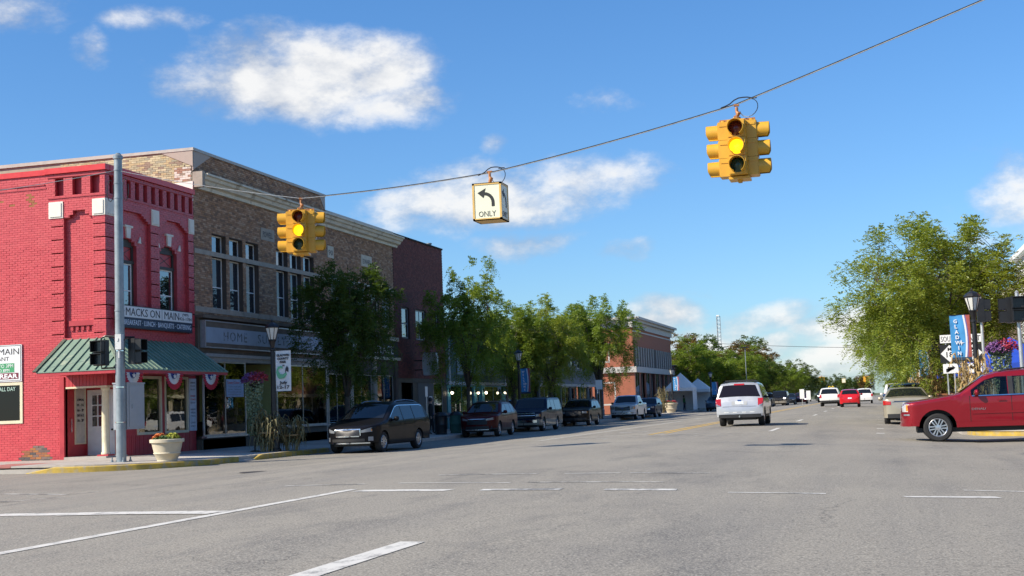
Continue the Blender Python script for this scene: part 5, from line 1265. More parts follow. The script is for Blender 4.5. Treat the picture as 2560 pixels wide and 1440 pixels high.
# corn stalk bundles
def cornstalks(label, loc, H, R_, n, seed, green=.0):
    t = thing('corn_stalks', label, 'corn stalks', loc, 0, 'dry corn stalk bundles')
    r = random.Random(seed); mb = MB(); ml = MB()
    for i in range(n):
        a = r.uniform(0, 6.28); rr = R_ * .45 * r.random() ** .5; b = Vector((rr * math.cos(a), rr * math.sin(a), 0)); tp = b * (1.6 + r.random()) + Vector((0, 0, H * r.uniform(.75, 1.08)))
        mb.tube([b, b.lerp(tp, .5) + Vector((0, 0, .02)), tp], .012, 5, .005)
        for k in range(9):
            q = b.lerp(tp, .15 + .09 * k + r.random() * .05); az = r.uniform(0, 6.28); L = r.uniform(.3, .62); o_ = Vector((math.cos(az), math.sin(az), 0)); s = Vector((-o_.y, o_.x, 0)) * r.uniform(.018, .032)
            c1, c2, c3 = q + o_ * L * .3 + Vector((0, 0, L * .38)), q + o_ * L * .65 + Vector((0, 0, L * .22)), q + o_ * L * .8 + Vector((0, 0, -L * r.uniform(.1, .7)))
            ml.add([q - s * .6, q + s * .6, c1 + s, c1 - s, c2 + s * .8, c2 - s * .8, c3], [(0, 1, 2, 3), (3, 2, 4, 5), (5, 4, 6)])
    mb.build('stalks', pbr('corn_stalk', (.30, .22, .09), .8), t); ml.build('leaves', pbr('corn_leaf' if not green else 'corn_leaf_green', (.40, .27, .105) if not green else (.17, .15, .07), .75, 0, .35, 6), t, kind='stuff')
    mb = MB(); mb.lathe([(R_ * .62, H * .45), (R_ * .64, H * .48), (R_ * .62, H * .5)], 14); mb.build('twine', pbr('twine', (.3, .2, .1), .9), t)
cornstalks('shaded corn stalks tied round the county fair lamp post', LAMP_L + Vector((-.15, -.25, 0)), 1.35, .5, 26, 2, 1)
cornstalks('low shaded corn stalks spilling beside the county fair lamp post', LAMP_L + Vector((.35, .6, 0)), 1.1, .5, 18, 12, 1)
cornstalks('sunlit corn stalks tied round the Gladwin banner lamp post', LAMP_R + Vector((-.05, -.2, 0)), 2.3, .55, 30, 3)
q = atY(2338, 985, 62); cornstalks('tall sunlit corn stalks behind the chalkboard', (q.x, 62, .03), 2.5, .75, 42, 4)
q = atY(2300, 990, 72); cornstalks('corn stalks beside the far welcome banner post', (q.x, 72, .03), 2.2, .6, 28, 5)
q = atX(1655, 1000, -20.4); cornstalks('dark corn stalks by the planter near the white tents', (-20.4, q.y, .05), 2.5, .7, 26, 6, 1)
# route signs on the sunny corner
M_SGW, M_SGK = pbr('sign_sheet_white', (.74, .74, .72), .4, 0, .03), pbr('sign_sheet_black', (.012, .012, .012), .5)
M_ALUP = pbr('galvanised_post', (.50, .51, .50), .4, .6, .12, 5)
def route_assembly(px0, px1, Y, word, num, zt, label, arrow):
    a, b = atY(px0, 900, Y).x, atY(px1, 900, Y).x; c, w = (a + b) / 2, b - a
    t = thing('route_sign', label, 'road sign', (c, Y, .03)); f = Fr((0, 0, 0), (1, 0, 0), (0, -1, 0)); zt -= .03
    for s in (-.12, .12):
        mb = MB(); mb.box(s - .022, s + .022, .0, .045, 0, zt); mb.build('post', M_ALUP, t)
    mb = MB(); mb.fbox(f, -.32, .32, zt - .32, zt, 0, .004); mb.build('plate', M_SGK, t); mb = MB(); mb.fbox(f, -.305, .305, zt - .305, zt - .015, .004, .007); mb.build('plate_face', M_SGW, t)
    text(word, f, 0, zt - .255, .008, .19, M_SGK, t, width=.55)
    s = .33
    mb = MB(); mb.fbox(f, -s, s, zt - .36 - 2 * s, zt - .36, 0, .004); mb.build('shield_plate', M_SGK, t)
    mz = zt - .36 - s
    mb = MB(); mb.fpoly(f, [(-s + .02, mz), (0, mz - s + .02), (s - .02, mz), (0, mz + s - .02)], .004, .008); mb.build('diamond', M_SGW, t)
    text('M', f, 0, mz + .10, .009, .12, M_SGK, t, width=.13, bold=.004); text(num, f, 0, mz - .13, .009, .19, M_SGK, t, width=.24, bold=.004)
    zb = zt - .40 - 2 * s
    mb = MB(); mb.fbox(f, -.26, .26, zb - .34, zb, 0, .005); mb.build('arrow_plate', M_SGW, t)
    mb = MB(); P = [(-.16, zb - .14), (-.06, zb - .05), (-.06, zb - .11), (.1, zb - .11), (.1, zb - .30), (.16, zb - .30), (.16, zb - .17), (-.06, zb - .17), (-.06, zb - .23)]
    mb.fpoly(f, P if arrow < 0 else [(-u, v) for u, v in P][::-1], .005, .008); mb.build('arrow', M_SGK, t)
zt = atY(2375, 836, 50).z
route_assembly(2351, 2400, 50, 'SOUTH', '18', zt, 'route sign assembly reading SOUTH with a white 18 diamond', 1)
route_assembly(2410, 2459, 50.2, 'EAST', '61', zt, 'route sign assembly reading EAST with a white 61 diamond', -1)
q = atY(2413, 950, 52); TP = thing('wooden_post', 'thick weathered wooden post behind the route signs', 'post', (q.x, 52, .03))
mb = MB(); mb.tube([(0, 0, 0), (0, 0, 2.2)], .13, 12, .12); mb.build('shaft', pbr('weathered_wood', (.26, .21, .15), .85, 0, .2, 5), TP); mb = MB(); mb.lathe([(.14, 2.2), (.14, 2.25), (.001, 2.27)], 12); mb.build('cap', M_STONE, TP)
# walk signal on the sunny corner
q = atY(2550, 910, 41.9); PSG = thing('walk_signal_post', 'black walk signals on a bright aluminium post at the sunny corner', 'pedestrian signal', (q.x + .05, 41.9, .05))
zz = atY(2540, 778, 41.9).z
mb = MB(); mb.tube([(0, 0, 0), (0, 0, zz + .5)], .058, 14); mb.build('post', M_ALUP, PSG, smooth=50); mb = MB(); mb.lathe([(.06, zz + .5), (.065, zz + .52), (.001, zz + .58)], 12); mb.build('cap', M_ALUP, PSG)
ped(PSG, (.0, -.22, zz), (0, -1, 0)); ped(PSG, (-.22, .2, zz), (-1, 0, 0))
q = atY(2452, 780, 45.5); P3 = thing('walk_signal_post', 'black walk signal half hidden behind the Gladwin banner lamp post', 'pedestrian signal', (q.x, 45.5, .05)); ped(P3, (0, 0, q.z), (1, 0, 0)); mb = MB(); mb.tube([(0, 0, 0), (0, 0, q.z + .45)], .05, 10); mb.build('post', M_ALUP, P3)
# small signs, sandwich boards, barrels
def post_sign(label, loc, zc, w, h, m, n=(0, -1, 0)):
    t = thing('post_sign', label, 'road sign', loc); f = Fr((0, 0, 0), Vector((0, 0, 1)).cross(Vector(n)), n)
    mb = MB(); mb.tube([(0, .02, 0), (0, .02, zc + h / 2)], .025, 8); mb.build('post', M_ALUP, t); mb = MB(); mb.fbox(f, -w / 2, w / 2, zc - h / 2, zc + h / 2, .01, .016); mb.build('plate', m, t); return t
q = atX(1066, 1000, -19.9); post_sign('parking sign on a thin steel post behind the black minivan', (-19.9, q.y, .06), 2.05, .32, .46, M_SGW, (1, 0, 0))
q = atX(1498, 975, -20.2); post_sign('white parking sign on a post behind the silver pickup truck', (-20.2, q.y, .06), 2.6, .5, .7, M_SGW)
for px, py, Y_, lab in ((2005, 985, 128, 'white one-way sign at the far kerb'), (2021, 988, 135, 'second white sign at the far kerb, beside the one-way sign')):
    q = atY(px, py, Y_); post_sign(lab, (q.x, Y_, 0), q.z, .42, .9, M_SGW)
q = atY(2313, 934, 68); post_sign('white parking sign below the sunlit welcome banner', (q.x, 68, .03), q.z, .6, .35, M_SGW)
q = atY(2363, 995, 58); CB = thing('chalkboard', 'wooden framed chalkboard with green lettering standing on the sunny pavement', 'chalkboard', (q.x, 58, .05))
f = Fr((0, 0, 0), (1, 0, 0), (0, -1, 0)); mb = MB(); M_FRW = pbr('orange_wood', (.28, .11, .04), .6)
for a, b, c, e in ((-.32, -.26, .0, 1.1), (.26, .32, .0, 1.1), (-.26, .26, 1.03, 1.1), (-.26, .26, .25, .31)): mb.fbox(f, a, b, c, e, -.02, .03)
mb.build('frame', M_FRW, CB); mb = MB(); mb.fbox(f, -.26, .26, .31, 1.03, 0, .01); mb.build('board', M_SGK, CB); text('SALE', f, 0, .72, .012, .16, pbr('chalk_green', (.1, .6, .3), .7), CB, width=.4); mb = MB(); mb.box(-.3, -.26, .3, .34, 0, 1.0); mb.box(.26, .3, .3, .34, 0, 1.0); mb.build('back_leg', M_FRW, CB)
q = atX(1642, 1030, -20.2); AB = thing('sawhorse', 'orange wooden A-frame sawhorse beside the blue utility vehicle', 'sawhorse', (-20.2, q.y, .06))
for sx in (-1, 1):
    for sy in (-1, 1): mb = MB(); mb.tube([(sx * .35, sy * .6, 0), (sx * .05, sy * .5, 1.0)], .035, 6); mb.build('leg', M_FRW, AB)
mb = MB(); mb.box(-.06, .06, -.65, .65, .95, 1.05); mb.box(-.22, .22, -.58, -.52, .4, .46); mb.build('beam', M_FRW, AB)
for px, s in ((1140, 'green litter barrel beside the dark red crossover'), (1103, 'dark litter barrel in front of the maroon building')):
    q = atX(px, 1070, -20.3); t = thing('litter_barrel', s, 'barrel', (-20.3, q.y, .07)); mb = MB(); mb.lathe([(.001, 0), (.27, 0), (.29, .05), (.27, .07), (.29, .45), (.30, .47), (.29, .5), (.30, .85), (.31, .88), (.28, .9), (.001, .86)], 20); mb.build('drum', pbr('barrel_green', (.05, .14, .10), .6) if px > 1120 else M_IRON, t, smooth=40); mb = MB(); mb.lathe([(.31, .88), (.33, .9), (.2, 1.05), (.12, 1.08)], 16); mb.build('lid', M_IRON, t)
# shop displays on the pavement in front of the maroon building
for px, w in ((1085, 1.6), (1120, 1.3)):
    q = atX(px, 1060, -22.6); t = thing('display_table', 'table of small goods set out ' + ('nearest the minivan' if px < 1100 else 'nearest the teal shop'), 'table', (-22.6, q.y, .1)); mb = MB(); mb.box(-.35, .35, -w / 2, w / 2, .70, .74); mb.build('table_top', pbr('table_pale', (.35, .37, .38), .6), t)
    for sx in (-1, 1):
        for sy in (-1, 1): mb = MB(); mb.box(sx * .3 - .02, sx * .3 + .02, sy * (w / 2 - .08) - .02, sy * (w / 2 - .08) + .02, 0, .70); mb.build('leg', M_IRON, t)
    for k in range(6):
        c = (RND.uniform(.1, .5), RND.uniform(.1, .4), RND.uniform(.1, .4)); y = q.y - w / 2 + .2 + k * (w - .4) / 5
        mb = MB(); mb.lathe([(.001, 0), (.05, 0), (.07, .1), (.04, .18), (.045, .24), (.001, .24)], 10, (0, 0, 0)); o = mb.build('vase', pbr('goods%d%d' % (px, k), c, .5), smooth=True); o.location = (-22.6 + RND.uniform(-.15, .15), y, .84)
        tag(o, 'small vase on the display table ' + ('nearest the minivan' if px < 1100 else 'nearest the teal shop'), 'vase', 'vases on display tables')
# tents
def tent(label, loc, w, h, hp, m, side=None, legm=None, skirt=.35):
    t = thing('canopy_tent', label, 'tent', loc); s = w / 2
    mb = MB(); mb.add([(-s, -s, h), (s, -s, h), (s, s, h), (-s, s, h), (0, 0, hp)] + [(-s, -s, h - skirt), (s, -s, h - skirt), (s, s, h - skirt), (-s, s, h - skirt)], [(0, 1, 4), (1, 2, 4), (2, 3, 4), (3, 0, 4), (5, 6, 1, 0), (6, 7, 2, 1), (7, 8, 3, 2), (8, 5, 0, 3)]); mb.build('canopy', m, t)
    for sx in (-1, 1):
        for sy in (-1, 1): mb = MB(); mb.box(sx * (s - .05) - .025, sx * (s - .05) + .025, sy * (s - .05) - .025, sy * (s - .05) + .025, 0, h); mb.build('leg', legm or M_WHITE, t)
    if side:
        mb = MB()
        if 'r' in side: mb.box(s - .06, s - .05, -s, s, .1, h - skirt)
        if 'b' in side: mb.box(-s, s, s - .02, s - .01, .1, h - skirt)
        if 'l' in side: mb.box(-s + .05, -s + .06, -s, s, .1, h - skirt)
        mb.build('side_wall', m, t)
    return t
M_TENTW = pbr('tent_white', (.80, .79, .76), .8, 0, .04); M_TENTB = pbr('tent_blue', (.012, .06, .42), .6, 0, .1)
q = atX(1704, 1000, -20.6); tent('white pop-up tent with side wall in front of the bank building', (-20.6, q.y, .08), 3.0, 2.5, 4.15, M_TENTW, 'rb')
q = atX(1747, 1000, -20.8); tent('smaller white tent behind the first white tent', (-20.8, q.y, .08), 3.0, 2.4, 3.7, M_TENTW, 'b')
q = atY(2497, 950, 56); tent('bright blue pop-up tent beyond the flower basket', (q.x + 0.5, 56, .05), 3.2, 2.2, 3.25, M_TENTB, None, M_WHITE)
q = atY(2403, 940, 74); tent('second blue pop-up tent behind the route signs', (q.x, 74, .05), 3.0, 2.2, 3.1, M_TENTB, None, M_WHITE)
# far junction: signals, wires, mast, fast-food arches
YF = 268
FJ = [atY(2053, 938, YF), atY(2109, 945, YF), atY(2165, 937, YF)]
signal_cluster('traffic_signal', 'tiny yellow traffic signal at the far junction, green lit', FJ[0], 'g', 'traffic signals at the far junction')
signal_cluster('traffic_signal', 'tiny yellow traffic signal at the far junction by the right-hand trees', FJ[2], 'n', 'traffic signals at the far junction')
t = thing('turn_sign', 'tiny cream box sign between the far traffic signals', 'sign', FJ[1]); mb = MB(); mb.box(-.35, .35, -.3, .3, -.95, -.1); mb.build('box', M_SIGF, t); mb = MB(); mb.box(-.3, .3, -.31, -.3, -.9, -.15); mb.tube([(0, 0, -.1), (0, 0, .05)], .03, 6); mb.build('face', M_SIGW, t)
for k, (xx) in enumerate((-15.5, 3.8)):
    t = thing('signal_pole', 'slim pole holding the far signal wire on the ' + ('shaded' if k == 0 else 'sunny') + ' kerb', 'pole', (xx, YF, -.1)); mb = MB(); mb.tube([(0, 0, 0), (0, 0, FJ[0].z + .6)], .12, 8, .08); mb.build('shaft', M_STEEL, t); mb = MB(); mb.box(-.2, .2, -.2, .2, 0, .05); mb.build('base_plate', M_STEEL, t)
mb = MB(); mb.tube([(-15.5, YF, FJ[0].z + .4), tuple(FJ[0] + Vector((0, 0, .03))), tuple(FJ[1] + Vector((0, 0, .03))), tuple(FJ[2] + Vector((0, 0, .03))), (3.8, YF, FJ[2].z + .4)], .03, 5); tag(mb.build('far_span_wire', M_STEEL), 'thin wire holding the far traffic signals', 'wire')
mb = MB(); a, b = atY(1870, 857, 200), atY(2180, 864, 200); mb.tube(sagged(a + (a - b) * .6, b + (b - a) * .6, .4), .03, 5); tag(mb.build('power_line', M_BLACK), 'thin power line crossing the street against the low clouds', 'wire')
MT = atY(1800, 900, 330); MT = Vector((MT.x, 330, -.3)); ztop = atY(1798, 788, 330).z
t = thing('lattice_mast', 'slender grey lattice radio mast behind the street trees', 'mast', MT); mb = MB(); w = .55; n = 22
for a in range(3):
    x, y = w * math.cos(a * 2.094), w * math.sin(a * 2.094); mb.tube([(x, y, 0), (x, y, ztop)], .07, 5)
for i in range(n):
    z0, z1 = ztop * i / n, ztop * (i + 1) / n
    for a in range(3):
        p, q2 = (w * math.cos(a * 2.094), w * math.sin(a * 2.094)), (w * math.cos((a + 1) * 2.094), w * math.sin((a + 1) * 2.094)); mb.tube([(*p, z0), (*q2, z1)], .05, 4); mb.tube([(*p, z1), (*q2, z1)], .04, 4)
mb.build('lattice', pbr('mast_grey', (.45, .45, .45), .5, .4), t); mb = MB(); mb.box(-.35, .35, -.3, .3, ztop, ztop + .35); mb.build('beacon_box', M_WHITE, t)
q = atY(2078, 968, 300); t = thing('arches_sign', 'yellow double-arch sign above the far red hatchback', 'sign', (q.x, 300, -.3)); mb = MB()
for s in (-1, 1): mb.tube([(s * .36 + .33 * math.cos(rad(a)), 0, q.z - .45 + .95 * math.sin(rad(a))) for a in range(0, 181, 15)], .09, 6)
mb.build('arches', pbr('arch_yellow', (.75, .5, .02), .5), t); mb = MB(); mb.box(-.2, .2, .1, .5, 0, q.z - .5); mb.box(-.9, .9, .1, .4, q.z - .9, q.z - .5); mb.build('post', M_STEEL, t)
q = atY(1862, 866, 170); t = thing('flood_light_pole', 'tall thin pole with a flat lamp above the far trees', 'street lamp', (q.x, 170, -.2)); mb = MB(); mb.tube([(0, 0, 0), (0, 0, q.z)], .06, 8, .045); mb.build('shaft', M_STEEL, t); mb = MB(); mb.box(-.4, .4, -.25, .25, q.z, q.z + .14); mb.build('lamp_head', M_IRON, t)
# ================================================================== VEHICLES
M_TYRE = pbr('tyre_rubber', (.018, .018, .019), .85, 0, .2, 20)
M_RIM = pbr('alloy_rim', (.55, .56, .58), .28, .85, .05)
M_HEADL = pbr('headlamp', (.24, .26, .29), .08, .2, .1, 12, coat=1.)
M_TAIL = pbr('tail_lamp', (.38, .012, .012), .15, 0, .1, coat=1.)
M_AMBER = pbr('amber_lamp', (.65, .22, .02), .2, 0, .1, coat=1.)
M_TRIMK = pbr('black_trim', (.016, .016, .017), .55)
M_SEAM = pbr('door_seam', (.006, .006, .006), .8)
def paint(name, c, metal=.25): return pbr('paint_' + name, c, .36, metal, .03, 3, coat=.75 if max(c) > .1 else .26, spec=.2 if max(c) > .1 else .06)
_wheel_cache = {}
def wheel_mesh(r, tw, rimr, spokes):
    k = (r, tw, rimr, spokes)
    if k in _wheel_cache: return _wheel_cache[k]
    mb = MB(); h = tw / 2
    mb.lathe([(rimr, -h + .02), (rimr + .02, -h), (r - .04, -h), (r - .01, -h + .03), (r, -h * .5), (r, h * .5), (r - .01, h - .03), (r - .04, h), (rimr + .02, h), (rimr, h - .02), (rimr, -h + .02)], 32, ax='y')
    me = bpy.data.meshes.new('wheel'); me.from_pydata(mb.v, [], mb.f); me.materials.append(M_TYRE); me.polygons.foreach_set('use_smooth', [True] * len(me.polygons)); me.set_sharp_from_angle(angle=rad(40))
    mb = MB(); mb.lathe([(rimr, h - .015), (rimr - .012, h - .005), (rimr - .03, h - .02), (rimr - .04, h - .07), (.001, h - .09)], 28, ax='y')
    mb.cur = 1; mb.lathe([(rimr - .035, h - .060), (.001, h - .075)], 24, ax='y'); mb.cur = 0
    for i in range(spokes):
        a = 2 * math.pi * i / spokes; u = Vector((math.cos(a), 0, math.sin(a))); s = Vector((-u.z, 0, u.x)); y1, y0 = h - .012, h - .06
        for w in ((-.022, .022),) if spokes > 7 else ((-.055, -.02), (.02, .055)):
            P = [u * .05 + s * w[0] * .7, u * .05 + s * w[1] * .7, u * (rimr - .02) + s * w[1] * 1.1, u * (rimr - .02) + s * w[0] * 1.1]
            mb.prism([p + Vector((0, y0, 0)) for p in P], (0, 0, 0), (0, y1 - y0 - .0, 0))
    mb.lathe([(.075, h - .02), (.07, h - .004), (.001, h)], 14, ax='y')
    mr = bpy.data.meshes.new('rim'); mr.from_pydata(mb.v, [], mb.f); mr.materials.append(M_RIM); mr.materials.append(M_TRIMK); mr.polygons.foreach_set('material_index', mb.mi)
    _wheel_cache[k] = (me, mr); return me, mr
class Car:
    def __init__(s, **k):
        s.__dict__.update(dict(Lf=.55, pf=2.4, Lr=.12, pr=3.2, tf=.22, sill=.30, rw=.35, Ra=.415, tw=.23, crown=.035, belt=(1.0, 1.08), spokes=5, rimr=.215, clad=None, nose=.0), **k)
        s.S = np.linspace(0, s.L, 900); px, pz = zip(*s.prof); z = np.interp(s.S, px, pz)
        kk = np.hanning(23); kk /= kk.sum(); zp = np.pad(z, 11, mode='edge'); s.Z = np.convolve(zp, kk, 'valid')
        s.wc = (s.fo, s.fo + s.wb)
    def zt(s, x): return float(np.interp(x, s.S, s.Z))
    def bl(s, x): return s.belt[0] + (s.belt[1] - s.belt[0]) * x / s.L
    def plan(s, x):
        v = 1.
        if x < s.Lf: v = (1 - ((s.Lf - x) / s.Lf) ** s.pf) ** (1 / s.pf)
        r = s.L - x
        if r < s.Lr: v = min(v, max(0, 1 - ((s.Lr - r) / s.Lr) ** s.pr) ** (1 / s.pr))
        return max(v, .02)
    def hw(s, x, z, rnd=True):
        b = s.bl(x); w = s.W / 2 * s.plan(x)
        if z <= b: w *= 1 - .05 * ((b - z) / b) ** 2 - .012 * (1 if z > b - .02 else 0)
        else: w *= 1 - s.tf * (z - b) / max(.2, s.H - b)
        if rnd:
            r = .075; t = (z - (s.zt(x) - r)) / r
            if t > 0: w -= r * (1 - math.sqrt(max(0, 1 - min(1, t) ** 2))) * .9
        return max(w, .004)
    def zb(s, x):
        z = s.sill + (.06 if x < s.fo - s.Ra else .05 if x > s.wc[1] + s.Ra else 0)
        for c in s.wc:
            d = abs(x - c)
            if d < s.Ra: z = max(z, s.rw + math.sqrt(s.Ra ** 2 - d * d) * .98)
        return min(z, s.zt(x) - .06)
    def X(s, x): return s.L / 2 - x
    def sf(s, y, z):     # front surface
        f = min(.999, abs(y) / (s.W / 2 * .97)); a = s.Lf * (1 - (1 - f ** s.pf) ** (1 / s.pf)); i = np.argmax(s.Z >= z)
        return max(a, float(s.S[i]))
    def sr(s, y, z):
        f = min(.999, abs(y) / max(.1, s.hw(s.L - s.Lr * 1.2, z, False))); a = s.L - s.Lr * (1 - (1 - f ** s.pr) ** (1 / s.pr)); i = len(s.Z) - 1 - np.argmax(s.Z[::-1] >= z)
        return min(a, float(s.S[i]))
    def endpatch(s, name, mat, parent, front, y0, y1, z0, z1, off=.008, ny=7, nz=3, both=False):
        """patch wrapped on the nose or tail; z0, z1 may be (inner, outer) pairs; y from inner to outer"""
        za, zb_ = [(q, q) if not isinstance(q, tuple) else q for q in (z0, z1)]
        for sg in ((1, -1) if both else (1,)):
            mb = MB(); V = []
            for i in range(ny + 1):
                t = i / ny; y = y0 + (y1 - y0) * t; lo, hi = za[0] + (za[1] - za[0]) * t, zb_[0] + (zb_[1] - zb_[0]) * t
                for j in range(nz + 1):
                    z = lo + (hi - lo) * j / nz; x = (s.sf(y, z) - off) if front else (s.sr(y, z) + off)
                    yy = y * (1 + (off / max(.3, abs(y)) if abs(y) > .5 else 0))
                    V.append((s.X(x), sg * yy, z))
            mb.add(V, [(i * (nz + 1) + j, (i + 1) * (nz + 1) + j, (i + 1) * (nz + 1) + j + 1, i * (nz + 1) + j + 1)[::(1 if (sg > 0) == front else -1)] for i in range(ny) for j in range(nz)])
            mb.build(name, mat, parent, smooth=True)
    def sidepatch(s, name, mat, parent, s0, s1, lo, hi, off=.006, n=10, nz=3, sides=(1, -1)):
        for sg in sides:
            mb = MB(); V = []; k = 0
            for i in range(n + 1):
                x = s0 + (s1 - s0) * i / n; a, b = (f(x) if callable(f) else f for f in (lo, hi))
                if b < a + .015: b = a + .015
                for j in range(nz + 1):
                    z = a + (b - a) * j / nz; V.append((s.X(x), sg * (s.hw(x, z) + off), z))
            mb.add(V, [(i * (nz + 1) + j, (i + 1) * (nz + 1) + j, (i + 1) * (nz + 1) + j + 1, i * (nz + 1) + j + 1)[::sg] for i in range(n) for j in range(nz)])
            o = mb.build(name, mat, parent, smooth=True)
        return o
    def toppatch(s, name, mat, parent, s0, s1, k=.88, off=.012, n=8, m=6, kk=None):
        mb = MB(); V = []
        for i in range(n + 1):
            x = s0 + (s1 - s0) * i / n; z = s.zt(x); dz = (s.zt(x + .02) - s.zt(x - .02)) / .04; nrm = Vector((dz, 0, 1)).normalized()
            w = (s.hw(x, z, False) - .05) * (k if kk is None else k + (kk - k) * i / n)
            for j in range(m + 1):
                v = -1 + 2 * j / m; y = v * w; zc = z + s.crown * (1 - (y / s.hw(x, z, False)) ** 2)
                V.append((s.X(x) + nrm.x * off, y, zc + nrm.z * off))
        mb.add(V, [(i * (m + 1) + j, (i + 1) * (m + 1) + j, (i + 1) * (m + 1) + j + 1, i * (m + 1) + j + 1)[::-1] for i in range(n) for j in range(m)])
        return mb.build(name, mat, parent, smooth=True)
    def make(s, name, label, cat, pm, loc, rz, group=None, glass=None):
        t = thing(name, label, cat, loc, rz, group); gl = glass or M_GLASSC
        st = set(np.round(np.linspace(0, s.L, 56), 4)) | {round(q, 4) for q in (0, .006, .02, .045, .08, .13, .2, .3, .42)} | {round(s.L - q, 4) for q in (0, .003, .012, .03, .06, .1)}
        for c in s.wc: st |= {round(c + s.Ra * q, 4) for q in (-1.003, -.997, -.95, -.87, -.75, -.6, -.4, -.2, 0, .2, .4, .6, .75, .87, .95, .997, 1.003)}
        st = sorted(q for q in st if 0 <= q <= s.L); n1, n2, m = 7, 7, 6
        opn = getattr(s, 'open', False)
        if opn:
            for a, b in s.wins: st = sorted(set(st) | {a + .02, b - .02})
        rows = []
        for x in st:
            zb, zt = s.zb(x), s.zt(x); b = s.bl(x)
            if zt > b + .12: zs = [zb + (b - zb) * i / n1 for i in range(n1)] + [b + (zt - b) * (1 - (1 - i / n2) ** 1.7) for i in range(n2 + 1)]
            else: zs = [zb + (zt - zb) * (1 - (1 - i / (n1 + n2)) ** 1.5) for i in range(n1 + n2 + 1)]
            R_ = [(s.X(x), s.hw(x, z), z) for z in zs]
            w = R_[-1][1]; T = [(s.X(x), w * (1 - 2 * j / m), zt + s.crown * min(1, w / .4) * (1 - (1 - 2 * j / m) ** 2)) for j in range(1, m)]
            rows.append(R_ + T + [(a, -b_, c) for a, b_, c in R_[::-1]])
        mb = MB(); K = len(rows[0])
        for r in rows: mb.v += r
        for i in range(len(rows) - 1):
            for j in range(K):
                j2 = (j + 1) % K
                if opn and any(a + .015 <= st[i] and st[i + 1] <= b - .015 for a, b in s.wins):
                    q4 = [rows[i][j], rows[i][j2], rows[i + 1][j], rows[i + 1][j2]]
                    if all(p[2] > s.bl(st[i]) - .01 and p[2] < min(s.zt(st[i]) - .09, s.H - .14) and abs(p[1]) > .5 for p in q4): continue
                mb.f.append((i * K + j, (i + 1) * K + j, (i + 1) * K + j2, i * K + j2))
                zc = (rows[i][j][2] + rows[i][j2][2]) / 2
                mb.mi.append(1 if (s.clad and zc < s.clad) or j == K - 1 else 0)
        body = mb.build('body', [pm, s.cladm if s.clad else M_TRIMK], t, smooth=32)
        mb = MB(); h = s.W / 2 - .32; mb.box(-s.L / 2 + .35, s.L / 2 - .4, -h, h, .24, .66); mb.build('underbody', M_TRIMK, t)
        for c in s.wc:
            for sg in (1, -1):
                me, mr = wheel_mesh(s.rw, s.tw, s.rimr, s.spokes); o = obj('wheel', me, t); o.location = (s.X(c), sg * (s.W / 2 - s.tw / 2 - .035), s.rw); o.rotation_euler = (0, RND.uniform(0, 6), 0 if sg > 0 else math.pi); obj('rim', mr, o)
                mb = MB(); mb.box(s.X(c) - s.Ra, s.X(c) + s.Ra, sg * (s.W / 2 - .34) - .02, sg * (s.W / 2 - .34) + .02, s.sill, s.rw + s.Ra); mb.build('wheel_well', M_TRIMK, t)
        s.toppatch('windshield', gl, t, *s.ws)
        if s.rws: s.toppatch('rear_window', gl, t, *s.rws, kk=getattr(s, 'rk', None))
        for a, b in s.wins: s.sidepatch('side_window', gl, t, a, b, lambda x: s.bl(x) + .03, lambda x: min(s.zt(x) - .10, s.H - .155), .005)
        mz = s.sill + .06
        for x in s.seams: s.sidepatch('door_seam', M_SEAM, t, x - .006, x + .006, mz, lambda q: min(s.zt(q) - .12, s.bl(q) + .02), .003, 1, 6)
        for x in s.handles: s.sidepatch('door_handle', s.hm if hasattr(s, 'hm') else pm, t, x, x + .2, s.bl(x) - .13, s.bl(x) - .095, .028, 3, 1)
        for sg in (1, -1):
            x, z = s.mir, s.bl(s.mir) + .10; w = s.hw(x, z); mb = MB(); mm = MB(); mm.lathe([(.001, -.085), (.06, -.07), (.085, 0), (.07, .06), (.001, .085)], 12)
            mb.add([(s.X(x) + v[0] * .75, sg * (w + .13) + v[1] * 1.25, z + v[2]) for v in mm.v], mm.f); mb.tube([(s.X(x), sg * (w - .02), z - .04), (s.X(x), sg * (w + .1), z - .03)], .03, 6); mb.build('mirror', getattr(s, 'mirm', pm), t, smooth=True)
        if getattr(s, 'rails', True):
            for sg in (1, -1):
                a, b = s.ws[1] + .35, (s.rws[0] - .1 if s.rws else s.L - .6); pts = []
                for i in range(9):
                    x = a + (b - a) * i / 8; z = s.zt(x); pts.append((s.X(x), sg * (s.hw(x, z, False) - .13), z + (.055 if 0 < i < 8 else .01)))
                mb = MB(); mb.tube(pts, .018, 6); mb.build('roof_rail', getattr(s, 'railm', M_TRIMK), t)
        return t
    def front(s, t, lamps, grille, gm, plate=None, bump=None, fogs=None, chrome=None):
        for q in lamps: s.endpatch('headlight', q[4] if len(q) > 4 else M_HEADL, t, True, *q[:4], both=True, off=.012)
        if grille: s.endpatch('grille', gm, t, True, *grille, off=.010, both=False)
        for q in (chrome or []): s.endpatch('grille_bar', M_CHROME, t, True, *q, off=.02)
        if bump: s.endpatch('bumper', bump[4] if len(bump) > 4 else M_TRIMK, t, True, *bump[:4], off=.014)
        if plate: s.endpatch('licence_plate', M_PLATE, t, True, -.16, .16, plate, plate + .11, off=.03)
        for q in (fogs or []): s.endpatch('fog_lamp', M_HEADL, t, True, *q, both=True, off=.016)
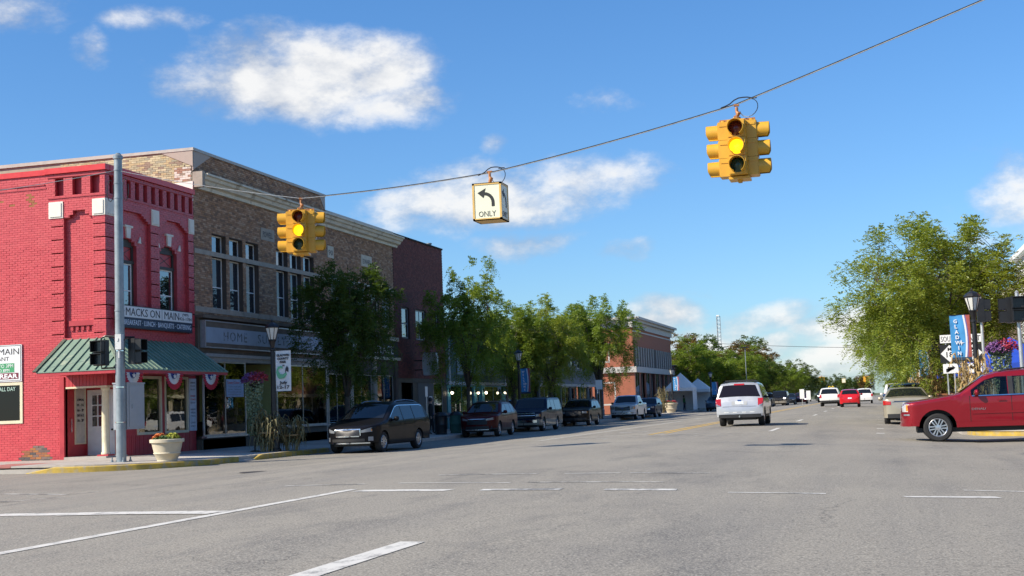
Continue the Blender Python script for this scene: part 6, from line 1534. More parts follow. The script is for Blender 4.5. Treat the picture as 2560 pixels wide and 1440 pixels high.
    def back(s, t, lamps, plate, bump=None, bar=None, high=None):
        for q in lamps: s.endpatch('tail_light', q[4] if len(q) > 4 else M_TAIL, t, False, *q[:4], both=True, off=.012)
        s.endpatch('licence_plate', M_PLATE, t, False, -.16, .16, plate, plate + .11, off=.02)
        if bump: s.endpatch('bumper', bump[4] if len(bump) > 4 else M_TRIMK, t, False, *bump[:4], off=.014)
        if bar: s.endpatch('tailgate_bar', bar[4], t, False, *bar[:4], off=.02)
        if high: s.endpatch('brake_light', M_TAIL, t, False, *high, off=.045)

FACE_CAM, AWAY = -math.pi / 2, math.pi / 2
def park(px, py_unused, Y, X, z=None): return Vector((X, Y, gz(X) if z is None else z))
# -- black minivan
van = Car(L=5.1, W=1.98, H=1.74, wb=3.06, fo=.95, rw=.36, Ra=.41, prof=[(0, .55), (.03, .74), (.10, .86), (.30, .93), (1.1, 1.09), (1.25, 1.13), (2.15, 1.62), (2.5, 1.70), (3.6, 1.735), (4.5, 1.69), (4.72, 1.60), (4.98, 1.1), (5.06, .95), (5.1, .6)], Lf=.75, pf=2.2, ws=(1.28, 2.2), rws=(4.62, 4.93), wins=[(1.55, 2.55), (2.62, 3.55), (3.62, 4.6)], seams=[1.75, 2.6, 3.6], handles=[2.3, 2.75], mir=1.75, belt=(.99, 1.12), spokes=10, rimr=.225, railm=pbr('blue_sheen_rail', (.10, .13, .2), .3, .6), tf=.24)
kx = -17.45
v = van.make('minivan', 'black minivan with chrome-framed grille parked by the shaded kerb', 'minivan', paint('black', (.008, .008, .010), .0), (kx + .1, 44.55, -.11), FACE_CAM - rad(3.5))
M_MESHG = pbr('chrome_mesh', (.035, .033, .033), .35, .3, .8, 60)
van.front(v, [(.50, .93, (.70, .74), (.78, .91)), (.78, .92, (.75, .79), (.82, .87), M_AMBER)], (-.46, .46, .60, .80), M_MESHG, None, (-.75, .75, .33, .37, M_CHROME), [(.70, .83, .42, .56)], [(-.48, .48, .80, .835), (-.44, .44, .565, .60), (-.49, -.46, .60, .82), (.46, .49, .60, .82)])
van.endpatch('lower_intake', M_TRIMK, v, True, -.6, .6, .40, .50, .01)
van.sidepatch('window_trim', M_CHROME, v, 1.5, 4.6, lambda x: min(van.zt(x) - .095, van.H - .15), lambda x: min(van.zt(x) - .075, van.H - .13), .008, 14, 1)
van.back(v, [(.72, .92, .9, 1.2)], .8)
# -- dark red crossover
crv = Car(L=4.6, W=1.86, H=1.68, wb=2.66, fo=.92, rw=.36, Ra=.42, prof=[(0, .55), (.03, .78), (.10, .92), (.3, 1.0), (1.05, 1.10), (1.2, 1.13), (1.95, 1.58), (2.3, 1.655), (3.1, 1.675), (3.8, 1.62), (4.05, 1.50), (4.42, 1.12), (4.55, 1.0), (4.6, .6)], Lf=.7, pf=2.3, ws=(1.22, 2.0), rws=(3.95, 4.38), wins=[(1.5, 2.4), (2.46, 3.3), (3.36, 3.85)], seams=[1.6, 2.43, 3.35], handles=[2.1, 2.95], mir=1.6, belt=(1.02, 1.14), spokes=5, rimr=.23, clad=.42, cladm=M_TRIMK, tf=.25)
CR = road_pt = None
def put(px, py, X): p = atX(px, py, X); return Vector((X, p.y, -.11))
v = crv.make('crossover', 'dark red crossover with thin chrome grille line parked by the shaded kerb', 'car', paint('dark_red', (.07, .005, .008), .2), (-18.35, 61.9, -.11), FACE_CAM + rad(2))
crv.front(v, [(.45, .90, (.78, .82), (.86, .95))], (-.5, .5, .60, .86), M_TRIMK, None, (-.55, .55, .34, .37, M_RIM), None, [(-.48, .48, .845, .87)])
crv.endpatch('lower_intake', M_TRIMK, v, True, -.7, .7, .38, .52, .01)
crv.back(v, [(.70, .86, .95, 1.35)], .8)
# -- old two-tone truck wagon
sub = Car(L=5.58, W=1.95, H=1.84, wb=3.34, fo=.86, rw=.375, Ra=.44, prof=[(0, .55), (.02, .88), (.06, 1.04), (.2, 1.09), (1.45, 1.16), (1.6, 1.20), (2.12, 1.72), (2.4, 1.81), (3.8, 1.835), (5.15, 1.82), (5.32, 1.74), (5.46, 1.15), (5.54, 1.0), (5.58, .6)], Lf=.25, pf=3.2, ws=(1.62, 2.15), rws=(5.26, 5.43), wins=[(1.78, 2.7), (2.78, 3.6), (3.7, 5.1)], seams=[1.75, 2.74, 3.65], handles=[2.45, 3.3], mir=1.9, belt=(1.10, 1.14), spokes=8, rimr=.21, clad=.62, cladm=paint('pale_gold', (.28, .25, .20)), tf=.17, rails=False)
v = sub.make('truck_wagon', 'dark blue old truck wagon with a wide chrome grille behind the red crossover', 'car', paint('dark_blue', (.010, .018, .04), .2), (-18.5, 71.6, -.11), FACE_CAM + rad(1))
sub.front(v, [(.62, .90, .80, .93), (.86, .95, .80, .93, M_AMBER)], (-.62, .62, .74, 1.0), M_TRIMK, None, (-.93, .93, .48, .62, M_CHROME), None, [(-.62, .62, .98, 1.005), (-.62, .62, .85, .885), (-.62, .62, .73, .75)])
sub.back(v, [(.80, .93, .8, 1.2)], .7)
# -- black utility
utb = Car(L=4.7, W=1.9, H=1.70, wb=2.75, fo=.9, rw=.36, Ra=.42, prof=[(0, .55), (.03, .80), (.08, .96), (.3, 1.02), (1.2, 1.12), (1.35, 1.16), (1.95, 1.58), (2.3, 1.66), (3.3, 1.69), (4.1, 1.64), (4.3, 1.52), (4.55, 1.1), (4.65, .95), (4.7, .6)], Lf=.5, pf=2.4, ws=(1.38, 1.98), rws=(4.2, 4.5), wins=[(1.6, 2.45), (2.52, 3.35), (3.42, 4.15)], seams=[1.65, 2.48, 3.38], handles=[2.2, 3.05], mir=1.7, belt=(1.04, 1.12), clad=.45, cladm=M_TRIMK)
v = utb.make('utility_car', 'black sport utility car with amber corner lamps parked ahead of the silver pickup', 'car', paint('black2', (.006, .006, .007), .0), (-18.55, 83.5, -.11), FACE_CAM + rad(1))
utb.front(v, [(.55, .88, .80, .93), (.82, .92, .80, .92, M_AMBER)], (-.5, .5, .68, .92), M_TRIMK, None, (-.8, .8, .42, .52))
utb.back(v, [(.72, .9, .85, 1.2)], .75)
# -- silver pickup
pk = Car(L=5.9, W=2.03, H=1.92, wb=3.68, fo=.95, rw=.40, Ra=.47, prof=[(0, .6), (.02, 1.0), (.06, 1.12), (.2, 1.18), (1.45, 1.27), (1.6, 1.30), (2.2, 1.80), (2.5, 1.89), (3.6, 1.91), (3.85, 1.86), (3.98, 1.36), (4.06, 1.30), (5.8, 1.30), (5.87, 1.2), (5.9, .7)], Lf=.35, pf=2.8, ws=(1.62, 2.22), rws=(3.86, 3.97), wins=[(1.8, 2.7), (2.78, 3.7)], seams=[1.8, 2.74, 3.78], handles=[2.45, 3.4], mir=1.95, belt=(1.20, 1.26), spokes=6, rimr=.24, tf=.2, rails=False, mirm=M_TRIMK, sill=.38)
v = pk.make('pickup_truck', 'silver pickup truck with a black and chrome grille parked by the shaded kerb', 'pickup', paint('silver', (.58, .61, .66), .25), (-19.15, 103.8, -.11), FACE_CAM + rad(1))
pk.front(v, [(.60, .95, .84, 1.06), (.86, .97, .86, 1.0, M_AMBER)], (-.58, .58, .74, 1.06), M_TRIMK, None, (-.95, .95, .48, .62, M_RIM), [(.66, .84, .50, .60)], [(-.5, .5, .98, 1.0), (-.52, .52, .88, .90), (-.5, .5, .78, .80)])
pk.endpatch('emblem', pbr('emblem_blue', (.02, .06, .2), .3), v, True, -.10, .10, .87, .95, .022)
pk.back(v, [(.85, .98, .8, 1.2)], .65)
# -- dark blue utility with roof rack
v = sub_b = utb.make('utility_car', 'dark blue sport utility vehicle parked last before the white tents', 'car', paint('navy', (.012, .025, .06), .3), (-19.25, 113.6, -.11), FACE_CAM + rad(1))
utb.front(v, [(.55, .88, .80, .95)], (-.5, .5, .68, .92), M_CHROME, .48, (-.8, .8, .42, .52)); utb.back(v, [(.72, .9, .85, 1.2)], .75)
# -- silver compact SUV driving away
esc = Car(L=4.43, W=1.81, H=1.70, wb=2.62, fo=.88, rw=.355, Ra=.42, prof=[(0, .55), (.03, .8), (.1, .95), (1.1, 1.08), (1.25, 1.12), (1.85, 1.58), (2.2, 1.67), (3.2, 1.70), (4.0, 1.67), (4.10, 1.63), (4.26, 1.12), (4.30, 1.05), (4.36, .98), (4.42, .7), (4.43, .55)], Lf=.4, pf=2.6, Lr=.10, pr=3.0, ws=(1.28, 1.88), rws=(4.115, 4.262), wins=[(1.55, 2.35), (2.42, 3.2), (3.27, 3.95)], seams=[1.6, 2.4, 3.2], handles=[2.1, 2.95], mir=1.6, belt=(1.04, 1.08), tf=.20, clad=.40, cladm=M_TRIMK, sill=.34, rk=.96, mirm=M_TRIMK)
SILV = paint('bright_silver', (.50, .51, .53), .45)
v = esc.make('compact_suv', 'silver compact sport utility vehicle driving away in the middle of the street', 'car', SILV, (-5.22, 54.15, gz(-5.2)), AWAY, glass=glassmat('tinted_glass', trans=False, refl=1.45, dark=(.012, .008, .009)))
esc.back(v, [(.70, .90, .80, 1.08), (.74, .89, .80, .885, M_HEADL)], .86, (-.88, .88, .48, .70, SILV), (-.42, .42, 1.02, 1.05, pbr('silver_trim', (.45, .45, .46), .3, .6)), (-.20, .20, 1.60, 1.665))
esc.endpatch('lower_bumper', M_TRIMK, v, False, -.80, .80, .34, .47, .018)
for y in (-.55, -.25, .1, .42): esc.endpatch('reflector', pbr('reflector_white', (.8, .8, .78), .2), v, False, y, y + .16, .535, .56, .02)
esc.endpatch('plate_recess', pbr('recess_grey', (.36, .37, .38), .5), v, False, -.30, .30, .82, 1.02, .016)
esc.endpatch('tailgate_seam', M_SEAM, v, False, -.64, .64, .765, .775, .012); esc.endpatch('emblem', pbr('emblem_blue', (.02, .06, .2)), v, False, -.07, .07, .985, 1.03, .03)
mb = MB(); mb.tube([(-2.2, 0, .38), (-2.36, 0, .38)], .03, 8); mb.tube([(-2.36, 0, .38), (-2.36, 0, .44)], .018, 8); mb.build('tow_hitch', M_CHROME, v)
for x in (-1.75, -1.1, -.4): mb = MB(); mb.box(x, x + .06, -.54, .54, 1.765, 1.80); mb.build('roof_bar', M_TRIMK, v)
# -- red maroon SUV crossing
env = Car(L=4.87, W=1.90, H=1.80, wb=2.87, fo=.92, rw=.372, Ra=.475, prof=[(0, .60), (.02, .80), (.06, .97), (.2, 1.03), (.9, 1.12), (1.35, 1.19), (1.5, 1.22), (2.12, 1.66), (2.45, 1.755), (3.2, 1.795), (4.3, 1.78), (4.52, 1.70), (4.72, 1.12), (4.82, 1.0), (4.87, .6)], Lf=.42, pf=2.6, ws=(1.52, 2.15), rws=(4.46, 4.68), wins=[(1.78, 2.68), (2.82, 3.66), (3.78, 4.42)], seams=[1.74, 2.76, 3.74], handles=[2.42, 3.4], mir=1.92, belt=(1.14, 1.16), spokes=6, rimr=.245, tf=.20, sill=.36, open=True, hm=paint('candy_red', (.24, .006, .014), .3), mirm=paint('candy_red', (.24, .006, .014), .3))
RED = paint('candy_red', (.24, .006, .014), .3)
EX, EY = 1.46, 36.35
v = env.make('red_suv', 'shiny red sport utility vehicle crossing at the sunny corner', 'car', RED, (EX + env.L / 2 - env.fo, EY + env.W / 2 - .1, -.045), math.pi, glass=glassmat('clearer_glass', trans=True, refl=1.45, tint=(.42, .48, .46)))
env.front(v, [(.60, .885, .80, 1.0, pbr('clear_lamp', (.65, .66, .66), .1, .3, coat=1.)), (.80, .905, .82, .98, M_AMBER)], (-.5, .5, .78, 1.02), M_CHROME, None, (-.9, .9, .42, .5, RED), [(.70, .88, .70, .74)])
env.sidepatch('rub_strip', RED, v, 1.78, 3.7, .70, .76, .016, 6, 1); env.sidepatch('rocker_panel', RED, v, 1.38, 3.36, .37, .50, .03, 6, 2)
env.sidepatch('window_trim', M_CHROME, v, 1.8, 4.4, lambda x: env.bl(x) + .006, lambda x: env.bl(x) + .028, .012, 8, 1)
for a in (2.70, 3.68): env.sidepatch('pillar', M_TRIMK, v, a, a + .12, env.belt[0] + .03, env.H - .16, .010, 1, 3)
text('DENALI', Fr((env.X(1.95), env.hw(2.0, .82) + .006, 0), (-1, 0, 0), (0, 1, 0)), 0, .80, 0, .055, pbr('dull_chrome', (.4, .3, .3), .3, .7), v, width=.34, ext=.002)
M_SEAT = pbr('grey_seat', (.16, .16, .15), .85)
for sx, sy in ((2.55, .42), (2.55, -.42), (3.5, .42), (3.5, -.42)):
    mb = MB(); mb.box(env.X(sx), env.X(sx - .5), sy - .25, sy + .25, .62, .80); mb.prism([(env.X(sx), sy - .24, .75), (env.X(sx) + .1, sy - .24, .75), (env.X(sx) - .08, sy - .22, 1.32), (env.X(sx) - .18, sy - .22, 1.32)], (0, 0, 0), (0, .47, 0)); mb.box(env.X(sx) - .20, env.X(sx) - .10, sy - .13, sy + .13, 1.34, 1.52); mb.build('seat', M_SEAT, v)
mb = MB(); mb.box(env.X(1.78), env.X(1.45), -.8, .8, .7, 1.16); mb.box(env.X(4.7), env.X(1.7), -.82, .82, .5, .6); mb.build('dashboard', M_TRIMK, v)
mb = MB(); mb.tube([(env.X(1.95) - .07 * math.cos(a), .42 + .18 * math.sin(a), 1.13 + .17 * math.cos(a)) for a in [2 * math.pi * i / 16 for i in range(17)]], .016, 6); mb.tube([(env.X(1.75), .42, 1.06), (env.X(1.95), .42, 1.13)], .025, 6); mb.build('steering_wheel', M_TRIMK, v)
env.back(v, [(.74, .92, .8, 1.2)], .75)
# -- champagne sedan
sed = Car(L=4.87, W=1.84, H=1.48, wb=2.77, fo=.98, rw=.33, Ra=.385, prof=[(0, .45), (.04, .62), (.15, .72), (1.25, .93), (1.45, .97), (2.25, 1.38), (2.6, 1.46), (3.2, 1.455), (3.6, 1.38), (4.28, 1.08), (4.45, 1.06), (4.76, 1.05), (4.83, .98), (4.86, .7), (4.87, .5)], Lf=.6, pf=2.4, Lr=.28, pr=2.8, ws=(1.48, 2.28), rws=(3.55, 4.25), wins=[(1.75, 2.6), (2.67, 3.45)], seams=[1.75, 2.63, 3.5], handles=[2.3, 3.1], mir=1.85, belt=(.92, .98), tf=.28, sill=.24, rimr=.225, rails=False, rk=1.0)
GOLD = paint('champagne', (.40, .36, .28), .5)
v = sed.make('sedan', 'champagne gold sedan parked at the sunny kerb behind the red vehicle', 'car', GOLD, (1.08, 56.9, gz(1.05) + .005), AWAY)
sed.back(v, [(.60, .90, .80, (.93, .97))], .76, (-.75, .75, .28, .44), (-.5, .5, .93, .95, M_TRIMK))
sed.endpatch('chrome_strip', M_CHROME, v, False, -.55, .55, .905, .92, .018); sed.front(v, [(.5, .85, .6, .7)], (-.4, .4, .5, .62), M_TRIMK)
mb = MB(); mb.box(-1.0, -.97, -.01, .01, 1.46, 1.54); mb.build('antenna', M_TRIMK, v)
# -- the rest of the traffic, seen small
v = utb.make('utility_car', 'blue sport utility vehicle hidden ahead of the champagne sedan', 'car', paint('blue', (.02, .05, .12), .3), (1.35, 64.5, gz(1.3)), AWAY); utb.back(v, [(.72, .9, .85, 1.2)], .75, None, None, (-.15, .15, 1.6, 1.64))
WHT = paint('white', (.68, .68, .67), 0.)
v = sub.make('white_wagon', 'tall white sport utility vehicle parked furthest ahead at the sunny kerb', 'car', WHT, (1.3, 86.5, gz(1.3)), AWAY); sub.back(v, [(.80, .93, .95, 1.25)], .8, (-.9, .9, .45, .6))
v = esc.make('white_suv', 'white sport utility vehicle driving away ahead of the silver one', 'car', WHT, (-4.35, 128, gz(-4.3)), AWAY); esc.back(v, [(.70, .90, .80, 1.08)], .86, (-.88, .88, .40, .56))
hat = Car(L=3.95, W=1.72, H=1.52, wb=2.49, fo=.8, rw=.31, Ra=.36, prof=[(0, .5), (.05, .72), (.2, .82), (.85, .98), (1.0, 1.02), (1.75, 1.43), (2.1, 1.50), (2.9, 1.51), (3.45, 1.45), (3.55, 1.40), (3.78, 1.02), (3.86, .92), (3.94, .7), (3.95, .5)], ws=(1.05, 1.8), rws=(3.50, 3.74), wins=[(1.3, 2.2), (2.28, 3.1)], seams=[1.4, 2.24], handles=[1.9], mir=1.4, belt=(.95, 1.02), tf=.24, Lr=.2, pr=2.6, rails=False, sill=.26, rimr=.2)
v = hat.make('red_hatchback', 'bright red hatchback driving away down the street', 'car', paint('bright_red', (.50, .012, .018), .0), (-2.35, 118.6, gz(-2.3)), AWAY); hat.back(v, [(.58, .80, .86, 1.04)], .72, (-.6, .6, .3, .40))
v = esc.make('white_suv', 'far pale sport utility vehicle driving away beyond the red hatchback', 'car', WHT, (-1.5, 158, gz(-1.5)), AWAY); esc.back(v, [(.70, .90, .80, 1.08)], .86)
DKS = (('dark_a', (.012, .013, .016)), ('dark_b', (.02, .022, .025)), ('dark_c', (.05, .008, .01)), ('dark_d', (.02, .03, .045)), ('mid', (.06, .085, .12)))
M_HLON = pbr('headlamp_on', (.9, .9, .85), .2, emit=(1, .96, .9), estr=3.)
for (mdl, px, Y_, pmn, lab, on) in ((utb, 1790, 150, 4, 'grey blue car parked beyond the white tents', 0), (utb, 1913, 158, 0, 'far black car half hidden by the silver vehicle', 0), (sub, 1951, 168, 0, 'far black truck coming this way with headlamps on', 1), (sed, 1973, 176, 1, 'far dark sedan between the oncoming truck and the red car', 0), (sed, 2003, 180, 2, 'far dark red sedan coming this way with headlamps on', 1), (utb, 2062, 196, 3, 'farthest oncoming dark car with headlamps on', 1)):
    X_ = atY(px, 1005, Y_).x
    v = mdl.make('far_car', lab, 'car', paint(*DKS[pmn], .2), (X_, Y_, gz(X_)), FACE_CAM)
    hz_ = .62 if mdl is sed else .86
    mdl.front(v, [(.55, .85, hz_, hz_ + .14, M_HLON if on else M_HEADL)], (-.45, .45, hz_ - .1, hz_ + .08), M_TRIMK)
# ================================================================== TREES
def leafmat(name, a, b, c):
    m = bpy.data.materials.new(name); m.use_nodes = True
    t = m.node_tree; t.nodes.clear(); q = G(t)
    pos = q.n('ShaderNodeNewGeometry').outputs['Position']
    n1 = q.rng(q.noise(pos, 1.1, 4, .6), .34, .66); n2 = q.rng(q.noise(pos, 9., 2), .3, .7)
    col = q.mix(n1, col4(a), col4(b)); col = q.mix(q.m('MULTIPLY', n2, .55), col, col4(c))
    d = q.n('ShaderNodeBsdfDiffuse'); q.put(d.inputs[0], col)
    tr = q.n('ShaderNodeBsdfTranslucent'); q.put(tr.inputs[0], q.mix(1., col, (1.25, 1.2, .55, 1), 'MULTIPLY'))
    gl = q.n('ShaderNodeBsdfGlossy'); gl.inputs['Roughness'].default_value = .45; gl.inputs[0].default_value = (.8, .85, .9, 1)
    m1 = q.n('ShaderNodeMixShader'); m1.inputs[0].default_value = .45; t.links.new(d.outputs[0], m1.inputs[1]); t.links.new(tr.outputs[0], m1.inputs[2])
    m2 = q.n('ShaderNodeMixShader'); m2.inputs[0].default_value = .025; t.links.new(m1.outputs[0], m2.inputs[1]); t.links.new(gl.outputs[0], m2.inputs[2])
    o = q.n('ShaderNodeOutputMaterial'); t.links.new(m2.outputs[0], o.inputs[0])
    return m
LEAF_G = leafmat('locust_leaf', (.110, .205, .030), (.200, .300, .042), (.29, .31, .046))
LEAF_Y = leafmat('locust_leaf_yellowing', (.135, .230, .036), (.250, .325, .050), (.36, .34, .056))
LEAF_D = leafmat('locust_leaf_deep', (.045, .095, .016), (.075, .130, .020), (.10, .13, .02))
LEAF_F = leafmat('far_leaf', (.070, .120, .028), (.115, .165, .036), (.15, .165, .04))
LEAF_O = leafmat('turning_leaf', (.10, .085, .025), (.15, .11, .03), (.22, .10, .03))
M_BARK = pbr('bark', (.085, .068, .052), .9, 0, .3, 8, .6, 40)
def tree_mesh(seed, H, R_, zc0, ncl, nfr, nlf, lsz, frl, zfork, lean=(0, 0), squash=1., wisps=12):
    rs = np.random.RandomState(seed); r = random.Random(seed)
    mb = MB(); C = Vector((lean[0], lean[1], (zc0 + H) / 2)); hz = (H - zc0) / 2
    fork = Vector((lean[0] * .3, lean[1] * .3, zfork)); r0 = .045 * H ** .9 * .55
    mb.tube([(0, 0, 0), (0, 0, .12), fork * .5 + Vector((.05, .02, 0)), fork], [r0 * 1.45, r0 * 1.1, r0 * .95, r0 * .85], 10)
    tips = []
    nl = 6
    for i in range(nl):
        a = 2 * math.pi * (i + r.random() * .6) / nl; e = r.uniform(.45, .95)
        end = C + Vector((R_ * e * math.cos(a) * .8, R_ * e * math.sin(a) * .8, hz * r.uniform(.1, .75)))
        mid = fork.lerp(end, .5) + Vector((r.uniform(-.2, .2), r.uniform(-.2, .2), .35))
        mb.tube([fork - Vector((0, 0, .1)), fork.lerp(mid, .5), mid, mid.lerp(end, .6), end], [r0 * .62, r0 * .5, r0 * .36, r0 * .2, .02], 7); tips += [mid, mid.lerp(end, .5), end]
        for k in range(5):
            b = mid.lerp(end, r.uniform(.0, .8)); d = Vector((r.gauss(0, 1), r.gauss(0, 1), r.gauss(.3, .6))).normalized(); q = b + d * R_ * r.uniform(.3, .55)
            mb.tube([b, b.lerp(q, .5) + Vector((0, 0, .1)), q], [r0 * .2, r0 * .13, .012], 5); tips += [b.lerp(q, .5), q]
    # leaf clusters in an uneven crown
    cen = []
    ph = rs.uniform(0, 6.28, 6)
    while len(cen) < ncl:
        v = rs.normal(size=3); v /= np.linalg.norm(v)
        az = math.atan2(v[1], v[0]); lump = 1 + .16 * math.sin(2 * az + ph[0]) + .13 * math.sin(3 * az + ph[1] + 2 * v[2]) + .12 * math.sin(5 * v[2] + ph[2] + az) + .08 * math.sin(7 * az + ph[3])
        rr = rs.uniform(0, 1) ** .42 * lump
        p = np.array([R_ * rr * v[0], R_ * rr * v[1] * squash, hz * rr * v[2]])
        if v[2] < -.25 and rs.rand() < .45: continue
        if math.sin(3.1 * p[0] / R_ * 2 + ph[4]) * math.sin(3.3 * p[1] / R_ * 2 + ph[5]) * math.sin(2.7 * p[2] / hz * 2 + ph[2]) > .33: continue
        cen.append(p + np.array(C))
    for k in range(wisps):                                        # long shoots that break the outline
        a = rs.uniform(0, 6.28); el = rs.uniform(-.1, 1.3); v = np.array([math.cos(a) * math.cos(el), math.sin(a) * math.cos(el), math.sin(el)])
        for q in (.98, 1.08, 1.17): cen.append(np.array(C) + v * np.array([R_, R_ * squash, hz]) * q)
    cen = np.array(cen); T = np.array([tuple(t_) for t_ in tips])
    for c in cen[::2]:
        j = np.argmin(((T - c) ** 2).sum(1)); b = Vector(T[j]); q = Vector(c)
        if (q - b).length < R_ * .8: mb.tube([b, b.lerp(q, .55) + Vector((0, 0, .06)), q], [.016, .011, .006], 4, caps=False)
    N = len(cen) * nfr
    base = np.repeat(cen, nfr, 0) + rs.normal(size=(N, 3)) * np.array([.16, .16, .12]) * R_ / 3.2
    rad_ = base - np.array(C); rad_ /= (np.linalg.norm(rad_, axis=1, keepdims=True) + 1e-6)
    d = rs.normal(size=(N, 3)) + rad_ * 1.1 + np.array([0, 0, .25]); d /= np.linalg.norm(d, axis=1, keepdims=True)
    L = frl * rs.uniform(.6, 1.2, size=(N, 1)); dro = L * rs.uniform(.35, .9, size=(N, 1))
    side = np.cross(d, np.array([0, 0, 1.])); side /= (np.linalg.norm(side, axis=1, keepdims=True) + 1e-6)
    upv = np.cross(side, d)
    Q = []
    for k in range(nlf):
        t_ = .12 + .88 * k / (nlf - 1); p = base + d * L * t_; p[:, 2:3] -= dro * t_ * t_
        sg = 1 if k % 2 else -1; ll = lsz * rs.uniform(.75, 1.2, size=(N, 1)); tilt = rs.uniform(-.6, .35, size=(N, 1))
        ax = side * sg * .85 + d * .45 + upv * tilt; ax /= np.linalg.norm(ax, axis=1, keepdims=True)
        wv = np.cross(ax, upv + rs.normal(size=(N, 3)) * .5); wv /= (np.linalg.norm(wv, axis=1, keepdims=True) + 1e-6); wv *= lsz * .18
        Q.append(np.stack([p, p + ax * ll * .5 + wv, p + ax * ll, p + ax * ll * .5 - wv], 1))
    Q = np.concatenate(Q, 0).reshape(-1, 3).astype(np.float32); nf = len(Q) // 4
    me = bpy.data.meshes.new('crown'); me.vertices.add(len(Q)); me.vertices.foreach_set('co', Q.ravel()); me.loops.add(nf * 4); me.loops.foreach_set('vertex_index', np.arange(nf * 4, dtype=np.int32)); me.polygons.add(nf); me.polygons.foreach_set('loop_start', np.arange(0, nf * 4, 4, dtype=np.int32)); me.update(calc_edges=True)
    tm = bpy.data.meshes.new('trunk'); tm.from_pydata(mb.v, [], mb.f); tm.materials.append(M_BARK); tm.polygons.foreach_set('use_smooth', [True] * len(tm.polygons))
    return tm, me
def with_mat(me, m): c = me.copy(); c.materials.clear(); c.materials.append(m); return c
TA = tree_mesh(5, 9.6, 4.4, 1.7, 560, 19, 10, .15, .50, 2.1, (-.5, 0), wisps=26)      # the big tree of the sunny side
TB = tree_mesh(8, 7.6, 2.9, 2.2, 300, 17, 10, .14, .44, 2.2, (0, 0), wisps=16)
TC = tree_mesh(13, 7.4, 2.7, 2.1, 280, 17, 10, .14, .44, 2.0, (.2, 0), wisps=16)
TF = tree_mesh(21, 9.0, 3.8, 1.2, 300, 10, 6, .34, .6, 1.8, wisps=8)
TF2 = tree_mesh(27, 10., 3.6, 1.0, 300, 10, 6, .34, .6, 1.8, wisps=8)
_tc = {}
def tree(name, label, T, leaf, loc, s=1., rz=0., group=None):
    t = thing(name, label, 'tree', loc, rz, group); t.scale = (s, s, s) if not isinstance(s, tuple) else s
    k = (T[1].name, leaf.name)
    if k not in _tc: _tc[k] = with_mat(T[1], leaf)
    obj('trunk', T[0], t); obj('crown', _tc[k], t); return t
def tp(px, X): return atX(px, 1000, X).y
GL = 'street trees along the shaded kerb'
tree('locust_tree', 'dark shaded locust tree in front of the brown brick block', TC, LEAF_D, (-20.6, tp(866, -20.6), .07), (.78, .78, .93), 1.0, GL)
tree('locust_tree', 'feathery locust tree with forked trunk in front of the teal shop', TB, LEAF_G, (-20.6, tp(1172, -20.6), .07), (.72, .72, 1.05), 2.2, GL)
tree('locust_tree', 'leafy locust tree standing between the teal and mauve shops', TC, LEAF_G, (-22.2, tp(1285, -22.2), .07), (.86, .86, 1.0), .3, GL)
tree('locust_tree', 'yellowing locust tree behind the dark blue truck wagon', TB, LEAF_Y, (-20.4, tp(1378, -20.4), .07), (.90, .90, .98), 4.0, GL)
tree('locust_tree', 'dense green locust tree partly covering the bank building', TC, LEAF_G, (-20.6, tp(1500, -20.6), .07), (1.06, 1.06, 1.20), 5.2, GL)
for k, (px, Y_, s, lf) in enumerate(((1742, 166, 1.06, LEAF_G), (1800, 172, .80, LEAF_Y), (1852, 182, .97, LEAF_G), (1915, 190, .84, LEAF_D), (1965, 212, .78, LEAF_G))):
    X_ = atY(px, 980, Y_).x
    tree('locust_tree', 'green locust tree beyond the white tents, ' + ('next to the bank', 'second from the bank', 'third from the bank', 'fourth from the bank', 'farthest from the bank')[k], (TB, TC)[k % 2], lf, (X_, Y_, 0), (s * 1.3, s * 1.3, s), k * 1.3, GL)
# sunny side
tree('locust_tree', 'large sunlit locust tree behind the Gladwin banner', TA, LEAF_Y, (atY(2372, 980, 61).x + .2, 61, .03), (.92, .92, .86), .6, 'street trees along the sunny kerb')
for k, (px, Y_, s) in enumerate(((2330, 84, .80), (2290, 103, .86), (2270, 122, .92))):
    tree('locust_tree', 'sunlit locust tree ' + ('just behind the largest one', 'two behind the largest one', 'three behind the largest one')[k] + ' at the sunny kerb', TA, (LEAF_G, LEAF_Y, LEAF_G)[k], (atY(px, 980, Y_).x, Y_, .03), s, k + 2., 'street trees along the sunny kerb')
# trees beyond the street and round the far junction
rt = random.Random(4)
FARL = 'far tree at the end of the street'
for k in range(16):
    Y_ = 232 + 9 * k + rt.uniform(-3, 3)
    X_ = rt.uniform(-40, -22) - .02 * (Y_ - 230); tree('far_tree', 'far leafy tree behind the shaded side of the street', (TF, TF2)[k % 2], rt.choice((LEAF_F, LEAF_F, LEAF_D, LEAF_O)), (X_, Y_, -.25), rt.uniform(.95, 1.3), rt.uniform(0, 6), 'trees behind the far end of the shaded side')
for k in range(34):
    Y_ = rt.uniform(320, 480); X_ = -60 + 3.6 * k + rt.uniform(-3, 3)
    tree('far_tree', FARL, (TF, TF2)[k % 2], rt.choice((LEAF_F, LEAF_D, LEAF_F, LEAF_O)), (X_, Y_, -.25), rt.uniform(.55, .8) if X_ > -26 else rt.uniform(.8, 1.1), rt.uniform(0, 6), 'trees closing the end of the street')
for (px, Y_, ytop, lf) in ((1700, 190, 845, LEAF_O), (1840, 215, 862, LEAF_O), (1900, 240, 880, LEAF_O), (1985, 255, 905, LEAF_F), (2022, 262, 920, LEAF_F)):
    p = atY(px, ytop, Y_); tree('far_tree', 'tall turning tree rising above the far street trees', TF2, lf, (p.x, Y_, -.25), max(.6, (p.z + .3) / 10.2), px * .01, 'tall trees above the far street trees')
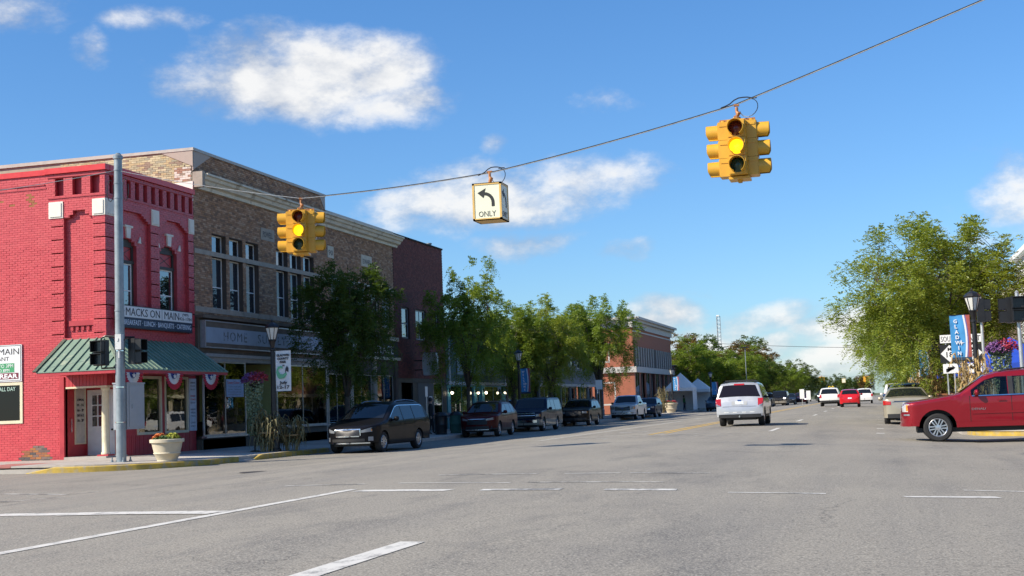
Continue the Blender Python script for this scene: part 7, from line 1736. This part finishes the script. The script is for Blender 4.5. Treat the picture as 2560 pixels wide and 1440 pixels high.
for k in range(8):
    tree('far_tree', 'far tree behind the sunny side shops', TF, LEAF_F, (12 + rt.uniform(-2, 8), 165 + 22 * k, -.25), rt.uniform(1., 1.35), rt.uniform(0, 6), 'trees behind the sunny side')
# ================================================================== PEOPLE
M_SKIN = pbr('skin', (.45, .27, .19), .55); M_SHOE = pbr('shoe', (.03, .028, .026), .6)
def person(label, loc, rz, H, shirt, trousers, hair, stride=.06, arm=.0, longhair=False):
    P = {}; E = []; Rr = {}
    def j(n, x, y, z, r, par=None):
        P[n] = (x * H, y * H, z * H); Rr[n] = r * H
        if par: E.append((par, n))
    j('pel', 0, 0, .53, .072); j('wai', 0, 0, .62, .066, 'pel'); j('che', 0, -.005, .73, .078, 'wai'); j('nec0', 0, 0, .81, .05, 'che'); j('nec', 0, 0, .855, .03, 'nec0'); j('hea', 0, .012, .905, .052, 'nec'); j('top', 0, .008, .955, .047, 'hea')
    for s, n in ((1, 'l'), (-1, 'r')):
        st = stride * s
        j('hip' + n, s * .052, 0, .50, .058, 'pel'); j('kne' + n, s * .056, st * .5 + .01, .28, .038, 'hip' + n); j('ank' + n, s * .056, st - .01, .055, .024, 'kne' + n); j('toe' + n, s * .062, st + .085, .022, .02, 'ank' + n)
        j('sho' + n, s * .105, 0, .80, .036, 'nec0'); j('elb' + n, s * .135, -st * .5 - .005, .635, .026, 'sho' + n); j('wri' + n, s * .135, -st * .7 + .03 + arm, .50 + arm * .8, .018, 'elb' + n); j('pal' + n, s * .134, -st * .7 + .04 + arm, .462 + arm, .020, 'wri' + n)
        for q in range(4): j('f%d%s' % (q, n), s * .132, -st * .7 + .022 + .012 * q + arm, .415 + arm + .004 * abs(q - 1), .0055, 'pal' + n)
        j('th' + n, s * .118, -st * .7 + .065 + arm, .448 + arm, .006, 'pal' + n)
    names = list(P); ix = {n: i for i, n in enumerate(names)}
    me = bpy.data.meshes.new('body'); me.from_pydata([P[n] for n in names], [(ix[a], ix[b]) for a, b in E], [])
    tmp = bpy.data.objects.new('tmp', me); COL.objects.link(tmp); md = tmp.modifiers.new('Skin', 'SKIN'); sb = tmp.modifiers.new('Sub', 'SUBSURF'); sb.levels = 2; sb.render_levels = 2
    for i, n in enumerate(names): sv = me.skin_vertices[0].data[i]; sv.radius = (Rr[n] * (1.25 if n in ('pel', 'che', 'wai') else 1), Rr[n]); sv.use_root = (n == 'pel')
    dg = bpy.context.evaluated_depsgraph_get(); m2 = bpy.data.meshes.new_from_object(tmp.evaluated_get(dg)); bpy.data.objects.remove(tmp)
    m2.materials.clear()
    for m in (shirt, trousers, M_SKIN, M_SHOE): m2.materials.append(m)
    for p in m2.polygons:
        z, x = p.center.z / H, abs(p.center.x) / H
        p.material_index = 3 if z < .05 else 2 if z > .835 or (x > .10 and z < .50 + arm * .8 and z > .38) else 1 if z < .545 and x < .11 else 0; p.use_smooth = True
    t = thing('person', label, 'person', loc, rz); obj('body', m2, t)
    mb = MB(); mb.lathe([(.001, 1.013 * H), (.03 * H, 1.005 * H), (.050 * H, .975 * H), (.057 * H, .94 * H), (.056 * H, .915 * H), (.05 * H, (.80 if longhair else .895) * H)], 14, (0, -.006 * H, 0)); mb.build('hair', hair, t, smooth=True)
    mb = MB()
    for s in (-1, 1): mb.box(s * .018 * H - .006 * H, s * .018 * H + .006 * H, .058 * H, .064 * H, .922 * H, .929 * H)
    mb.box(-.011 * H, .011 * H, .057 * H, .063 * H, .882 * H, .887 * H); mb.build('face_features', M_SHOE, t); mb = MB(); mb.add([(-.008 * H, .058 * H, .90 * H), (.008 * H, .058 * H, .90 * H), (0, .074 * H, .901 * H), (0, .06 * H, .926 * H)], [(0, 1, 2), (0, 2, 3), (1, 3, 2)]); mb.build('nose', M_SKIN, t)
M_HB, M_HD = pbr('hair_brown', (.06, .035, .02), .6), pbr('hair_dark', (.012, .01, .009), .6)
def cloth(n, c): return pbr('cloth_' + n, c, .85, 0, .12, 12)
q = atX(1078, 1050, -20.9); person('person in dark clothes standing by the sign post behind the black minivan', (-20.9, q.y, .08), -1.2, 1.78, cloth('black', (.012, .012, .014)), cloth('charcoal', (.02, .02, .024)), M_HD)
q = atX(1484, 1000, -20.0); person('person in a green top and pale trousers walking by the silver pickup', (-20.0, q.y, .08), 2.6, 1.68, cloth('green', (.12, .25, .12)), cloth('pale', (.34, .34, .34)), M_HB, .11, 0, True)
q = atX(1710, 1000, -20.5); person('person in a bright green top standing under the white tent', (-20.5, q.y, .08), -1.5, 1.7, cloth('green2', (.05, .22, .06)), cloth('denim', (.03, .05, .10)), M_HB)
q = atX(1773, 990, -21.0); person('person in a white shirt standing beyond the white tents', (-21.0, q.y, .1), 2.9, 1.75, cloth('white', (.6, .6, .58)), cloth('denim', (.03, .05, .1)), M_HD)
q = atY(2318, 980, 64); person('person in a yellow top and pink hat on the sunny pavement by the corn stalks', (q.x, 64, .05), 2.4, 1.66, cloth('yellow', (.65, .42, .02)), cloth('violet', (.12, .07, .3)), pbr('hat_pink', (.6, .25, .3), .8))
q = atX(1647, 1000, -21.5); person('person in a pale blue shirt standing at the bank shop front', (-21.5, q.y, .1), 2.0, 1.75, cloth('sky', (.2, .3, .45)), cloth('charcoal', (.02, .02, .024)), M_HD)
